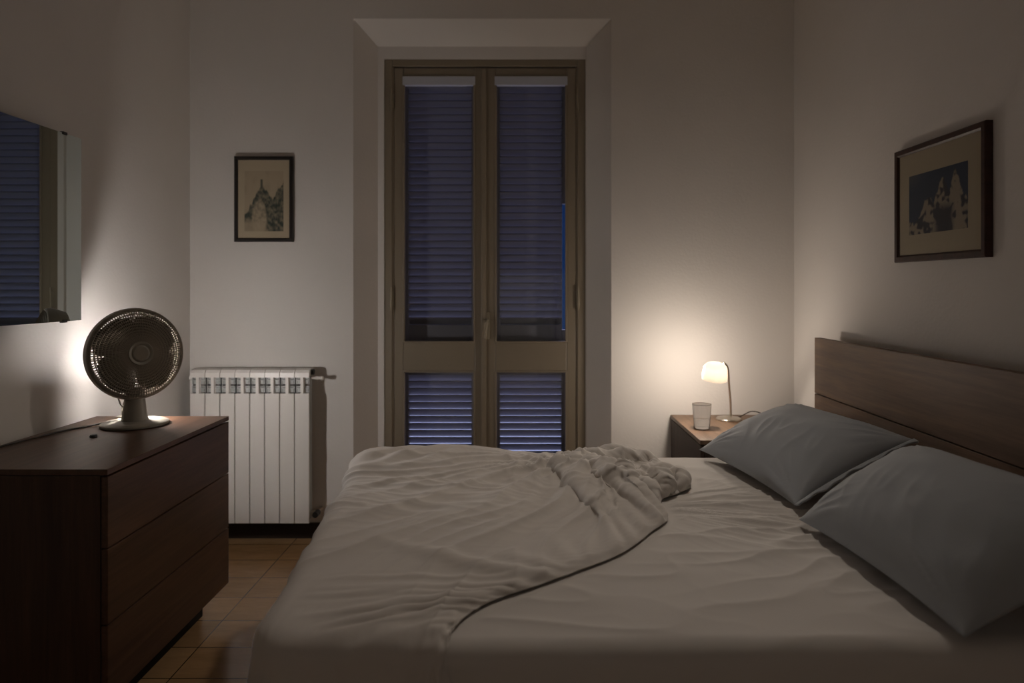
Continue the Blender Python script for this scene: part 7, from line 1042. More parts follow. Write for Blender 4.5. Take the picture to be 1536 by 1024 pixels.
-2,3,0,-10,2,9,-3,3,-1,0,-2,4,-1,1,0,0,1,-1,1,-1,0,-1,0,0,0,1,-1,0,0,1,-1,1,0,-1,1,-1,1,0,1,0,0,0,0,1,-1,2,0,0,0,-1,2,0,0,0,0,0,-2,2,-2,1,-3,6,-3,-8,5,7,-1,-7,-2,-1,6,4,-1,-4,-8,0,6,7,-4,-8,0,-1,-2,4,1,-6,5,0,-6,6,-1,0,4,-10,4,1,-10,2,5,-2,3,0,-4,11,-13,-1,-1,2,0,1,5,-9,0,1,0,-3,14,2,-5,-1,
-2,2,-4,3,0,-2,-11,12,3,-2,4,-2,-10,4,7,-1,1,1,-3,0,3,1,1,0,-1,1,0,0,0,-1,-1,0,0,0,0,0,1,-1,0,0,0,0,0,0,1,0,0,0,0,1,0,1,-1,1,0,0,1,-1,1,2,-2,0,0,0,0,0,0,-3,6,0,-10,1,8,1,-6,-5,-1,2,3,4,-6,-3,1,4,-5,1,6,3,0,0,-2,1,4,-8,4,3,-4,3,-7,10,-2,-10,12,-13,-1,2,6,-6,8,-8,9,-7,-3,-2,1,1,-2,2,-2,0,
5,-1,-2,3,-4,2,1,0,1,0,1,1,-2,2,-9,0,11,-3,1,4,-6,-6,7,2,1,-1,3,-3,2,0,1,0,1,0,-1,1,-1,0,0,-1,0,0,0,0,0,0,1,0,0,0,0,-1,2,-1,1,0,0,0,-1,2,-1,2,0,0,0,-1,2,1,-2,1,-1,1,-2,2,1,-2,-5,-2,-1,6,5,-4,-2,-5,0,7,5,-10,-3,1,4,2,1,-4,-3,2,0,0,-3,1,4,-4,0,5,-6,0,8,-10,-1,4,-3,-6,5,0,6,-4,5,-11,5,-10,
5,0,2,-2,0,-1,2,3,-6,2,2,-2,-5,4,5,0,0,-2,2,-2,5,-2,1,-12,7,7,-3,3,3,-10,-2,8,-1,2,-1,2,-4,4,0,2,0,0,0,-1,1,-1,-1,-1,1,-1,1,0,0,0,0,0,0,0,1,-1,1,0,0,0,0,2,0,0,0,0,1,-1,2,-2,1,1,-1,0,0,0,0,1,2,-7,5,-1,-2,5,-4,1,-8,0,6,5,-8,-4,1,7,3,-4,-3,2,-3,0,0,2,-2,-3,2,0,-3,6,-1,3,-1,-4,-10,9,-9,2,
3,4,-3,7,-8,0,-10,1,3,3,1,-2,6,0,-4,0,2,-1,-2,-2,3,0,0,2,1,-2,-2,3,1,1,0,-6,-5,11,1,-3,5,1,-10,0,7,-1,2,-1,0,-1,3,0,1,0,1,0,-1,1,-1,0,-1,0,0,0,-1,1,-1,0,1,1,-1,1,0,1,-1,1,-1,1,0,0,1,1,0,-2,2,-1,1,1,-1,0,0,1,-1,-2,6,-6,3,-9,9,-1,1,-8,-2,5,8,-7,-7,2,9,-1,-5,0,-2,1,4,-5,-1,1,1,-6,5,2,-8,8,
-1,1,-2,0,-5,2,-8,5,0,7,-10,8,-6,1,-5,6,-5,2,-2,2,0,2,7,2,-1,-1,-1,-2,-5,3,2,-1,0,-1,-4,-2,3,4,-3,3,-11,6,6,-2,-1,7,-4,-9,6,2,-1,2,3,-5,2,1,1,-1,2,0,0,-1,1,-2,-1,1,-1,1,0,0,0,0,0,1,0,1,-1,0,1,-1,1,0,0,1,0,0,0,0,2,-2,0,2,0,-1,0,1,4,-6,2,0,-2,1,0,0,-2,-9,6,9,-7,-7,1,11,-10,-2,2,-1,3,-4,3,6,
2,-5,5,-3,-3,9,-4,-1,5,-13,4,3,1,-10,-2,8,-3,1,-3,2,-6,1,3,-5,9,-4,6,2,-2,6,-3,-6,-2,2,2,1,-2,-7,1,5,1,4,-2,-5,-1,4,6,-6,-1,-9,10,6,-6,0,6,-4,-9,8,-1,2,-2,4,-4,4,0,1,-1,3,-1,-1,0,1,-2,-1,1,-1,1,-1,1,0,0,0,1,0,1,-1,0,0,0,1,0,1,0,0,-1,1,1,-1,1,-1,2,-2,2,3,-2,1,-8,5,2,-5,3,2,-7,8,-1,-5,-8,2,11,-7,
4,-3,-4,1,2,2,-6,-1,1,1,-6,8,-6,5,3,-15,14,-8,-5,5,-1,-8,2,3,-1,-1,5,-8,2,-3,3,6,-2,6,-6,0,4,-5,-5,4,3,-3,1,2,0,-2,1,-2,1,2,9,-6,-8,3,6,-1,2,-10,-1,5,9,-10,5,3,-8,-2,6,-2,3,0,-2,1,3,0,-1,1,1,0,-1,1,0,-2,-1,1,-1,1,-1,1,-1,2,-1,2,-1,1,0,-1,1,0,1,-1,2,0,-1,0,1,0,-1,-2,4,0,3,-3,-4,2,4,0,-1,4,-10,-1,
2,-5,5,-5,2,8,-2,-7,-1,1,0,2,-2,3,3,-3,-2,4,1,-9,5,-2,4,-4,2,2,-2,-12,1,-1,12,-10,10,-7,5,-6,-1,7,0,0,-3,-5,6,0,-2,-2,4,2,-1,0,-3,-2,0,2,-4,13,-1,-5,1,6,-8,-8,9,7,-7,8,-15,5,2,6,-6,6,-2,-9,5,-1,0,2,3,-5,4,2,-1,-2,3,1,-2,-1,1,-1,0,-1,1,-1,1,-1,1,1,0,0,0,0,0,0,0,0,1,0,2,0,0,0,-2,4,-3,-1,1,2,4,-6,
-1,5,-3,6,-4,0,-1,-6,5,0,-10,1,7,-2,-4,7,-5,-3,3,-1,5,-4,-1,7,1,-4,5,2,-8,-4,6,5,-9,10,-5,-11,2,4,1,-2,-2,6,-4,-7,9,4,-6,1,-1,4,-3,1,2,0,4,-5,0,2,1,0,-1,-5,-1,-2,2,5,-3,3,8,-8,-7,6,7,-2,4,-12,1,8,-1,-6,5,2,-12,5,2,-1,3,-1,-4,6,3,2,-5,2,1,-2,-3,3,-3,1,-1,0,0,0,2,-1,1,0,0,0,0,0,-1,0,2,-1,3,-1,0,0,
0,3,-4,-1,1,3,-3,-1,7,-2,3,-5,-4,3,-2,1,-6,8,2,-2,-5,-4,0,0,7,-1,-6,-1,2,5,-2,-2,1,0,-7,9,5,-8,-9,10,-4,-3,-5,5,-6,4,-5,5,-2,-4,1,6,-3,-3,6,-3,1,1,2,1,-3,-1,-6,1,0,1,2,4,6,7,0,-11,0,0,1,3,5,8,-7,-5,1,-3,2,3,-4,-3,4,2,2,-1,1,-5,-4,0,-1,5,1,-2,3,0,3,-2,0,0,1,-3,1,-2,-1,0,0,1,-1,-2,2,2,-2,1,1,2,
-1,-1,2,-1,-2,3,0,2,-3,2,1,0,-2,1,-1,3,1,0,-4,-1,-1,-4,5,0,-2,-5,8,6,1,-3,-8,-3,0,3,5,-6,-3,-1,9,-4,-53,12,13,10,10,11,11,11,11,9,8,10,10,10,14,6,7,10,5,5,5,-7,-4,-2,0,0,2,0,0,1,1,0,1,0,1,1,0,1,1,0,1,0,1,0,1,1,0,1,1,0,1,0,1,0,1,1,0,1,0,1,1,0,1,0,1,1,0,1,0,1,1,0,1,1,0,1,0,1,1,0,
1,1,1,1,0,2,4,2,3,8,3,5,16,1,-1,8,1,0,-6,-6,12,-2,-3,-11,-10,-11,0,-7,-7,-8,-7,-14,-6,-12,-8,-11,-9,-4,-10,-9,-10,-6,-7,-6,-7,-7,0,-7,12,1,-1,1,1,0,0,0,0,1,1,-1,0,1,-3,-1,0,2,1,-5,-1,8,1,2,0,2,-1,1,0,0,0,1,-1,1,0,-1,1,-1,0,0,0,0,0,0,-1,0,0,-1,0,0,-1,1,-1,1,-1,-1,1,-1,0,0,-1,0,0,0,0,-1,0,0,0,-1,0,0,
-1,0,0,-1,1,-1,0,0,0,-1,-1,0,1,-1,-2,0,1,-5,3,-3,-6,6,2,-5,4,-6,2,0,-5,10,-4,-1,0,3,0,0,-2,-1,-3,5,-7,6,0,0,-4,4,1,-2,2,-3,1,-2,3,-3,4,-6,12,0,1,1,0,0,0,0,0,2,0,0,0,-1,-1,4,-1,-6,4,3,-4,3,2,1,1,0,1,-1,1,0,0,0,1,0,-1,1,-1,1,-1,1,-1,0,-1,0,1,-1,0,0,-1,0,0,-1,1,-1,0,0,-1,0,0,-1,1,0,-1,0,
-1,0,0,-1,0,0,0,0,0,-1,0,0,-1,0,-1,1,-1,0,0,0,-1,0,-1,-2,0,0,0,-2,-1,3,-1,-1,1,0,-4,4,0,-6,4,0,-1,1,-2,2,0,1,-1,-2,2,-5,3,0,2,-5,5,0,-3,2,-1,3,-2,1,-7,5,13,0,-1,1,1,-1,1,0,1,-1,1,1,0,0,0,1,1,0,-3,4,0,-2,3,0,1,0,0,1,0,0,1,-1,0,0,1,-1,1,-1,1,-1,0,0,0,0,-1,0,0,0,-1,0,0,0,-1,0,0,0,
0,-1,0,0,-1,0,0,0,-1,0,0,0,0,0,-2,0,0,0,0,0,0,-1,0,-1,0,0,0,-1,1,-1,0,0,-3,0,-1,-1,1,1,0,0,-3,-2,0,2,-1,1,-10,7,3,1,-5,5,-1,0,-3,0,2,1,-1,-1,1,0,-5,5,1,-2,0,-3,3,5,-4,0,12,0,1,0,0,2,-1,0,0,1,1,0,0,0,1,0,1,0,-1,1,1,1,0,1,0,1,0,0,0,1,-1,1,0,0,-1,1,-1,1,-1,0,0,0,0,-1,0,0,-1,0,
1,-1,0,0,-1,0,0,-1,0,1,-1,0,0,-1,0,-1,1,0,-1,0,-1,0,0,0,0,-1,0,-1,0,1,-1,0,0,-1,0,0,-1,0,-1,1,0,-2,-2,1,-1,-1,3,0,-5,0,5,-1,-2,-9,7,1,3,-2,1,-1,-1,-6,4,0,-2,4,-4,3,1,-4,-2,-3,5,2,2,0,-1,-1,-1,3,13,0,0,0,0,0,1,0,0,0,1,1,0,0,0,1,0,1,1,-1,2,0,0,0,1,0,0,1,0,0,0,0,0,0,1,0,0,-1,0,0,
0,0,-1,1,-1,0,0,0,-1,0,0,-1,1,-1,-1,1,-1,0,0,0,-1,0,0,0,-1,0,0,-1,1,-1,0,0,-1,0,0,0,-1,0,0,0,-1,1,-1,0,0,-1,0,0,-1,0,-1,1,-3,-4,2,3,-2,0,1,2,-4,0,3,-4,2,-2,4,-8,2,0,1,2,-1,-4,5,-2,1,-1,1,-1,-4,4,1,1,1,-3,-1,-6,12,0,0,0,1,1,0,1,0,0,0,0,1,1,0,0,1,0,1,-1,2,0,1,0,0,0,1,-1,1,0,0,1,
0,0,0,-1,0,1,0,-1,0,0,0,-1,1,-1,0,-1,0,0,0,0,-1,0,0,0,0,-1,0,-1,1,0,-1,0,0,-1,0,0,-1,0,0,-1,0,1,-1,0,0,-1,0,-1,0,0,0,0,-1,1,-1,-1,1,-1,0,0,-2,1,-2,-3,4,-1,1,0,-3,1,-4,6,-3,3,-4,0,-2,3,0,0,1,-4,0,2,0,-1,-2,3,2,-5,5,-2,0,0,2,0,12,1,0,0,0,1,0,0,0,0,1,1,0,0,0,0,2,1,0,0,1,0,0,1,
0,1,-1,1,0,0,1,-1,0,0,0,1,0,-1,0,1,-1,0,0,0,-1,0,0,0,0,-1,-1,0,0,0,0,-1,0,0,0,0,-1,0,0,0,-1,0,0,0,0,-1,0,0,0,-1,-1,0,0,0,0,0,0,-1,0,-1,1,-1,1,-1,0,0,-1,0,-3,1,0,-1,-1,2,-1,-3,-3,2,3,-3,-2,3,0,-1,3,1,-3,-4,1,4,-5,6,-3,1,0,0,2,0,-5,4,-1,0,-3,6,13,-1,0,1,0,0,1,0,1,0,-1,1,1,0,1,0,
0,1,0,1,0,1,1,0,0,0,1,0,0,0,0,1,0,0,0,-1,1,0,-1,0,0,0,0,-1,0,0,0,-1,0,0,0,0,0,-1,0,0,0,-1,0,0,0,-1,0,-1,1,-1,0,-1,0,1,-1,0,-1,0,0,0,-1,0,0,-1,0,0,0,0,-1,0,0,0,-1,0,-1,1,0,-2,1,-2,1,0,-2,-1,-1,3,2,-4,1,-2,-1,3,-1,0,0,1,-3,2,2,-3,-2,1,3,0,-1,1,-1,-1,0,0,1,-1,12,0,1,-1,1,0,1,1,
-1,1,0,0,1,1,-1,1,1,1,0,0,1,1,-1,1,1,-1,0,1,0,1,-1,0,0,1,-1,1,-1,0,1,-1,0,-1,0,1,0,-1,-1,1,-1,1,-1,-1,0,0,0,0,-1,1,-1,0,-1,0,0,0,-1,1,-1,0,0,-1,0,-1,1,-1,0,0,0,-1,0,0,0,-1,0,0,0,0,-1,0,0,0,0,-1,0,-3,0,2,-5,4,-4,2,2,-1,0,-2,0,1,1,0,-1,-3,1,1,2,1,-1,-3,2,0,0,-1,-1,2,-4,1,-1,1,1,0,
12,0,0,1,0,0,0,1,1,-1,1,0,0,1,1,0,0,1,1,0,1,0,1,0,0,1,0,0,0,0,1,0,0,-1,1,-1,1,0,-1,0,1,-1,0,-1,0,0,0,-1,1,-1,0,0,-1,1,-1,-1,0,0,0,-1,1,0,-1,0,0,-1,0,0,-1,0,0,0,-1,0,0,-1,0,0,-1,1,-1,0,0,0,-1,0,0,0,0,0,-1,0,0,-2,-1,1,-1,0,2,-2,2,-2,-4,5,0,0,1,-1,-2,1,-1,-1,2,-2,1,-1,2,-1,-4,4,
-1,-2,2,-4,2,-2,4,-1,12,1,-1,1,0,0,0,0,1,1,0,0,0,0,1,1,0,1,0,1,0,1,0,1,0,0,0,1,0,0,0,0,1,0,0,0,-1,0,1,0,-1,0,0,0,-1,0,0,0,-1,0,0,0,0,-1,0,0,0,-1,0,0,-1,0,0,0,-1,0,0,0,-1,0,0,0,0,-1,0,0,0,-1,0,-1,0,1,-1,-1,1,0,-1,0,-1,0,0,1,0,-2,-1,1,-1,-3,3,0,1,-2,0,1,-1,1,-2,1,0,0,0,1,
-1,0,-1,2,-1,-2,1,-5,2,-1,1,2,-2,0,-1,5,12,-1,2,-1,0,1,0,1,0,1,0,0,1,0,1,0,0,1,1,0,0,1,1,0,0,1,0,-1,1,0,0,0,0,0,0,1,0,0,-1,0,0,0,-1,0,0,0,0,0,-1,0,-1,0,0,0,0,0,-1,0,0,0,0,-1,0,-1,1,-1,0,-1,1,-1,0,0,-1,1,-1,0,-1,1,-1,0,0,-1,0,0,-1,0,0,0,0,0,0,-1,0,0,0,-2,1,0,-1,2,-1,-2,1,0,
1,-3,0,-1,2,-1,1,0,1,0,0,-1,0,0,-3,2,-1,0,-3,2,-1,2,-1,-2,11,0,0,1,1,0,0,0,1,1,0,1,-1,1,0,0,1,0,2,1,0,-1,1,0,1,0,1,0,0,0,1,0,0,0,0,-1,0,0,0,0,0,0,0,0,0,-1,0,-1,1,-1,0,0,-1,0,0,-1,1,-1,0,0,-1,0,0,0,-1,1,-1,0,-1,1,-1,-1,1,-1,0,-1,0,0,0,0,-1,0,0,0,0,-1,1,-1,0,-1,1,-1,0,0,-1,-2,
1,1,1,-1,-1,1,0,-1,0,-1,-1,1,-1,1,0,0,1,-1,0,0,-2,-2,3,-2,0,1,1,-3,2,2,-3,3,12,1,-1,0,0,0,2,-1,1,0,1,0,1,0,0,1,0,1,0,1,1,0,1,0,0,0,0,1,0,1,-1,0,0,1,-1,1,0,-1,1,-1,0,0,0,-1,0,0,0,0,-1,0,0,-1,1,-1,-1,1,-1,1,-1,-1,1,0,-1,0,0,-1,0,0,0,-1,0,0,-1,0,0,0,0,-1,0,-1,1,-1,0,0,0,0,-1,0,
0,0,-1,0,0,0,-1,0,-1,2,-1,1,-1,0,0,-1,0,0,1,-2,0,0,0,1,-1,1,0,-3,-1,1,0,-2,0,0,2,1,-2,-4,4,-2,13,-1,0,-1,1,1,-1,2,-1,0,2,0,0,1,0,0,1,0,1,1,0,1,0,1,1,0,0,0,1,-1,1,0,0,-1,1,-1,0,1,-1,1,-1,0,0,0,-1,0,-1,0,0,0,0,0,-1,0,0,0,0,-1,0,0,-1,0,0,0,-1,0,0,0,-1,0,0,0,-1,0,0,0,-1,0,0,0,
-1,0,0,-1,0,0,0,0,0,-1,1,-1,1,-1,0,-1,0,0,0,0,0,0,-1,0,0,1,-1,0,-1,0,0,1,-1,0,-1,-1,1,1,0,0,-3,2,0,-1,-2,3,-3,3,12,1,-1,1,-1,0,1,0,1,0,0,1,1,-1,1,1,0,0,1,1,1,1,0,0,0,0,1,0,0,0,0,0,0,1,0,0,0,-1,0,0,0,0,-1,0,1,-1,0,0,-1,0,0,0,-1,0,0,-1,0,0,0,0,0,-1,0,-1,1,-1,0,-1,1,-1,0,-1,
1,-1,0,-1,1,-1,0,-1,0,0,0,0,0,-1,0,0,-1,1,-1,0,-1,0,0,-2,2,0,1,-1,-1,1,-1,0,0,0,0,-1,0,0,1,-1,1,0,-2,0,-1,0,1,0,0,0,-3,0,2,-2,2,-5,13,-1,1,-1,0,0,0,1,0,1,0,1,0,1,0,0,1,0,1,1,1,0,0,1,0,0,0,1,0,0,0,1,0,-1,0,1,-1,1,0,-1,0,0,0,0,-1,0,0,-1,1,-1,0,-1,1,-1,0,0,0,-1,0,0,-1,1,-1,0,
-1,1,-1,0,-1,1,-1,0,-1,0,0,0,-1,0,0,0,0,0,-1,0,-1,1,-1,0,0,0,0,-1,0,0,0,0,0,0,0,-1,0,0,0,0,0,-1,0,-1,0,0,0,1,0,-1,-1,0,0,0,1,-1,-1,0,0,0,-1,1,-1,4,13,0,0,-1,0,0,0,0,1,1,0,0,2,0,0,1,0,1,-1,2,0,1,1,0,0,1,0,-1,1,0,1,-1,0,1,0,-1,1,-1,0,0,0,0,0,0,-1,0,0,0,-1,0,-1,1,-1,1,-1,0,
-1,0,0,-1,1,-1,0,0,0,-1,0,0,0,-1,0,0,0,0,-1,-1,0,0,0,0,-1,0,0,0,0,-1,1,-1,0,-1,0,1,-1,0,0,0,-1,0,0,0,0,-1,0,0,0,0,-1,0,0,1,0,-1,0,-1,0,0,0,0,-1,2,-1,-3,2,0,-2,2,2,-6,12,1,-1,1,-1,-1,1,1,-1,1,1,0,0,2,0,0,1,0,1,0,2,0,0,1,0,0,0,1,0,1,-1,1,0,-1,0,1,0,0,0,0,-1,0,-1,0,0,0,-1,0,
0,0,0,-1,0,0,0,-1,0,1,-1,0,-1,0,0,0,-1,0,0,-1,0,0,0,-1,0,0,0,0,0,0,-2,0,1,-1,0,-1,0,1,-1,0,0,0,-1,0,0,0,0,-1,1,-1,1,0,-1,0,0,0,0,0,-2,0,0,0,0,1,-1,-1,0,-1,1,-1,1,-1,2,-1,-1,-2,0,2,-1,2,13,-1,-1,-1,2,0,0,0,1,-1,1,1,0,1,1,0,0,1,0,0,2,1,1,-1,1,0,1,0,0,0,1,-1,1,0,0,0,-1,1,-1,0,
1,-1,0,0,0,0,-1,0,0,-1,0,0,0,-1,0,0,0,-1,0,0,0,-1,0,-1,1,-1,0,0,0,-1,0,0,0,-1,-1,1,-1,0,0,0,-1,0,-1,1,0,-1,0,0,0,-1,1,-1,-1,0,0,1,-1,1,-1,0,0,0,0,-1,0,-1,1,-1,0,1,0,0,-1,0,-1,0,-1,1,0,0,1,0,-3,1,2,-5,2,1,10,3,0,0,-2,1,0,-1,1,1,0,1,1,-1,2,1,0,0,1,0,0,2,0,1,1,0,0,0,0,1,-1,1,
0,0,0,0,0,0,0,0,-1,0,0,-1,0,0,0,0,-1,0,0,-1,0,0,0,0,-1,0,0,0,-1,1,-1,0,-1,1,-1,0,-1,0,0,0,-1,0,0,0,0,-1,0,0,-1,0,0,0,-1,0,0,0,0,0,-1,1,-1,0,0,-1,1,-1,1,-1,0,0,-1,1,-1,0,-1,0,0,0,1,-1,0,-1,-1,0,0,1,-1,2,-2,-1,3,-2,-1,3,-3,-6,8,2,3,-1,0,1,-1,0,0,0,1,0,1,1,0,0,1,1,0,1,1,2,0,1,
-1,1,0,1,0,-1,1,0,0,0,0,0,0,-1,1,-1,0,0,0,0,0,-1,0,-1,0,1,-1,0,-1,0,0,-1,1,-1,0,-1,1,-1,0,0,0,-1,0,0,0,0,-1,0,0,-1,0,-1,0,0,0,-1,1,-1,0,0,0,0,0,-1,0,0,0,-1,0,0,-1,1,0,0,-1,0,0,-1,1,-1,1,-1,-1,0,1,0,-1,0,-1,-1,1,0,0,1,-1,-3,2,0,-1,2,-2,-2,3,2,8,0,2,1,-1,1,2,0,-1,0,0,1,0,1,0,1,
2,0,1,1,0,1,0,1,1,0,0,0,1,0,0,0,-1,0,0,-1,1,0,0,0,0,0,0,0,-1,0,0,0,0,-1,0,0,0,-1,-1,1,-1,1,-1,0,-1,0,0,0,-1,0,0,-1,0,0,0,-1,0,1,-1,0,-1,0,0,0,-1,1,-1,-1,1,-1,0,1,-2,1,-1,0,0,0,0,0,-1,0,1,-1,0,0,-1,1,-1,-1,0,0,0,1,0,-1,-1,-1,1,0,-1,-3,3,0,-1,0,0,2,0,-1,-2,5,8,-2,0,3,2,-1,0,1,
1,0,0,0,1,1,1,0,0,2,0,1,1,0,2,0,1,0,0,0,-2,-1,-1,-1,0,0,0,0,-1,1,-1,2,1,0,1,0,1,0,0,0,-1,0,0,-1,0,0,0,0,0,-1,0,0,0,-1,0,0,0,-1,0,0,0,-1,0,0,-1,0,0,0,0,-1,0,0,0,-1,0,0,-1,1,-1,0,0,-1,1,0,-1,0,0,-1,1,0,-1,0,0,0,0,0,-1,-1,0,0,1,-1,0,-1,-1,1,-1,0,0,1,-2,2,0,-1,2,-3,0,3,-1,-5,
13,-4,-1,0,3,1,0,0,0,1,0,0,-1,1,1,2,-1,1,2,0,0,2,1,1,-2,-1,-1,-2,-2,0,-1,-2,-2,-1,0,0,0,0,2,0,2,1,1,2,0,2,1,0,1,0,0,0,0,0,-1,-1,0,0,0,0,-1,1,-1,-1,0,1,-1,0,-1,0,-1,1,0,-1,0,-1,0,1,-1,-1,0,0,0,0,0,-1,0,0,0,0,-1,0,0,0,-1,1,0,0,0,-1,0,-1,1,-1,-1,0,0,1,0,0,-1,-1,0,0,0,0,1,-1,-1,-2,
3,0,-4,4,-2,-4,5,2,4,5,1,-2,0,1,1,1,1,0,0,1,1,-1,0,1,2,-1,0,2,1,0,2,-3,-2,-2,-3,-3,-1,-2,-1,-1,0,0,-1,0,1,0,0,1,0,2,1,2,2,1,2,2,2,0,1,1,0,-1,1,0,0,-1,0,-1,1,-1,0,0,0,-1,0,0,-1,0,0,-1,0,0,0,0,0,-1,0,0,0,-1,0,0,-1,0,0,0,0,0,0,-1,1,-1,0,0,-1,0,0,0,0,0,-1,0,0,0,0,0,0,0,-1,-2,
1,0,0,0,0,0,0,0,-4,2,2,-3,1,-1,-2,4,9,-1,0,1,0,1,0,1,0,1,1,0,0,0,1,-1,1,2,0,1,2,-1,-5,-2,-3,-3,-2,0,-2,-1,-1,1,0,0,0,0,0,0,0,0,0,0,0,0,3,2,1,2,1,3,1,1,2,1,1,0,0,0,0,0,-1,0,0,0,-1,0,0,-1,1,0,-1,0,0,-1,0,0,-1,0,0,0,-1,0,0,0,0,0,0,-1,0,-1,0,1,-1,0,-1,1,0,0,-1,0,-1,0,1,-1,
-1,0,0,0,0,0,-1,1,-1,0,-1,1,0,0,0,1,0,0,-1,0,0,0,-4,-1,8,1,0,2,0,-2,1,0,1,0,1,0,1,0,0,1,0,0,2,-1,-1,-3,-3,-4,-3,-1,0,-1,1,0,0,0,0,0,0,-1,0,0,0,0,0,0,1,0,0,0,0,1,3,2,2,1,2,3,0,1,1,1,0,0,1,0,-1,0,0,-1,0,0,-1,0,0,0,-1,1,-1,-1,1,-1,0,-1,0,1,-1,-1,1,-1,0,0,0,0,0,-1,0,0,0,-1,
1,0,0,-1,0,0,-1,0,-1,0,0,1,0,-2,0,0,0,0,0,0,-1,2,0,-1,1,-1,-1,-1,2,-4,6,-1,7,2,1,1,0,1,-2,0,0,1,0,0,1,1,0,0,0,0,1,0,-4,-5,-4,-1,1,0,-1,0,0,0,0,-1,0,0,0,1,0,0,0,0,0,0,0,0,-1,0,1,1,-1,0,1,3,0,1,3,2,1,2,1,1,1,0,1,-1,0,0,0,0,0,-1,0,0,0,-1,0,0,-1,0,-1,1,0,-1,0,0,-1,1,-1,0,
0,0,-1,0,1,-1,0,0,-1,0,0,0,0,0,0,-1,0,0,0,0,-1,-1,0,0,0,-1,2,-1,-1,-3,3,2,-1,1,-1,-1,-3,2,-4,8,5,0,-1,2,2,-1,2,1,1,0,0,1,-1,1,0,1,1,0,-1,-4,-3,-4,-1,0,-1,0,0,0,0,0,-1,1,0,0,0,0,0,0,0,0,0,0,0,0,0,0,0,-1,0,0,1,0,1,1,1,2,2,0,3,2,0,2,1,1,0,0,-1,0,0,0,0,-1,0,0,0,0,-1,0,0,0,
-1,0,0,0,0,-1,0,0,0,0,0,0,-1,0,-1,1,0,0,-1,0,-1,1,-1,-1,0,0,1,-1,0,0,-1,0,0,0,0,-1,0,1,-2,3,-1,-4,4,0,-1,1,-2,-7,5,-1,1,0,1,2,1,-1,0,0,1,0,1,-1,0,-1,-2,0,0,-1,-3,-1,-1,-1,1,-1,1,0,0,0,0,0,0,0,0,0,0,0,0,0,0,0,0,0,0,0,0,0,0,0,-1,0,0,1,0,0,1,2,1,2,2,2,1,1,2,2,0,0,0,-1,0,0,
0,-1,0,-1,1,-1,0,-1,1,-1,0,0,-1,0,1,-1,0,0,0,-1,0,0,0,-1,1,0,-1,0,0,-1,0,0,-1,0,1,0,-2,0,0,0,0,1,-1,-1,1,-1,0,-2,1,3,-5,2,2,-1,0,-2,5,0,1,0,0,0,0,1,0,0,-1,-1,-1,0,-1,0,1,0,-1,-1,-2,0,-1,0,0,1,0,0,0,-1,1,0,0,0,0,0,0,0,0,0,0,0,0,0,0,0,0,0,0,0,0,0,0,-1,0,0,1,1,0,1,2,1,2,3,
1,0,2,1,0,1,0,-1,0,0,0,0,-1,1,-1,0,-1,0,0,-1,1,0,-1,0,0,-1,0,0,0,1,-1,0,0,-1,0,-1,1,0,-1,-1,1,0,-1,0,0,-1,0,0,0,0,-2,2,-1,1,0,-1,0,-1,0,-3,1,3,-3,2,6,0,0,0,-1,1,-1,0,-1,-1,-1,1,0,0,0,1,0,-2,-1,-1,1,-1,0,0,0,0,0,0,-1,1,0,0,0,0,0,0,0,0,0,0,0,0,0,0,0,0,0,0,0,0,0,0,0,0,0,0,
-1,0,0,1,0,1,1,3,1,3,2,0,2,1,0,1,-1,0,-1,0,1,-1,0,0,0,0,-1,0,0,-1,0,0,0,0,0,0,0,-1,0,0,-1,1,-1,0,0,-1,0,0,-1,1,0,-1,-1,1,0,-1,0,-1,1,-1,1,0,-1,-1,2,-3,1,2,-2,-5,7,-3,3,0,0,1,0,-1,0,-1,-1,1,1,-1,0,1,0,-1,-1,1,-1,0,-1,-1,1,0,0,0,0,0,1,-1,0,0,0,0,0,0,0,0,0,0,0,0,0,0,0,0,0,0,
0,0,0,0,0,0,0,0,0,0,0,-1,0,0,1,-1,4,1,1,4,1,1,1,1,1,0,0,0,-1,0,0,-1,0,0,0,0,-1,1,-1,0,-1,1,-1,0,0,0,0,0,0,0,-1,0,-1,1,-2,0,1,-1,0,-1,1,-1,-1,1,0,-1,1,0,0,-1,-1,-1,-4,5,1,0,-1,2,-6,5,1,1,1,-2,0,0,0,0,2,-1,0,1,0,-1,1,-2,0,0,-1,-1,1,0,0,0,0,0,-1,0,0,1,0,0,0,0,0,0,0,0,0,0,
0,0,0,0,0,0,0,0,0,0,0,0,0,0,0,0,0,0,0,0,0,0,0,0,-1,1,2,2,2,3,2,0,1,1,0,0,0,0,0,0,-1,0,0,0,0,-1,1,-1,0,0,0,0,-1,0,0,0,0,-1,0,0,0,-1,0,0,-1,1,-1,0,-1,0,0,0,-1,1,-1,1,0,-1,-1,0,2,-4,-1,3,0,-1,2,-6,0,1,0,0,0,0,1,1,-1,1,0,0,-1,0,-2,1,-2,0,0,2,-2,2,-1,0,0,-1,1,0,0,0,0,0,
0,0,0,0,0,0,0,0,0,0,0,0,0,0,0,0,0,0,0,0,0,0,0,0,0,0,0,0,0,0,0,0,0,0,0,0,2,2,1,3,2,1,2,0,0,0,-1,0,1,-1,0,0,-1,0,0,0,0,-1,1,-1,0,0,0,-1,1,0,-1,-1,1,-1,-1,0,1,0,-1,0,0,-1,0,0,-1,1,0,0,-1,0,1,0,-3,2,-1,-3,3,-1,1,4,1,0,0,1,0,1,0,-1,1,0,0,-1,0,-2,0,-1,2,-1,0,-1,2,-2,1,0,
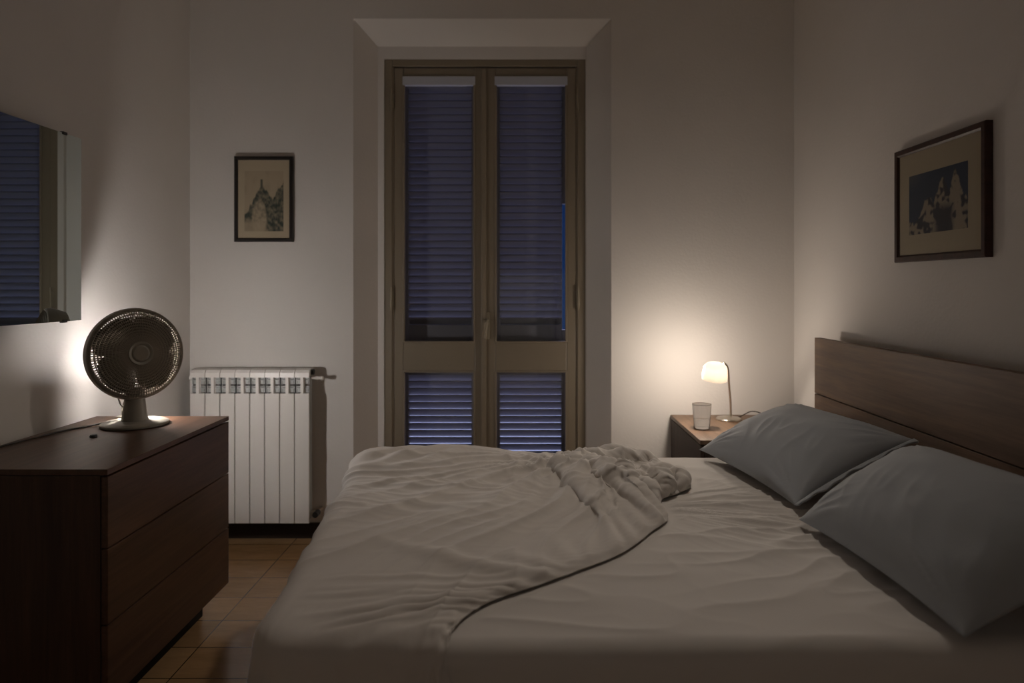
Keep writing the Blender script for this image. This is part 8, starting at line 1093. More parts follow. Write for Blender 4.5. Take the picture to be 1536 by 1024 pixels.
0,0,0,0,0,0,0,0,0,0,0,0,0,0,0,0,0,0,0,0,0,0,0,0,0,0,0,0,0,0,0,0,0,0,0,0,0,0,0,0,0,0,0,0,1,-1,3,2,1,3,1,1,1,0,1,0,-1,0,0,-1,1,0,-1,1,-1,0,-1,1,0,-1,0,0,-1,0,0,0,0,-1,0,-1,1,-1,0,-1,0,0,0,-1,1,-1,1,-1,1,0,1,-1,0,-1,1,-3,-2,5,-3,-1,2,0,1,0,0,0,-1,1,0,-1,-1,-1,-1,1,-1,1,
0,0,1,-1,0,0,0,0,0,0,0,0,0,0,0,0,0,0,0,0,0,0,0,0,0,0,0,0,0,0,0,0,0,0,0,0,0,0,0,0,0,0,0,0,0,0,0,0,0,0,0,0,-1,1,1,1,2,1,3,2,0,2,0,0,0,0,0,0,-1,0,0,0,0,0,0,-1,0,0,1,-1,0,-1,0,0,-1,-1,1,0,-1,0,0,0,-1,0,0,-1,1,0,0,0,-1,1,0,0,0,0,-1,0,0,-4,6,-3,3,0,-1,0,0,0,0,0,
-1,0,-1,0,0,-1,1,0,-1,1,-1,1,-1,1,0,0,0,0,0,0,0,0,0,0,0,0,0,0,0,0,0,0,0,0,0,0,0,0,0,0,0,0,0,0,0,0,0,0,0,0,0,0,0,0,0,0,0,0,0,0,0,0,-1,0,1,3,0,2,4,0,2,1,0,0,0,-1,1,0,0,-1,0,0,0,0,-1,1,-1,0,0,0,-1,0,-1,0,-1,1,0,-1,0,-1,-1,1,-1,2,-1,0,-2,1,1,0,-2,1,2,-3,0,1,0,1,-4,2,
2,0,0,0,1,-1,0,-1,-1,-1,0,0,0,1,1,-1,0,0,1,-1,0,0,0,0,-1,1,0,0,0,0,0,0,0,0,0,0,0,0,0,0,0,0,0,0,0,0,0,0,0,0,0,0,0,0,0,0,0,0,0,0,0,0,0,0,0,0,0,0,0,0,0,0,0,-1,2,3,0,4,1,0,2,0,0,1,-1,0,0,0,0,0,-1,0,1,-1,0,0,-1,0,0,0,-1,0,0,0,-1,0,-1,-1,1,-1,1,-1,0,0,0,-1,0,1,0,-2,
1,0,1,-1,0,2,-1,-5,2,0,0,1,-1,-1,0,-1,0,-1,0,0,1,0,-1,1,0,0,-1,1,0,0,0,-1,1,0,0,0,0,0,0,0,0,1,-1,1,0,-1,0,0,0,0,0,0,0,0,0,0,0,0,0,0,0,0,0,0,0,0,0,0,0,0,0,0,0,0,0,0,0,0,0,0,0,0,0,1,3,0,2,3,0,2,0,0,0,0,0,-1,1,-1,1,0,-1,0,0,0,0,-1,0,0,-1,-1,0,0,1,-1,-1,0,0,0,0,0,
-1,0,0,0,-1,0,1,1,-3,3,-1,-1,0,-2,2,3,3,0,-1,-1,-1,0,0,-1,0,1,0,1,-1,0,0,0,0,0,0,0,0,0,0,0,0,0,0,0,0,0,0,0,0,0,1,-1,0,1,0,-1,0,0,0,0,0,0,0,0,0,0,0,0,0,0,0,0,0,0,0,0,0,0,0,0,0,0,0,0,0,0,0,0,0,0,0,-1,1,1,3,1,2,1,1,2,0,0,0,0,-1,1,-1,0,0,0,0,0,0,-1,0,-1,0,0,0,0,
-1,-1,-1,1,0,0,0,0,0,-1,0,0,1,-1,0,0,0,1,-1,0,1,0,-5,3,2,-1,0,-1,0,0,-2,1,0,0,1,0,0,-1,1,0,1,-1,0,0,0,0,0,0,0,0,0,0,0,0,0,0,0,-1,1,0,0,0,0,0,0,1,-1,0,0,0,0,0,0,0,0,0,0,0,0,0,0,0,0,0,0,0,0,0,0,0,0,0,1,0,-1,0,0,0,0,0,-1,2,-1,3,2,2,2,-1,2,0,0,1,0,-1,1,0,0,0,-1,0,
-1,0,0,0,-1,0,0,-1,-1,0,0,0,0,0,-1,0,0,0,0,1,0,0,-1,1,-1,-4,3,1,-2,1,2,-7,0,0,-1,1,-1,-1,1,0,1,1,-1,0,0,0,0,0,-1,1,0,0,0,0,0,0,1,-1,1,-1,0,0,0,0,0,0,-1,1,0,0,0,1,0,-1,1,-1,0,0,0,0,0,0,0,0,0,0,0,0,0,0,0,0,0,0,0,0,0,0,0,0,0,0,1,-1,0,0,0,0,0,-1,1,0,2,2,1,3,0,1,1,0,
0,1,-1,0,0,0,0,-1,0,0,0,-1,0,-1,1,-1,-1,-1,2,-1,0,-1,1,-1,0,0,1,-1,0,-1,2,-2,1,1,-3,0,2,1,-1,0,-1,0,1,-2,1,1,0,0,0,0,0,-1,1,1,-1,0,0,0,0,0,0,0,0,0,0,0,0,0,0,0,0,0,1,0,-1,-1,1,0,0,0,0,0,0,1,-1,0,0,0,0,0,0,0,0,0,0,0,0,0,0,0,0,0,0,0,0,0,0,1,-1,1,-1,0,0,0,0,0,0,0,0,0,
0,2,1,1,2,1,1,1,1,0,0,0,0,0,0,0,0,-1,-1,0,-1,1,0,-1,-1,1,-1,0,-1,1,-1,0,0,0,0,0,-1,2,-2,0,0,1,0,1,-1,-2,1,0,0,-1,-1,1,0,0,1,1,-1,0,0,0,0,0,0,0,0,0,0,0,0,0,0,2,-2,0,-1,1,0,0,0,0,-1,1,1,-1,-1,1,0,0,0,0,0,0,1,-1,0,0,0,0,0,0,0,0,0,0,0,0,0,0,0,0,0,0,0,0,0,0,0,-1,2,0,
-1,0,0,0,0,0,0,0,0,-1,2,2,1,1,2,0,1,1,1,0,0,0,0,0,-1,0,0,-1,0,0,-1,-1,0,0,0,-1,1,-1,0,0,0,1,0,-1,0,0,1,0,-1,0,0,0,0,0,-2,-1,-2,0,1,1,0,0,0,0,0,0,0,0,0,0,0,0,0,0,0,1,-1,0,0,0,0,1,-1,0,0,0,0,0,0,-1,1,1,0,-2,0,1,0,0,1,-1,0,0,0,0,0,0,0,0,0,0,0,0,0,0,0,0,0,0,0,0,
0,0,0,-1,1,0,1,0,-1,0,0,0,0,0,0,0,0,0,0,0,2,2,0,3,0,0,1,1,1,-1,1,0,-1,-1,0,-1,1,0,-3,1,1,-1,-1,1,-1,1,-1,0,1,-1,0,1,0,-1,-1,0,1,-2,0,-1,3,1,-1,0,-2,2,0,0,0,1,-1,0,1,-2,1,0,0,0,0,0,0,0,0,-1,2,-2,2,-2,1,0,0,0,0,0,0,0,0,0,-1,1,0,1,-1,-1,1,0,-1,2,-1,1,-1,0,0,0,0,0,0,0,0,0,
0,0,0,0,0,0,0,0,0,0,0,0,0,0,-1,2,0,-1,0,0,0,0,0,0,0,0,0,1,0,0,2,0,2,2,0,0,1,2,-1,0,0,0,-1,0,0,-1,-1,0,0,-1,0,0,1,-2,1,1,-1,1,-1,0,1,-1,0,0,-1,0,-1,2,-2,1,2,1,0,0,0,0,1,-1,1,-1,-1,1,0,0,0,-1,1,0,0,0,0,0,-1,2,-1,0,0,0,1,-1,0,0,0,0,0,0,0,-1,1,0,1,-1,-1,1,0,0,2,-2,1,-1,
0,0,0,0,0,0,0,0,0,0,0,0,0,0,0,0,0,0,0,0,0,0,-1,2,0,-1,0,0,0,0,0,0,0,0,0,0,0,1,0,1,1,0,2,2,0,0,2,0,0,-1,0,-1,0,-2,1,0,-1,1,0,0,-2,1,1,-1,1,-1,0,0,-1,1,-1,-1,1,0,1,0,-2,0,-1,5,1,-1,1,-1,0,0,0,0,0,0,0,0,0,0,0,0,1,-1,1,0,0,0,-2,1,0,0,0,0,0,0,0,0,0,0,0,0,-1,1,0,1,
-1,-1,1,-1,-1,3,-1,1,-1,0,0,0,0,0,0,0,0,0,0,0,0,0,0,0,0,0,0,0,-1,1,0,0,2,-1,-1,0,0,0,0,0,0,0,1,-1,0,0,0,1,1,1,0,1,2,1,0,1,0,0,0,-1,-1,0,1,-1,-1,0,0,-1,1,0,-1,1,0,0,1,-1,1,-2,1,0,-1,0,1,-4,3,-2,3,-5,0,0,0,1,-1,1,-1,0,0,1,-1,1,-1,1,-1,0,0,0,0,0,-1,0,1,1,-1,0,0,0,0,1,-1,0,
0,0,0,0,0,0,0,0,1,-1,-1,1,0,-1,3,-2,2,-2,0,0,0,0,0,0,0,0,0,0,0,0,0,0,0,0,0,0,0,0,0,-1,2,0,-1,0,0,0,0,0,0,0,0,0,1,-1,0,0,0,1,2,0,-1,2,2,1,2,0,-2,1,-2,0,-1,0,1,-1,-1,1,0,0,0,-1,-1,1,1,0,-1,-1,1,0,0,1,-1,0,-1,3,-1,1,0,1,-1,0,0,0,0,-1,1,-1,1,-1,1,0,0,0,0,0,0,0,1,0,0,-2,
1,0,0,1,-1,0,0,1,0,-1,0,0,0,0,0,0,0,1,-1,-1,1,0,-2,3,-2,3,-1,-1,0,0,0,0,0,0,0,0,0,0,0,0,0,0,0,0,0,-1,1,-2,3,1,-2,0,0,0,0,0,0,0,0,0,0,0,0,0,0,0,0,1,2,0,0,2,0,1,2,-2,0,0,0,0,-1,0,1,-1,0,-1,0,0,0,0,-1,0,0,2,-2,2,-1,-1,2,1,-3,-3,1,3,0,0,1,-1,1,-1,-1,2,-1,0,0,0,0,0,1,-1,
0,1,-1,1,-2,2,-2,1,0,0,0,0,1,-1,0,-1,1,0,0,0,0,-1,0,1,0,0,1,0,-2,0,1,-1,2,-1,1,0,-1,0,0,0,0,0,0,0,0,0,0,0,0,0,0,0,0,0,0,0,-1,3,-1,0,-1,0,0,0,0,0,0,0,1,-1,0,1,-1,1,-1,0,0,1,1,2,3,1,-1,0,0,-1,0,-1,0,0,0,0,-1,1,-1,0,0,1,-1,1,-1,1,0,-2,1,0,-3,3,2,-1,-3,-2,1,-1,0,0,0,0,0,0,
0,1,-1,1,-1,0,0,1,-1,0,0,0,2,-4,2,1,-1,1,1,-2,0,0,0,1,-1,0,0,0,1,-1,0,-1,0,1,0,0,1,-1,-1,1,-1,1,0,0,1,-1,0,0,0,0,0,0,0,0,0,0,0,0,0,0,0,0,0,0,-2,3,1,-2,0,0,0,0,0,0,0,0,0,0,0,0,0,0,0,1,-1,0,1,0,1,2,2,2,-2,0,-1,0,0,0,-1,1,0,0,0,0,1,-1,0,-1,1,-2,1,-1,1,-1,0,-3,0,3,1,0,
0,1,-1,1,-1,-1,1,0,0,0,0,0,0,0,0,0,0,0,0,-1,1,2,0,-3,1,-1,-1,3,0,-1,1,-1,0,1,0,0,-1,1,-1,0,0,0,0,0,0,1,-1,-1,1,-1,1,1,-1,1,-1,0,0,0,0,0,0,0,0,0,0,0,0,0,0,0,0,0,-1,1,2,-2,1,-1,0,0,0,0,0,0,0,0,0,0,0,1,-1,0,0,1,0,0,2,1,2,0,0,-1,0,0,0,0,0,-1,1,-1,1,0,-1,-1,1,0,0,-1,-1,2,
-1,0,1,1,0,-2,1,1,1,-1,1,-1,0,0,1,-1,0,-1,1,0,1,-1,0,0,1,-1,1,-1,-1,1,-2,1,1,1,3,-3,-1,1,-1,0,0,0,0,0,0,-1,2,-1,0,-1,0,1,-1,1,1,0,-2,1,-1,1,1,-2,2,-1,0,0,0,0,0,0,0,0,0,0,0,0,0,0,-1,1,-1,0,3,-1,-2,1,0,0,0,0,0,0,1,-1,0,1,-2,2,-1,0,0,0,0,1,0,2,1,1,1,-1,0,0,0,0,0,0,-1,1,-1,0,
0,0,-1,1,-1,2,-2,0,1,-1,-2,2,0,1,0,-2,0,1,-1,1,-1,0,0,0,0,0,0,0,0,1,-1,0,0,0,0,1,-1,-1,4,0,-1,-1,-4,4,0,-1,0,1,1,0,1,-1,-1,0,-1,1,-1,1,-1,-1,2,-1,0,0,1,-1,0,-1,1,1,-1,1,-1,0,0,0,0,0,0,0,0,0,0,0,0,0,0,0,-1,-1,4,0,-2,0,0,0,0,0,0,-1,1,0,0,0,0,0,0,0,0,-1,2,0,-1,2,1,1,1,1,-1,0,
0,0,0,0,0,-1,1,0,-1,0,0,-1,0,-1,2,-1,-3,2,2,-2,2,1,-1,1,1,-1,1,-1,-1,2,-1,0,0,1,0,-1,0,0,1,0,-1,0,1,-2,2,1,-4,4,-1,0,1,-4,2,4,2,-3,-4,-2,-1,0,2,2,0,-1,2,-1,0,0,-1,1,-1,1,0,0,0,0,-1,2,0,-1,1,-1,0,0,0,0,0,0,0,0,0,0,0,0,0,0,1,-3,2,2,-1,-1,0,0,0,0,0,0,0,0,0,0,0,1,-2,1,0,0,1,-1,
1,0,1,2,0,0,0,-1,1,0,0,0,0,0,0,-2,2,0,0,-1,1,-1,0,-1,0,1,-1,3,-2,-2,4,-2,0,1,-1,-1,1,0,0,1,-1,0,0,1,0,-1,0,0,1,0,-2,4,-4,2,-1,-3,2,3,-1,4,-4,-5,-4,1,2,2,1,2,0,-1,0,1,-1,1,1,-1,0,-1,1,0,0,0,0,0,0,-1,0,1,0,1,-1,0,0,0,0,0,0,0,0,0,0,0,0,-1,1,-1,-1,4,-1,-1,0,0,0,0,0,0,0,0,0,0,
0,0,0,0,0,0,1,-1,0,0,3,0,1,0,0,0,-1,1,0,0,0,0,0,1,-2,1,-1,0,-1,2,0,0,0,-3,2,-1,3,0,-4,2,1,-1,1,-1,1,-1,0,-1,2,0,-1,0,0,1,0,0,-1,1,0,-2,5,-6,7,3,0,-4,-1,-5,2,1,2,1,3,3,-2,0,-3,-3,-1,0,0,-2,0,2,-1,0,0,-1,1,0,0,-1,1,0,0,0,1,-1,1,-1,0,0,0,0,0,0,0,0,0,0,0,0,0,0,-2,3,1,-1,-1,0,
0,0,0,0,1,-1,0,1,0,-1,0,1,0,-1,1,-1,0,0,2,2,0,1,-1,0,-1,-1,2,0,0,0,-1,1,0,-2,2,0,0,0,0,-1,0,2,0,-1,-4,5,-1,0,1,0,-1,0,0,0,1,-1,0,0,1,-1,1,0,0,0,1,-1,2,0,-6,9,-5,-7,-3,0,6,-2,3,9,6,-11,-5,-1,6,3,8,2,-5,-7,-3,1,-1,-1,2,-1,0,0,-1,0,0,1,-1,1,0,0,-2,2,-1,2,-1,0,0,0,0,0,0,0,0,0,0,0,
0,0,-2,3,2,-3,1,-1,0,0,0,0,0,0,0,0,0,1,-1,0,0,0,1,-1,-1,2,0,1,2,0,1,-1,0,0,-2,1,0,1,0,-1,1,0,-1,2,0,-2,0,-1,0,3,0,0,-1,-6,5,3,0,1,-1,1,0,0,-1,1,0,0,0,0,-1,1,0,0,0,1,-1,-2,2,-8,2,7,4,-3,-5,14,2,-12,-11,10,2,-1,-2,-1,-3,4,10,7,-4,-9,-3,0,-2,2,-1,0,0,0,0,0,0,-1,1,0,1,-2,2,-1,1,-1,0,0,
0,0,0,0,0,0,0,0,-1,1,-2,0,4,-1,-2,1,0,0,0,0,0,0,0,0,1,-1,0,0,0,0,1,-1,0,1,1,1,0,1,0,1,-1,0,-1,0,0,-1,1,0,0,1,-1,1,-1,1,-2,2,2,-1,-1,-3,2,3,-4,-2,1,0,-1,0,0,0,0,1,0,0,0,0,0,-1,0,1,0,1,-5,3,2,4,0,-3,-7,5,12,-13,-5,5,8,1,-3,-4,-1,-4,-3,-2,-4,4,16,8,-6,-8,-1,-2,2,-1,0,0,0,0,0,0,-1,0,
0,2,-1,0,-1,2,-1,0,0,0,0,0,0,0,0,0,0,0,-1,-1,4,0,-2,0,0,0,0,0,0,0,0,0,0,1,-1,0,0,0,1,-1,0,2,-1,2,0,0,1,0,1,-1,0,-2,2,-1,0,0,0,0,2,-1,0,-2,1,0,0,-1,3,-1,-1,1,1,-2,1,-1,0,1,0,0,-1,0,0,0,1,1,0,0,-1,1,0,-3,6,-6,1,0,-5,-3,13,4,-6,9,5,-9,-9,0,4,1,-2,0,-1,-1,0,-2,-11,9,14,5,-10,-4,0,0,
-1,0,0,0,0,0,0,0,0,-1,0,0,1,0,1,-1,0,0,0,0,0,0,0,0,0,0,0,-2,2,2,-1,-1,0,0,0,0,0,0,0,0,1,-1,0,0,0,0,0,0,0,2,-2,1,2,1,0,0,0,0,0,1,-1,0,-1,1,0,0,0,-2,1,0,-1,2,1,0,-4,4,-1,-5,0,5,1,0,0,0,0,0,0,0,0,1,-1,0,0,0,1,-1,0,2,-4,4,-4,-2,5,3,6,3,0,-4,-8,5,5,-2,-4,-1,3,2,1,-2,-3,-7,
1,-11,2,9,14,-5,-9,1,0,-1,0,0,0,0,0,0,0,0,0,0,0,-1,0,1,0,0,0,0,0,0,0,0,0,0,1,-3,1,4,-2,-1,0,0,0,0,0,0,0,1,0,-1,0,0,0,1,0,-1,0,2,-1,1,0,1,1,0,0,0,0,0,-2,2,0,0,0,0,-1,0,-1,2,1,1,-1,0,-1,-3,1,3,0,-5,1,0,-1,1,0,0,0,1,0,-1,0,1,0,0,1,-1,1,0,-5,-1,6,7,-3,10,-4,-7,-9,-3,3,-2,-2,6,
-2,5,-1,9,2,3,3,2,-5,-6,-14,-5,3,17,3,-13,2,-2,1,-1,1,-1,0,0,0,0,0,0,0,0,0,0,0,0,0,0,0,0,0,0,0,-1,1,-1,-1,4,0,-2,0,0,-1,1,1,-1,0,0,0,0,1,0,-1,1,0,-1,1,1,-2,2,1,0,1,0,0,0,0,0,0,-1,1,-2,1,1,-1,-1,1,0,0,-1,0,-2,1,4,-1,-2,4,-1,1,0,0,0,0,0,1,-1,1,0,0,-1,0,1,0,1,0,-4,7,-1,-11,-4,15,-1,
-11,-4,1,-2,1,2,6,-9,12,4,6,-12,-4,2,-1,3,9,8,3,-10,-13,-5,12,12,-12,0,-2,1,-1,1,-1,0,0,0,0,0,0,0,0,0,0,0,0,0,0,0,0,0,0,0,0,0,-2,3,1,-1,-1,0,0,0,0,0,0,0,1,-2,1,0,0,1,0,-2,2,1,-2,1,1,1,1,0,0,0,0,-1,1,-1,0,2,-2,-2,1,1,0,0,2,-2,3,-1,0,-3,1,2,-5,2,1,0,0,0,1,-1,1,0,0,0,0,0,1,0,0,0,
-1,4,-1,-1,2,-8,4,-14,-3,3,0,10,-10,15,-2,14,7,0,-7,1,-4,-7,-5,0,-3,2,7,8,1,-13,-11,6,16,-10,-2,-2,1,-1,2,-1,0,0,0,0,0,0,0,0,0,0,0,0,0,0,0,0,0,0,0,0,-3,3,3,-3,0,0,0,0,0,0,0,0,0,0,0,0,0,1,0,-1,1,1,-2,2,1,0,0,1,0,-1,1,0,-1,2,-2,0,1,0,-2,1,0,0,1,1,-5,3,0,1,-1,1,1,-1,2,-1,0,0,0,0,1,-1,
0,1,0,1,-2,1,1,-2,3,-5,1,3,4,4,-26,4,11,-6,5,-10,27,-16,5,8,-9,-7,-1,-1,5,4,5,-1,-2,-3,-4,1,7,9,-5,-15,-4,20,-7,-4,-1,2,-2,1,-1,0,0,0,0,0,0,0,0,0,0,0,0,0,0,0,0,0,0,0,-1,-1,5,-1,-2,0,0,0,0,0,1,-1,1,-1,0,0,0,1,-1,0,2,-1,-1,1,0,2,1,-1,1,0,-1,1,0,0,0,-2,-1,0,3,-1,0,2,-3,0,2,-4,1,0,4,1,-4,2,
1,0,1,0,-1,1,-1,1,0,1,0,-1,1,1,0,1,-2,7,-6,-5,-1,-2,2,10,-13,12,-2,5,-19,15,7,-9,-4,0,0,3,0,-7,-2,-1,2,2,3,-1,0,2,9,4,-11,-11,15,-1,-5,-2,2,-1,0,0,0,0,0,0,0,0,0,0,0,0,0,0,0,0,0,0,-1,1,-1,-1,3,1,-1,-1,0,0,0,0,0,0,1,-1,1,-1,0,1,0,-1,1,0,-1,0,2,0,2,0,-1,1,0,-1,1,-1,0,1,0,0,-2,2,1,-2,1,-1,
-1,2,-1,0,-2,-2,6,-2,2,0,0,-1,1,0,1,0,0,-1,0,1,2,-2,-1,2,0,-8,12,-3,-14,13,1,-16,17,1,-1,-12,19,-7,-1,-2,-3,0,-2,-3,0,5,-2,-4,-4,-1,1,4,2,2,1,7,8,-5,-14,15,-3,-7,-2,4,-1,-1,0,0,0,0,0,0,0,0,0,0,0,0,0,0,0,0,0,0,-1,-1,3,2,-3,1,-1,0,0,0,0,1,-1,0,1,-1,1,0,-1,0,2,-1,-1,1,-1,1,2,1,0,0,0,0,0,0,0,0,
0,-1,1,1,0,-1,-1,1,-1,0,1,2,0,0,-3,3,2,0,0,1,0,2,-3,1,0,-1,2,-2,0,2,0,-1,1,5,-10,-8,18,-16,6,8,1,-11,-6,26,-16,-1,8,-12,5,2,4,3,2,5,3,0,-5,-9,-10,-4,0,1,3,2,4,7,5,-19,8,4,-3,-7,4,0,-1,0,0,0,0,0,0,1,-1,0,0,0,0,0,0,0,0,0,1,-4,2,4,-2,-2,1,0,0,0,0,0,1,-1,0,0,1,0,-1,0,2,-2,-1,1,1,1,1,0,
1,0,0,1,-1,-1,0,0,1,0,2,-3,-1,1,0,0,0,1,-1,-3,0,4,1,-5,2,0,0,0,0,0,1,-1,-1,1,0,3,-1,-1,3,-2,3,-6,-6,14,-9,1,3,8,-16,-7,26,-16,5,5,-4,-12,-3,1,-2,3,-4,1,10,11,7,2,-4,-12,-7,-3,-1,1,3,5,3,11,-11,2,0,-1,-7,3,0,-1,0,0,0,0,0,0,1,-1,0,0,0,0,0,0,0,0,0,-1,-1,4,0,-2,0,0,0,0,0,0,0,0,1,-1,0,1,-1,-1,
2,-1,0,0,1,1,1,1,0,0,1,-1,0,0,1,-1,-1,2,0,0,-1,0,0,0,0,0,1,0,-1,-7,4,3,2,0,0,0,1,-1,1,0,0,1,-2,0,1,1,-2,4,-6,-1,7,-7,3,-3,11,-12,-10,28,-11,-7,6,8,-21,2,-9,6,6,-6,9,-12,-2,1,14,9,9,1,-10,-10,-3,-4,-1,3,6,-3,15,-4,-5,0,3,-7,2,-1,0,0,0,0,0,0,1,0,-1,0,0,0,0,0,0,0,0,-1,-2,4,1,-1,-1,0,0,0,0,0,
0,0,2,-2,1,1,-3,1,1,-2,1,1,0,0,2,0,1,0,0,0,0,0,0,0,0,2,-2,0,1,0,1,-3,2,0,0,-2,2,2,-3,0,2,0,0,0,-1,1,0,0,1,-1,2,-1,0,-1,1,-1,-3,7,-7,2,-6,18,-13,-15,28,0,-23,14,8,-11,-11,6,5,-10,-2,9,-4,13,-15,-3,-4,10,6,11,8,-7,-13,-1,-4,-4,1,10,-7,9,6,-2,-4,2,-7,2,-1,0,0,0,0,-1,0,2,0,-1,0,0,0,0,0,0,1,-1,-2,3,
2,-3,0,0,0,0,0,0,1,-2,2,-1,2,-1,-2,2,0,-2,1,1,-1,2,0,2,0,0,0,0,0,1,-1,0,1,0,-1,1,0,-1,-1,2,0,-2,-1,2,-4,2,1,3,2,1,0,0,1,0,-1,1,-1,1,-3,1,0,0,1,-1,9,-12,5,-9,16,-4,-22,27,6,-28,5,16,-2,-16,-2,4,3,0,-7,-2,5,-1,15,-14,-4,-5,10,4,8,13,-4,-15,-2,-3,-6,1,10,-8,8,5,4,-7,4,-7,1,-1,0,0,0,0,0,0,2,-1,-1,0,
0,0,0,0,0,0,-3,2,4,-2,-1,1,-1,0,0,0,0,0,1,-1,1,0,-2,1,1,-2,1,0,1,1,0,1,1,0,0,0,0,0,0,0,1,0,0,0,-1,1,0,0,-1,1,-1,-3,3,-2,-3,5,3,0,0,1,-1,-1,0,0,1,0,1,0,-1,2,-1,2,-8,8,-8,12,-3,-25,22,13,-21,-9,23,1,-14,-7,3,1,0,3,3,-8,-2,3,5,13,-17,-4,-4,9,3,2,18,-1,-14,-2,0,-11,0,14,-8,2,4,10,-7,3,-8,1,-1,0,
0,0,-1,0,1,1,0,-1,0,0,0,0,0,0,-1,-1,4,0,-2,0,0,1,-1,0,0,0,1,-1,1,0,-2,2,1,-3,1,1,-1,2,1,0,1,0,0,0,0,0,0,1,1,-2,1,0,0,0,0,0,0,-1,-1,2,-2,1,1,-7,3,0,0,-1,1,0,0,-1,1,0,2,-1,3,-4,3,-1,-5,2,6,0,-17,4,22,-8,-23,15,12,-6,-15,-3,4,1,1,-1,5,3,-9,1,-5,13,9,-15,-4,-4,9,3,-3,19,1,-15,-2,3,-11,-4,13,-2,
-2,1,12,-3,0,-7,1,-1,0,0,0,-1,1,2,-1,-1,0,0,0,0,0,1,-2,-2,4,1,-1,-1,1,-1,0,0,1,-1,0,-1,2,-1,-1,2,0,-2,1,0,0,1,1,1,0,1,0,0,1,-1,1,0,0,-1,1,-1,1,0,0,0,-1,0,1,-1,0,-2,3,0,3,0,0,1,-1,-1,3,-2,0,-1,1,2,-3,3,1,-1,1,-2,-1,-7,-9,30,-3,-28,6,19,2,-15,-9,2,3,2,2,-1,-1,5,1,-13,5,-9,22,4,-20,-1,-4,13,2,-5,
21,1,-16,-3,5,-11,-5,13,-2,-5,0,14,1,-3,-7,2,-1,0,0,0,-2,2,2,-1,-1,0,0,0,0,1,-1,-2,2,3,-3,0,0,0,0,0,0,0,1,-1,1,0,-2,2,-1,-1,2,-1,0,0,1,1,2,1,-1,0,0,0,0,2,-2,0,0,1,0,0,0,-1,-1,1,-1,2,0,0,-5,2,3,0,1,-1,0,0,-1,4,-3,2,-1,-2,2,3,-4,-2,11,-8,-1,-17,22,10,-21,-11,17,11,-9,-14,-3,5,5,2,-1,4,-6,1,5,1,-13,5,
-9,22,3,-20,1,-6,14,-1,-9,23,3,-15,-3,8,-11,-8,13,3,-8,-3,15,4,-6,-6,1,-1,0,1,-2,-1,4,0,-1,-1,0,0,0,1,-1,-3,2,4,-2,-1,0,0,0,1,-1,0,0,-1,1,0,-1,2,0,-2,2,-1,0,1,1,0,1,1,0,1,-1,1,-1,1,0,1,-2,1,0,0,0,-2,1,-1,2,-1,0,-1,3,-5,3,1,-1,1,0,-1,0,-1,2,0,-1,3,1,-2,-2,3,-2,2,-15,8,21,-11,-22,5,18,2,-15,-9,2,6,8,-2,
-2,-2,0,-6,9,5,-6,-12,4,0,21,-5,-22,6,-7,20,-4,-8,23,1,-16,-4,9,-10,-9,13,5,-12,-5,19,5,-9,-3,1,-1,-1,2,-2,0,4,-2,-1,0,-1,1,0,1,-3,1,3,-1,-1,0,0,0,0,0,-1,1,0,1,0,-2,3,-1,-2,2,-1,0,0,1,2,0,1,0,0,0,0,1,0,-1,1,0,-1,2,-2,-1,1,-1,2,-1,1,-1,2,-1,-1,4,-1,1,-1,1,2,-3,1,0,-1,2,-2,0,1,1,1,-6,-3,-7,26,-2,-23,-3,15,
10,-7,-15,-3,5,10,-3,0,3,-4,2,2,-11,11,5,-8,-8,-1,6,18,-8,-19,7,-8,20,-9,-7,25,1,-16,-4,11,-10,-10,12,7,-13,-6,20,5,-11,-2,1,-1,0,0,-3,4,2,-2,-1,0,0,1,0,-2,-1,4,0,-3,1,0,1,-1,0,0,0,0,1,-1,0,1,-1,-2,3,-1,0,0,1,1,2,-1,1,1,0,-1,2,-1,0,-2,1,0,-1,1,-1,-1,2,0,1,-2,1,2,-3,0,3,1,0,0,0,1,-1,0,1,-1,0,1,-1,0,3,-6,
4,-17,20,10,-15,-16,7,17,1,-14,-10,2,9,4,-7,6,-1,3,0,-4,-1,-9,15,3,-14,-2,-4,16,12,-15,-16,7,-3,21,-13,-5,23,1,-16,-4,12,-10,-11,14,9,-18,-5,22,3,-11,-1,1,-1,0,-1,-1,5,-1,-2,0,-1,1,2,-2,-3,4,1,-2,0,0,0,0,0,0,0,0,1,-2,-1,3,-1,-1,2,-1,0,-1,2,0,1,1,1,0,0,1,0,-2,2,-1,0,1,-1,-1,1,1,0,0,-1,0,1,-1,0,-1,4,0,1,-2,1,0,-1,0,
0,2,0,1,-1,1,-5,5,-10,3,19,-7,-19,-5,14,13,-8,-15,-3,5,15,-12,3,-3,5,-2,-2,1,5,-8,-1,16,-3,-17,4,-4,22,2,-17,-8,2,2,18,-20,3,24,-3,-17,-1,13,-12,-10,15,6,-19,-1,23,-2,-10,0,0,0,0,-3,3,4,-3,-1,0,-1,2,-1,-2,1,4,-2,-1,0,0,0,1,-2,1,1,0,-1,0,1,-2,-1,4,-2,0,-1,2,1,0,3,0,-1,1,0,1,-1,-1,0,0,1,-2,1,-2,2,2,-2,-1,2,-1,-1,-1,1,
3,0,1,0,-1,1,0,1,-1,0,2,0,0,-1,0,1,-17,25,1,-14,-12,3,16,4,-13,-10,-1,17,-5,0,0,4,-7,3,5,0,-4,6,-15,5,13,-6,-15,3,2,20,-1,-21,-2,-2,8,17,-22,3,22,-1,-18,-1,15,-13,-12,19,6,-22,1,23,-5,-8,0,0,1,-2,-2,5,1,-2,-1,-1,2,0,-3,1,3,-2,0,0,0,0,0,0,0,0,1,-2,0,2,-1,-1,2,-1,0,-1,1,1,0,1,0,3,-1,2,-2,1,-1,2,0,-2,0,-1,2,1,
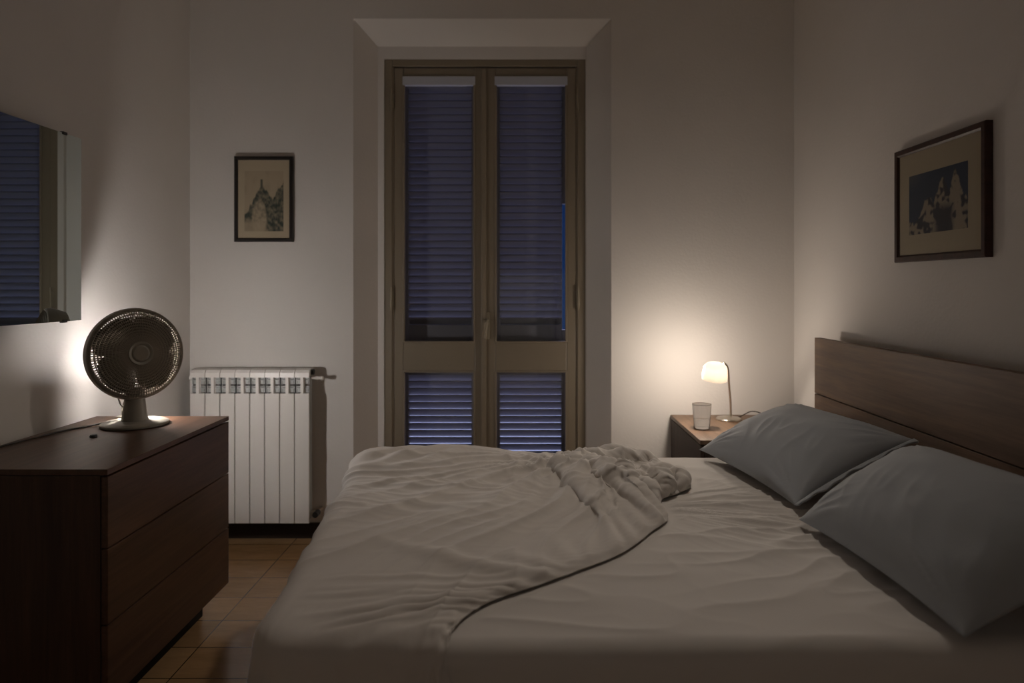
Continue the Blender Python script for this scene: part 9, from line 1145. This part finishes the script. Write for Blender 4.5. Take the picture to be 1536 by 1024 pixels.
-2,0,0,-1,0,0,1,0,4,0,1,0,0,-1,0,0,2,1,-3,2,4,-6,8,-15,6,14,-9,-14,-6,11,13,-4,-16,-7,13,5,-5,1,8,-11,8,-2,-8,6,6,-3,-3,-13,17,7,-15,-6,-4,18,12,-8,-20,6,-7,17,4,-22,14,17,-6,-17,5,11,-14,-7,19,-1,-20,8,19,-10,-4,0,0,1,-4,2,5,-3,-2,1,0,2,-4,1,3,-1,-2,1,0,0,0,-1,1,1,-1,-1,1,1,-2,0,2,-1,0,0,1,0,1,0,3,-1,1,1,-2,0,
0,0,0,0,0,-1,2,-1,-1,1,1,-3,1,-2,3,0,4,1,-1,1,-1,0,1,-2,1,0,2,-1,-1,6,-4,-10,21,-6,-11,-10,1,16,5,-12,-13,0,16,-2,-6,7,-8,10,-6,0,12,-9,-4,6,8,-10,-11,18,3,-19,4,-8,23,4,-11,-18,8,-9,22,0,-21,15,16,-7,-19,10,11,-18,-5,21,-6,-18,12,17,-12,-3,0,1,-2,-3,6,1,-2,-2,1,2,-3,-2,4,1,-2,0,0,0,0,0,1,-1,1,-2,0,2,-2,0,3,-3,1,0,1,-1,
2,1,2,0,2,-3,0,0,1,-1,0,-1,0,2,0,-1,-1,-2,-1,3,1,-1,-2,2,5,-1,1,0,-1,0,3,0,-2,1,-1,1,-1,1,-6,6,10,-14,-5,-8,6,17,-3,-18,-6,14,8,-10,6,1,2,-2,-1,11,-6,5,-4,-12,5,-2,-9,3,17,-6,-18,4,3,20,0,-16,-10,4,-2,21,-11,-14,21,9,-11,-14,14,4,-18,3,18,-13,-11,17,6,-10,-1,0,1,-3,0,6,-3,-2,0,3,-1,-3,2,2,-2,0,0,0,0,0,0,1,-1,-1,1,2,
-3,0,2,-2,2,-1,1,0,1,1,2,-2,2,-1,1,-1,1,-1,-1,0,0,2,0,-2,0,0,0,0,-2,3,0,-4,4,1,-1,3,-3,0,3,-2,0,0,0,0,1,-1,-13,22,-7,-8,-6,-5,14,10,-11,-15,3,19,-12,12,2,-2,3,-10,5,-6,3,-12,6,11,1,4,-6,-22,17,10,-17,-4,-6,19,13,-6,-18,0,-4,6,17,-17,-9,25,5,-16,-11,19,0,-20,10,15,-19,-7,21,1,-10,1,2,-3,-3,5,2,-3,-2,3,0,-4,3,2,-1,-1,0,1,
-2,1,1,0,-2,0,1,1,-2,1,1,-1,0,0,0,1,3,-3,4,-2,1,0,0,2,-3,2,0,-1,2,0,-4,0,0,2,-1,-1,0,-3,3,3,4,1,0,-1,4,-1,0,-4,2,-1,3,-1,1,-7,9,2,-17,5,-9,2,18,1,-18,-10,17,4,-2,7,0,-6,-13,11,1,-8,-6,14,4,6,-3,5,1,-10,-18,20,5,-21,4,-7,21,8,-9,-20,6,-9,15,11,-21,0,24,-1,-19,-1,18,-8,-15,15,8,-21,3,18,-5,-8,2,2,-5,1,6,-3,-2,1,
1,-3,2,2,-2,0,0,0,1,-1,0,1,-1,0,1,0,-3,2,1,-3,2,0,0,0,3,-1,1,4,-4,2,0,-1,1,0,-1,0,1,-2,0,1,0,-1,1,0,-1,1,-3,-2,5,-1,1,0,1,1,-2,2,-2,1,0,0,0,-6,15,-15,-3,1,-9,9,13,-7,-19,5,18,-7,4,2,-2,-5,3,0,-13,0,2,-4,-4,2,10,8,5,5,-24,4,19,-11,-14,0,6,20,0,-11,-13,7,-10,20,0,-21,11,18,-6,-18,7,14,-14,-8,18,-1,-19,10,12,-8,
-3,3,-2,-3,5,1,-5,2,2,-4,0,3,-1,0,0,0,0,1,-1,1,-2,0,1,1,-4,3,-1,0,2,0,0,-1,3,1,0,-3,5,-3,1,-1,2,-1,0,2,-2,-2,1,0,2,-1,0,-1,-1,1,0,1,4,1,0,-1,2,0,-1,6,-4,1,-1,-1,-2,6,-1,-14,9,-11,-4,18,4,-16,-8,14,4,-7,9,-15,-4,1,5,-7,9,5,2,6,-4,-14,-8,7,12,9,1,-26,16,11,-20,1,-9,15,17,-6,-13,-10,4,-5,22,-9,-17,20,13,-14,-14,16,
7,-20,2,19,-10,-15,17,6,-12,1,4,-6,1,5,-3,-2,4,-3,-1,3,-1,0,0,0,0,0,1,-1,-2,2,0,0,-2,3,-2,-1,2,1,-1,0,-1,4,-2,6,-3,0,1,-1,0,0,1,0,-2,0,0,1,-1,1,-2,0,3,-1,1,-2,5,-1,1,1,-2,0,2,2,-2,-1,1,0,-3,8,-13,-1,6,-13,1,18,-7,-18,13,4,-4,4,-8,-4,-4,10,4,11,2,-1,-5,-10,-2,4,-6,-6,5,10,15,-14,-19,24,2,-19,5,-7,16,14,-10,-13,-1,-3,
6,13,-19,-4,24,0,-16,-4,17,-1,-17,9,11,-15,-4,16,-1,-8,4,-2,-4,6,0,-4,4,-2,-2,3,-1,0,0,0,0,1,-1,1,-2,1,0,0,-2,2,0,-1,3,-2,1,-1,0,1,-5,7,-2,4,-1,2,-2,0,1,-2,0,0,2,0,-2,-1,2,0,-1,1,-1,1,5,0,0,1,-1,0,2,-1,1,-1,1,1,-2,1,-16,12,-4,-14,22,1,-14,-10,25,-11,-1,-5,4,-9,19,6,5,-6,2,2,3,1,-8,4,-5,-7,-19,8,12,12,-26,3,20,-16,
-5,-6,5,20,4,-13,-11,6,-12,17,6,-22,7,20,-7,-16,5,17,-13,-11,17,5,-19,4,14,-8,-2,4,-7,3,4,-5,2,0,-1,1,0,0,0,0,0,1,-1,0,-1,0,2,-2,0,2,-2,1,2,-2,-2,2,-4,4,1,-1,3,0,2,0,-1,1,-2,-1,0,2,-2,-2,3,0,-1,2,-2,-2,0,0,6,-1,0,0,2,1,-3,0,5,0,-3,2,0,-8,-7,9,-12,0,8,2,-16,14,-8,8,-1,1,-10,22,-7,0,8,4,-4,-8,-7,-2,5,-12,11,-4,
4,-17,7,17,11,-30,11,12,-21,7,-9,-2,25,4,-13,-11,7,-8,19,-9,-16,18,10,-12,-11,13,9,-17,-2,17,-5,-13,11,6,-11,5,0,-4,6,-4,0,1,-2,1,1,0,0,0,0,0,-1,0,-1,2,0,-3,2,1,-1,0,0,3,-2,-2,-4,8,5,-1,-1,2,-1,-3,2,-2,-1,0,3,-2,-1,1,-1,1,1,-3,1,1,0,-2,6,1,-1,-1,0,1,2,0,1,-4,2,0,1,-13,4,1,-12,16,-2,-4,-9,12,-3,15,-11,-5,14,-9,8,3,-13,-11,
-3,6,14,4,0,-3,-15,5,2,1,-15,4,21,-7,-12,15,-4,-7,-5,5,-6,27,-8,-10,-4,0,1,13,-20,2,19,-4,-8,-9,19,-4,-12,4,15,-12,-5,12,-2,-5,6,-8,4,0,-2,2,-1,1,0,0,0,0,0,0,0,1,-2,0,1,-2,2,0,0,-1,-5,1,5,-3,2,0,6,0,3,-3,-3,0,0,1,0,0,-1,-1,0,2,-1,1,0,1,-1,0,-2,1,6,0,1,-1,1,0,-1,-1,2,1,-1,-4,-4,-1,6,-8,-12,21,-8,-9,13,2,-3,9,
-16,18,-10,4,-5,-9,-12,16,1,-2,-7,6,10,10,2,-14,-6,0,-1,-5,0,20,-19,1,18,-17,4,-7,3,-3,20,-5,-10,2,-8,14,9,-23,8,15,-11,-7,1,17,-10,-13,11,9,-16,6,9,-9,3,0,-4,7,-7,3,0,-1,1,0,0,-1,1,0,-1,0,-1,3,-1,-1,1,-1,0,1,-1,5,-4,5,3,-5,3,-4,1,0,-3,3,-2,-1,3,0,-2,0,0,-2,2,0,-1,1,2,0,0,0,7,0,0,1,-1,2,-2,1,-2,5,2,-12,6,-15,9,-12,
9,0,0,-10,16,-15,16,-20,20,-14,2,0,1,-10,15,-14,-1,2,0,-2,-2,7,5,5,2,2,0,-7,-5,4,7,-8,-1,13,-13,-4,7,-12,13,8,6,-18,6,-9,12,-5,-8,10,7,2,-16,2,8,2,-13,8,6,-14,8,4,-8,8,-7,7,-3,0,0,-1,1,0,0,0,-1,2,-1,-1,-2,3,0,0,1,-2,1,0,0,4,-5,2,-2,0,1,-5,9,-3,2,0,-1,-1,-1,0,0,2,0,0,-3,1,2,0,-1,0,2,-1,6,1,0,2,1,-6,5,-1,
2,-1,-4,1,-18,10,-11,0,13,-8,6,3,-11,8,-10,6,-1,4,-2,-3,-6,9,-4,4,2,0,0,-2,-3,-7,2,7,2,-1,1,1,-3,-5,9,0,-2,-2,7,-1,-10,7,-10,6,-1,10,-7,-1,-6,9,-7,-4,8,-2,4,-2,3,-1,1,-4,3,3,-6,5,3,-4,4,-7,5,3,-4,-5,3,5,-1,-4,-3,4,-5,4,4,-6,5,-8,7,5,-12,10,-2,-5,-1,4,1,-1,-5,12,-7,6,0,0,0,0,-3,-1,0,-1,2,1,1,-2,-2,1,0,3,-1,0]
G = np.cumsum(np.cumsum(np.array(CLOTH, float).reshape(3, 100, 128).transpose(1, 2, 0), axis=0), axis=1)*0.001
def upsample(A, k):
    n = A.shape[0]; t = np.linspace(0, n-1, (n-1)*k+1); i = np.minimum(t.astype(int), n-2); f = (t-i)[:, None, None]
    p0, p1, p2, p3 = A[np.maximum(i-1, 0)], A[i], A[i+1], A[np.minimum(i+2, n-1)]
    return 0.5*(2*p1+(p2-p0)*f+(2*p0-5*p1+4*p2-p3)*f*f+(3*p1-p0-3*p2+p3)*f**3)
# take the stair steps out of the coarse grid, then refine it
for _ in range(1):
    G[1:-1, 1:-1] = 0.5*G[1:-1, 1:-1]+0.125*(G[:-2, 1:-1]+G[2:, 1:-1]+G[1:-1, :-2]+G[1:-1, 2:])
G = upsample(upsample(G, 3).swapaxes(0, 1), 3).swapaxes(0, 1)
U, V = G[..., 0], G[..., 1]
Nn = np.cross(np.gradient(G, axis=0), np.gradient(G, axis=1)); Nn /= np.maximum(np.linalg.norm(Nn, axis=-1, keepdims=True), 1e-9)
if Nn[..., 2].mean() < 0: Nn = -Nn
edge = np.linalg.norm(G-G[-1:, :, :], axis=-1)
top = sstep(BT-0.06, BT-0.005, G[..., 2])
wx, wy = 0.27, 2.74
dx_, dy_ = U-wx, V-wy
ta = math.radians(232)
al = dx_*math.cos(ta)+dy_*math.sin(ta)
ac = -dx_*math.sin(ta)+dy_*math.cos(ta)
phi = np.arctan2(ac+0.10*pnoise(U*2.5, V*2.5, 21), np.maximum(al+0.25, 0.05))
h = np.zeros_like(U)
A1 = sstep(-0.05, 0.25, al)*np.exp(-np.maximum(al, 0)/1.3)
h += 0.022*A1*ridge(phi*3.6+0.3, al*0.8, 22, 3.0)
h += 0.019*A1*ridge(phi*7.5+1.7, al*1.1, 23, 3.4)
h += 0.003*A1*ridge(phi*15.0+0.7+0.4*pnoise(U*3, V*3, 48), al*2.2, 24, 3.0)
# fine gathers towards the foot
gF = sstep(0.30, -0.25, U)*np.exp(-((V-2.42)/0.33)**2)
h += 0.0085*gF*ridge(U*1.1+0.35*pnoise(U*4, V*4, 26), V*9+1.1*pnoise(U*2.0, V*3, 27)+U*1.3, 25, 2.6)
h += 0.0035*gF*ridge(U*2.1+4, V*19+1.3*pnoise(U*2.4, V*3, 47)+U*2.0, 45, 2.6)
# soft lobes at the far foot corner, billow along the far edge
lob = np.exp(-((U+0.46)/0.17)**2-((V-2.80)/0.13)**2)
h += 0.020*lob*(0.5+0.5*np.sin((U*0.80-V*0.75)*58+1.5*pnoise(U*4, V*4, 28)))
h += 0.034*sstep(2.45, 2.88, V)*sstep(0.18, -0.40, U)
# small crumples in the heap
HP = np.exp(-(((U-0.32)/0.34)**2+((V-(2.62-0.3*(U-0.3)))/0.30)**2)**1.3)
wq = 0.05*pnoise(U*5, V*5, 30); wq2 = 0.05*pnoise(U*5+9, V*5+4, 31)
rot = lambda a: ((U+wq)*math.cos(a)+(V+wq2)*math.sin(a), -(U+wq)*math.sin(a)+(V+wq2)*math.cos(a))
a1, b1 = rot(math.radians(105)); h += 0.024*HP*ridge(a1*2.4, b1*8.0, 32, 3.4)
a2, b2 = rot(math.radians(60)); h += 0.021*HP*ridge(a2*3.0, b2*9.5, 40, 3.4)
a3, b3 = rot(math.radians(150)); h += 0.013*HP*ridge(a3*5, b3*15.0, 34, 3.2)
h += 0.0035*HP**0.5*ridge(U*24+wq*30, V*22, 35, 2.2)
h += 0.003*pnoise(U*4, V*4, 37)
h = np.maximum(h, -0.001)*top*sstep(0.0, 0.035, edge)
G = G+Nn*h[..., None]
G[..., 2] += 0.0045*sstep(0.0, 0.05, edge)
# keep the cloth clear of the mattress and the fitted sheet
def clear(G, gap):
    X, Y, Z = G[..., 0], G[..., 1], G[..., 2]
    w = np.clip((1.3-X)/1.9, 0, 1); Xu = X-0.079*(2.19-Y)*w
    cx, cy = (IX0+IX1)/2, (IY0+IY1)/2
    qx, qy = np.abs(Xu-cx)-(IX1-IX0)/2+RC, np.abs(Y-cy)-(IY1-IY0)/2+RC
    ox, oy = np.maximum(qx, 0), np.maximum(qy, 0); ln = np.hypot(ox, oy)
    d = ln+np.minimum(np.maximum(qx, qy), 0)-RC
    nx = np.where(ln > 1e-9, ox/np.maximum(ln, 1e-9), (qx > qy)*1.0)*np.sign(Xu-cx)
    ny = np.where(ln > 1e-9, oy/np.maximum(ln, 1e-9), (qx <= qy)*1.0)*np.sign(Y-cy)
    dp, zr = np.maximum(d, 0), np.maximum(Z-(BT-RE), 0)
    rr = np.maximum(np.hypot(dp, zr), 1e-6)
    push = np.maximum(gap-(rr-RE), 0)
    G[..., 0] += push*dp/rr*nx; G[..., 1] += push*dp/rr*ny; G[..., 2] += push*zr/rr
    return G
G = clear(clear(G, 0.0055), 0.0055)
ts = grid_mesh('top_sheet', G[..., 0], G[..., 1], G[..., 2], M['top'])
sm_ = ts.modifiers.new('thick', 'SOLIDIFY'); sm_.thickness = 0.0018; sm_.offset = 1
tag(ts, 'crumpled off-white top sheet thrown back over the foot half of the bed', 'bedsheet')

# pillows
def pillow(corners, T, seed, label, hem):
    """corners: low-far, low-near, high-near, high-far in world space"""
    c00, c10, c11, c01 = [np.array(c, float) for c in corners]
    nu, nv = 110, 90
    U, V = np.meshgrid(np.linspace(-1, 1, nu), np.linspace(-1, 1, nv), indexing='ij')
    pin = 0.055
    u = U*(1-pin*(1-V**2)); v = V*(1-pin*1.3*(1-U**2))
    s, t = (u+1)/2, (v+1)/2
    P = (c00*(1-s[..., None])+c10*s[..., None])*(1-t[..., None])+(c01*(1-s[..., None])+c11*s[..., None])*t[..., None]
    e1 = (c10-c00)+(c11-c01); e2 = (c01-c00)+(c11-c10)
    n = np.cross(e2, e1); n /= np.linalg.norm(n)
    if n[2] < 0: n = -n
    bul = (np.clip(1-np.abs(U)**2.6, 0, 1)**0.62)*(np.clip(1-np.abs(V)**2.4, 0, 1)**0.62)
    edge = np.maximum(np.abs(U), np.abs(V))
    w = 0.006*pnoise(U*2.2+seed, V*2.6, seed)*bul
    # creases radiating from the corners
    for (cu, cv) in ((-1, -1), (1, -1), (1, 1), (-1, 1)):
        rr = np.hypot(U-cu, V-cv); an = np.arctan2(V-cv, U-cu)
        w += 0.0075*np.exp(-((rr-0.35)/0.3)**2)*ridge(an*5+seed, rr*0.8, seed+3, 2)*np.clip(bul*2, 0, 1)
    w += 0.006*np.exp(-((V+0.35)/0.4)**2)*ridge(U*4.5+V*1.2+seed, V*1.1, seed+5, 2.4)*bul
    front = P+n*(T*0.62*bul+w)[..., None]
    back = P-n*(T*0.38*bul+0.004)[..., None]
    zlim = BT+0.012
    for Q in (front, back):
        Q[..., 2] = np.maximum(Q[..., 2], zlim+0.002*(Q is front))
        Q[..., 0] = np.minimum(Q[..., 0], HX-0.008)
    nvt = nu*nv
    co = np.concatenate([front.reshape(-1, 3), back.reshape(-1, 3)])
    idx = np.arange(nvt).reshape(nu, nv)
    q = np.stack([idx[:-1, :-1], idx[1:, :-1], idx[1:, 1:], idx[:-1, 1:]], -1).reshape(-1, 4).tolist()
    q += (np.stack([idx[:-1, 1:], idx[1:, 1:], idx[1:, :-1], idx[:-1, :-1]], -1).reshape(-1, 4)+nvt).tolist()
    loop = list(idx[:, 0])+list(idx[-1, 1:])+list(idx[-2::-1, -1])+list(idx[0, -2:0:-1])
    for i in range(len(loop)):
        a, b = int(loop[i]), int(loop[(i+1) % len(loop)])
        q.append([b, a, a+nvt, b+nvt])
    me = bpy.data.meshes.new('pillow'); me.from_pydata(co.tolist(), [], q)
    bm = bmesh.new(); bm.from_mesh(me); bmesh.ops.recalc_face_normals(bm, faces=bm.faces[:]); bm.to_mesh(me); bm.free()
    for p in me.polygons: p.use_smooth = True
    o = bpy.data.objects.new('pillow', me); COL.objects.link(o); me.materials.append(M['pillow'])
    tag(o, label, 'pillow', 'grey pillows against the headboard')
    # open hem of the pillowcase along the near end
    if hem:
        pts = []
        k = nu-1
        hw = 0.020
        d = (c10-c00)/np.linalg.norm(c10-c00)
        A = front[k]*0.5+back[k]*0.5
        t_ = np.linspace(0, 1, nv)
        wv = 0.004*np.sin(t_*17)+0.003*np.sin(t_*41+1)
        rows = []
        for f in (0, 0.35, 0.7, 1.0):
            g_ = A+d*(hw*f)+n*((wv*f)+0.004)[:, None]
            g_[:, 2] = np.maximum(g_[:, 2], zlim+0.003); g_[:, 0] = np.minimum(g_[:, 0], HX-0.012)
            rows.append(g_)
        G = np.stack(rows)
        ho = grid_mesh('pillowcase_hem', G[..., 0], G[..., 1], G[..., 2], M['pillow'], o)
        sm = ho.modifiers.new('thick', 'SOLIDIFY'); sm.thickness = 0.005; sm.offset = 0
    return o
pillow([(0.745, 2.96, 0.70), (0.855, 2.20, 0.70), (1.285, 2.30, 0.885), (1.165, 2.99, 0.880)], 0.17, 41,
       'grey pillow farther from the viewer, next to the nightstand', True)
pillow([(0.815, 2.07, 0.70), (0.865, 1.375, 0.70), (1.24, 1.32, 0.93), (1.175, 2.09, 0.915)], 0.19, 57,
       'grey pillow nearest the viewer, at the near edge of the bed', False)

# ------------------------------------------------------------------ lights, world, camera
def point(name, loc, col, p, rad):
    l = bpy.data.lights.new(name, 'POINT'); l.color = col; l.energy = p; l.shadow_soft_size = rad
    o = bpy.data.objects.new(name, l); o.location = loc; COL.objects.link(o); return o
bl = Vector((LX, LY, NT))+SHC+Vector((-0.076, 0.076, 0.004))
point('bedside_lamp_light', bl, (1.0, 0.86, 0.73), 7.2, 0.032)
al = bpy.data.lights.new('fill_spot', 'SPOT'); al.energy = 56.0; al.color = (1.0, 0.87, 0.75)  # unseen spot without a fitting, added to light the bed from above
al.spot_size = math.radians(78); al.spot_blend = 1.0; al.shadow_soft_size = 0.06
ao = bpy.data.objects.new('fill_spot', al); ao.location = (0.95, 3.25, HC-0.06); ao.rotation_euler = Vector((-1.15, -1.2, -2.4)).to_track_quat('-Z', 'Y').to_euler(); COL.objects.link(ao)
wl = bpy.data.lights.new('camera_side_fill', 'AREA'); wl.shape = 'RECTANGLE'; wl.size = 1.6; wl.size_y = 1.6; wl.energy = 130.0; wl.color = (0.90, 0.95, 1.0)  # added fill for the sides that face the camera
wo = bpy.data.objects.new('camera_side_fill', wl); wo.location = (0.4, YF-0.18, 0.83); wo.rotation_euler = (PI/2, 0, 0); COL.objects.link(wo)
for o in bpy.data.objects:
    if o.name.startswith('bulb'): o.visible_shadow = True

w = bpy.data.worlds.new('dusk'); SC.world = w; w.use_nodes = True
nt = w.node_tree; bg = nt.nodes['Background']
tc = nt.nodes.new('ShaderNodeTexCoord'); sp = nt.nodes.new('ShaderNodeSeparateXYZ'); cr = nt.nodes.new('ShaderNodeValToRGB'); mr = nt.nodes.new('ShaderNodeMapRange')
mr.inputs[1].default_value = -0.3; mr.inputs[2].default_value = 0.7
nt.links.new(tc.outputs['Generated'], sp.inputs[0]); nt.links.new(sp.outputs['Z'], mr.inputs[0]); nt.links.new(mr.outputs[0], cr.inputs['Fac'])
e = cr.color_ramp.elements; e[0].position = 0.10; e[0].color = (0.011, 0.012, 0.020, 1); e[1].position = 0.60; e[1].color = (0.055, 0.055, 0.092, 1)
for p_, c_ in ((0.215, (0.012, 0.0125, 0.021)), (0.235, (0.0001, 0.0005, 0.0017)), (0.425, (0.0001, 0.0004, 0.0015)), (0.445, (0.044, 0.044, 0.078)), (0.50, (0.048, 0.048, 0.085))):
    n_ = e.new(p_); n_.color = (*c_, 1)
nt.links.new(cr.outputs['Color'], bg.inputs['Color']); bg.inputs['Strength'].default_value = 48.0

cd = bpy.data.cameras.new('camera'); cam = bpy.data.objects.new('camera', cd); COL.objects.link(cam)
cam.location = (0, 0, 1.386); cam.rotation_euler = (PI/2, 0, 0)
cd.sensor_width = 36; cd.lens = 36*1050/1536
cd.shift_x = -(785-768)/1536; cd.shift_y = -(512-430)/1536
cd.clip_start = 0.05
cd.dof.use_dof = True; cd.dof.focus_distance = 2.5; cd.dof.aperture_fstop = 2.2
SC.camera = cam
SC.view_settings.view_transform = 'Standard'
SC.view_settings.look = 'None'
SC.view_settings.gamma = 1
SC.view_settings.use_curve_mapping = False
SC.view_settings.exposure = 0
try:
    SC.cycles.use_denoising = True
    SC.cycles.diffuse_bounces = 8
    SC.cycles.max_bounces = 14
    SC.cycles.sample_clamp_indirect = 4
except Exception: pass
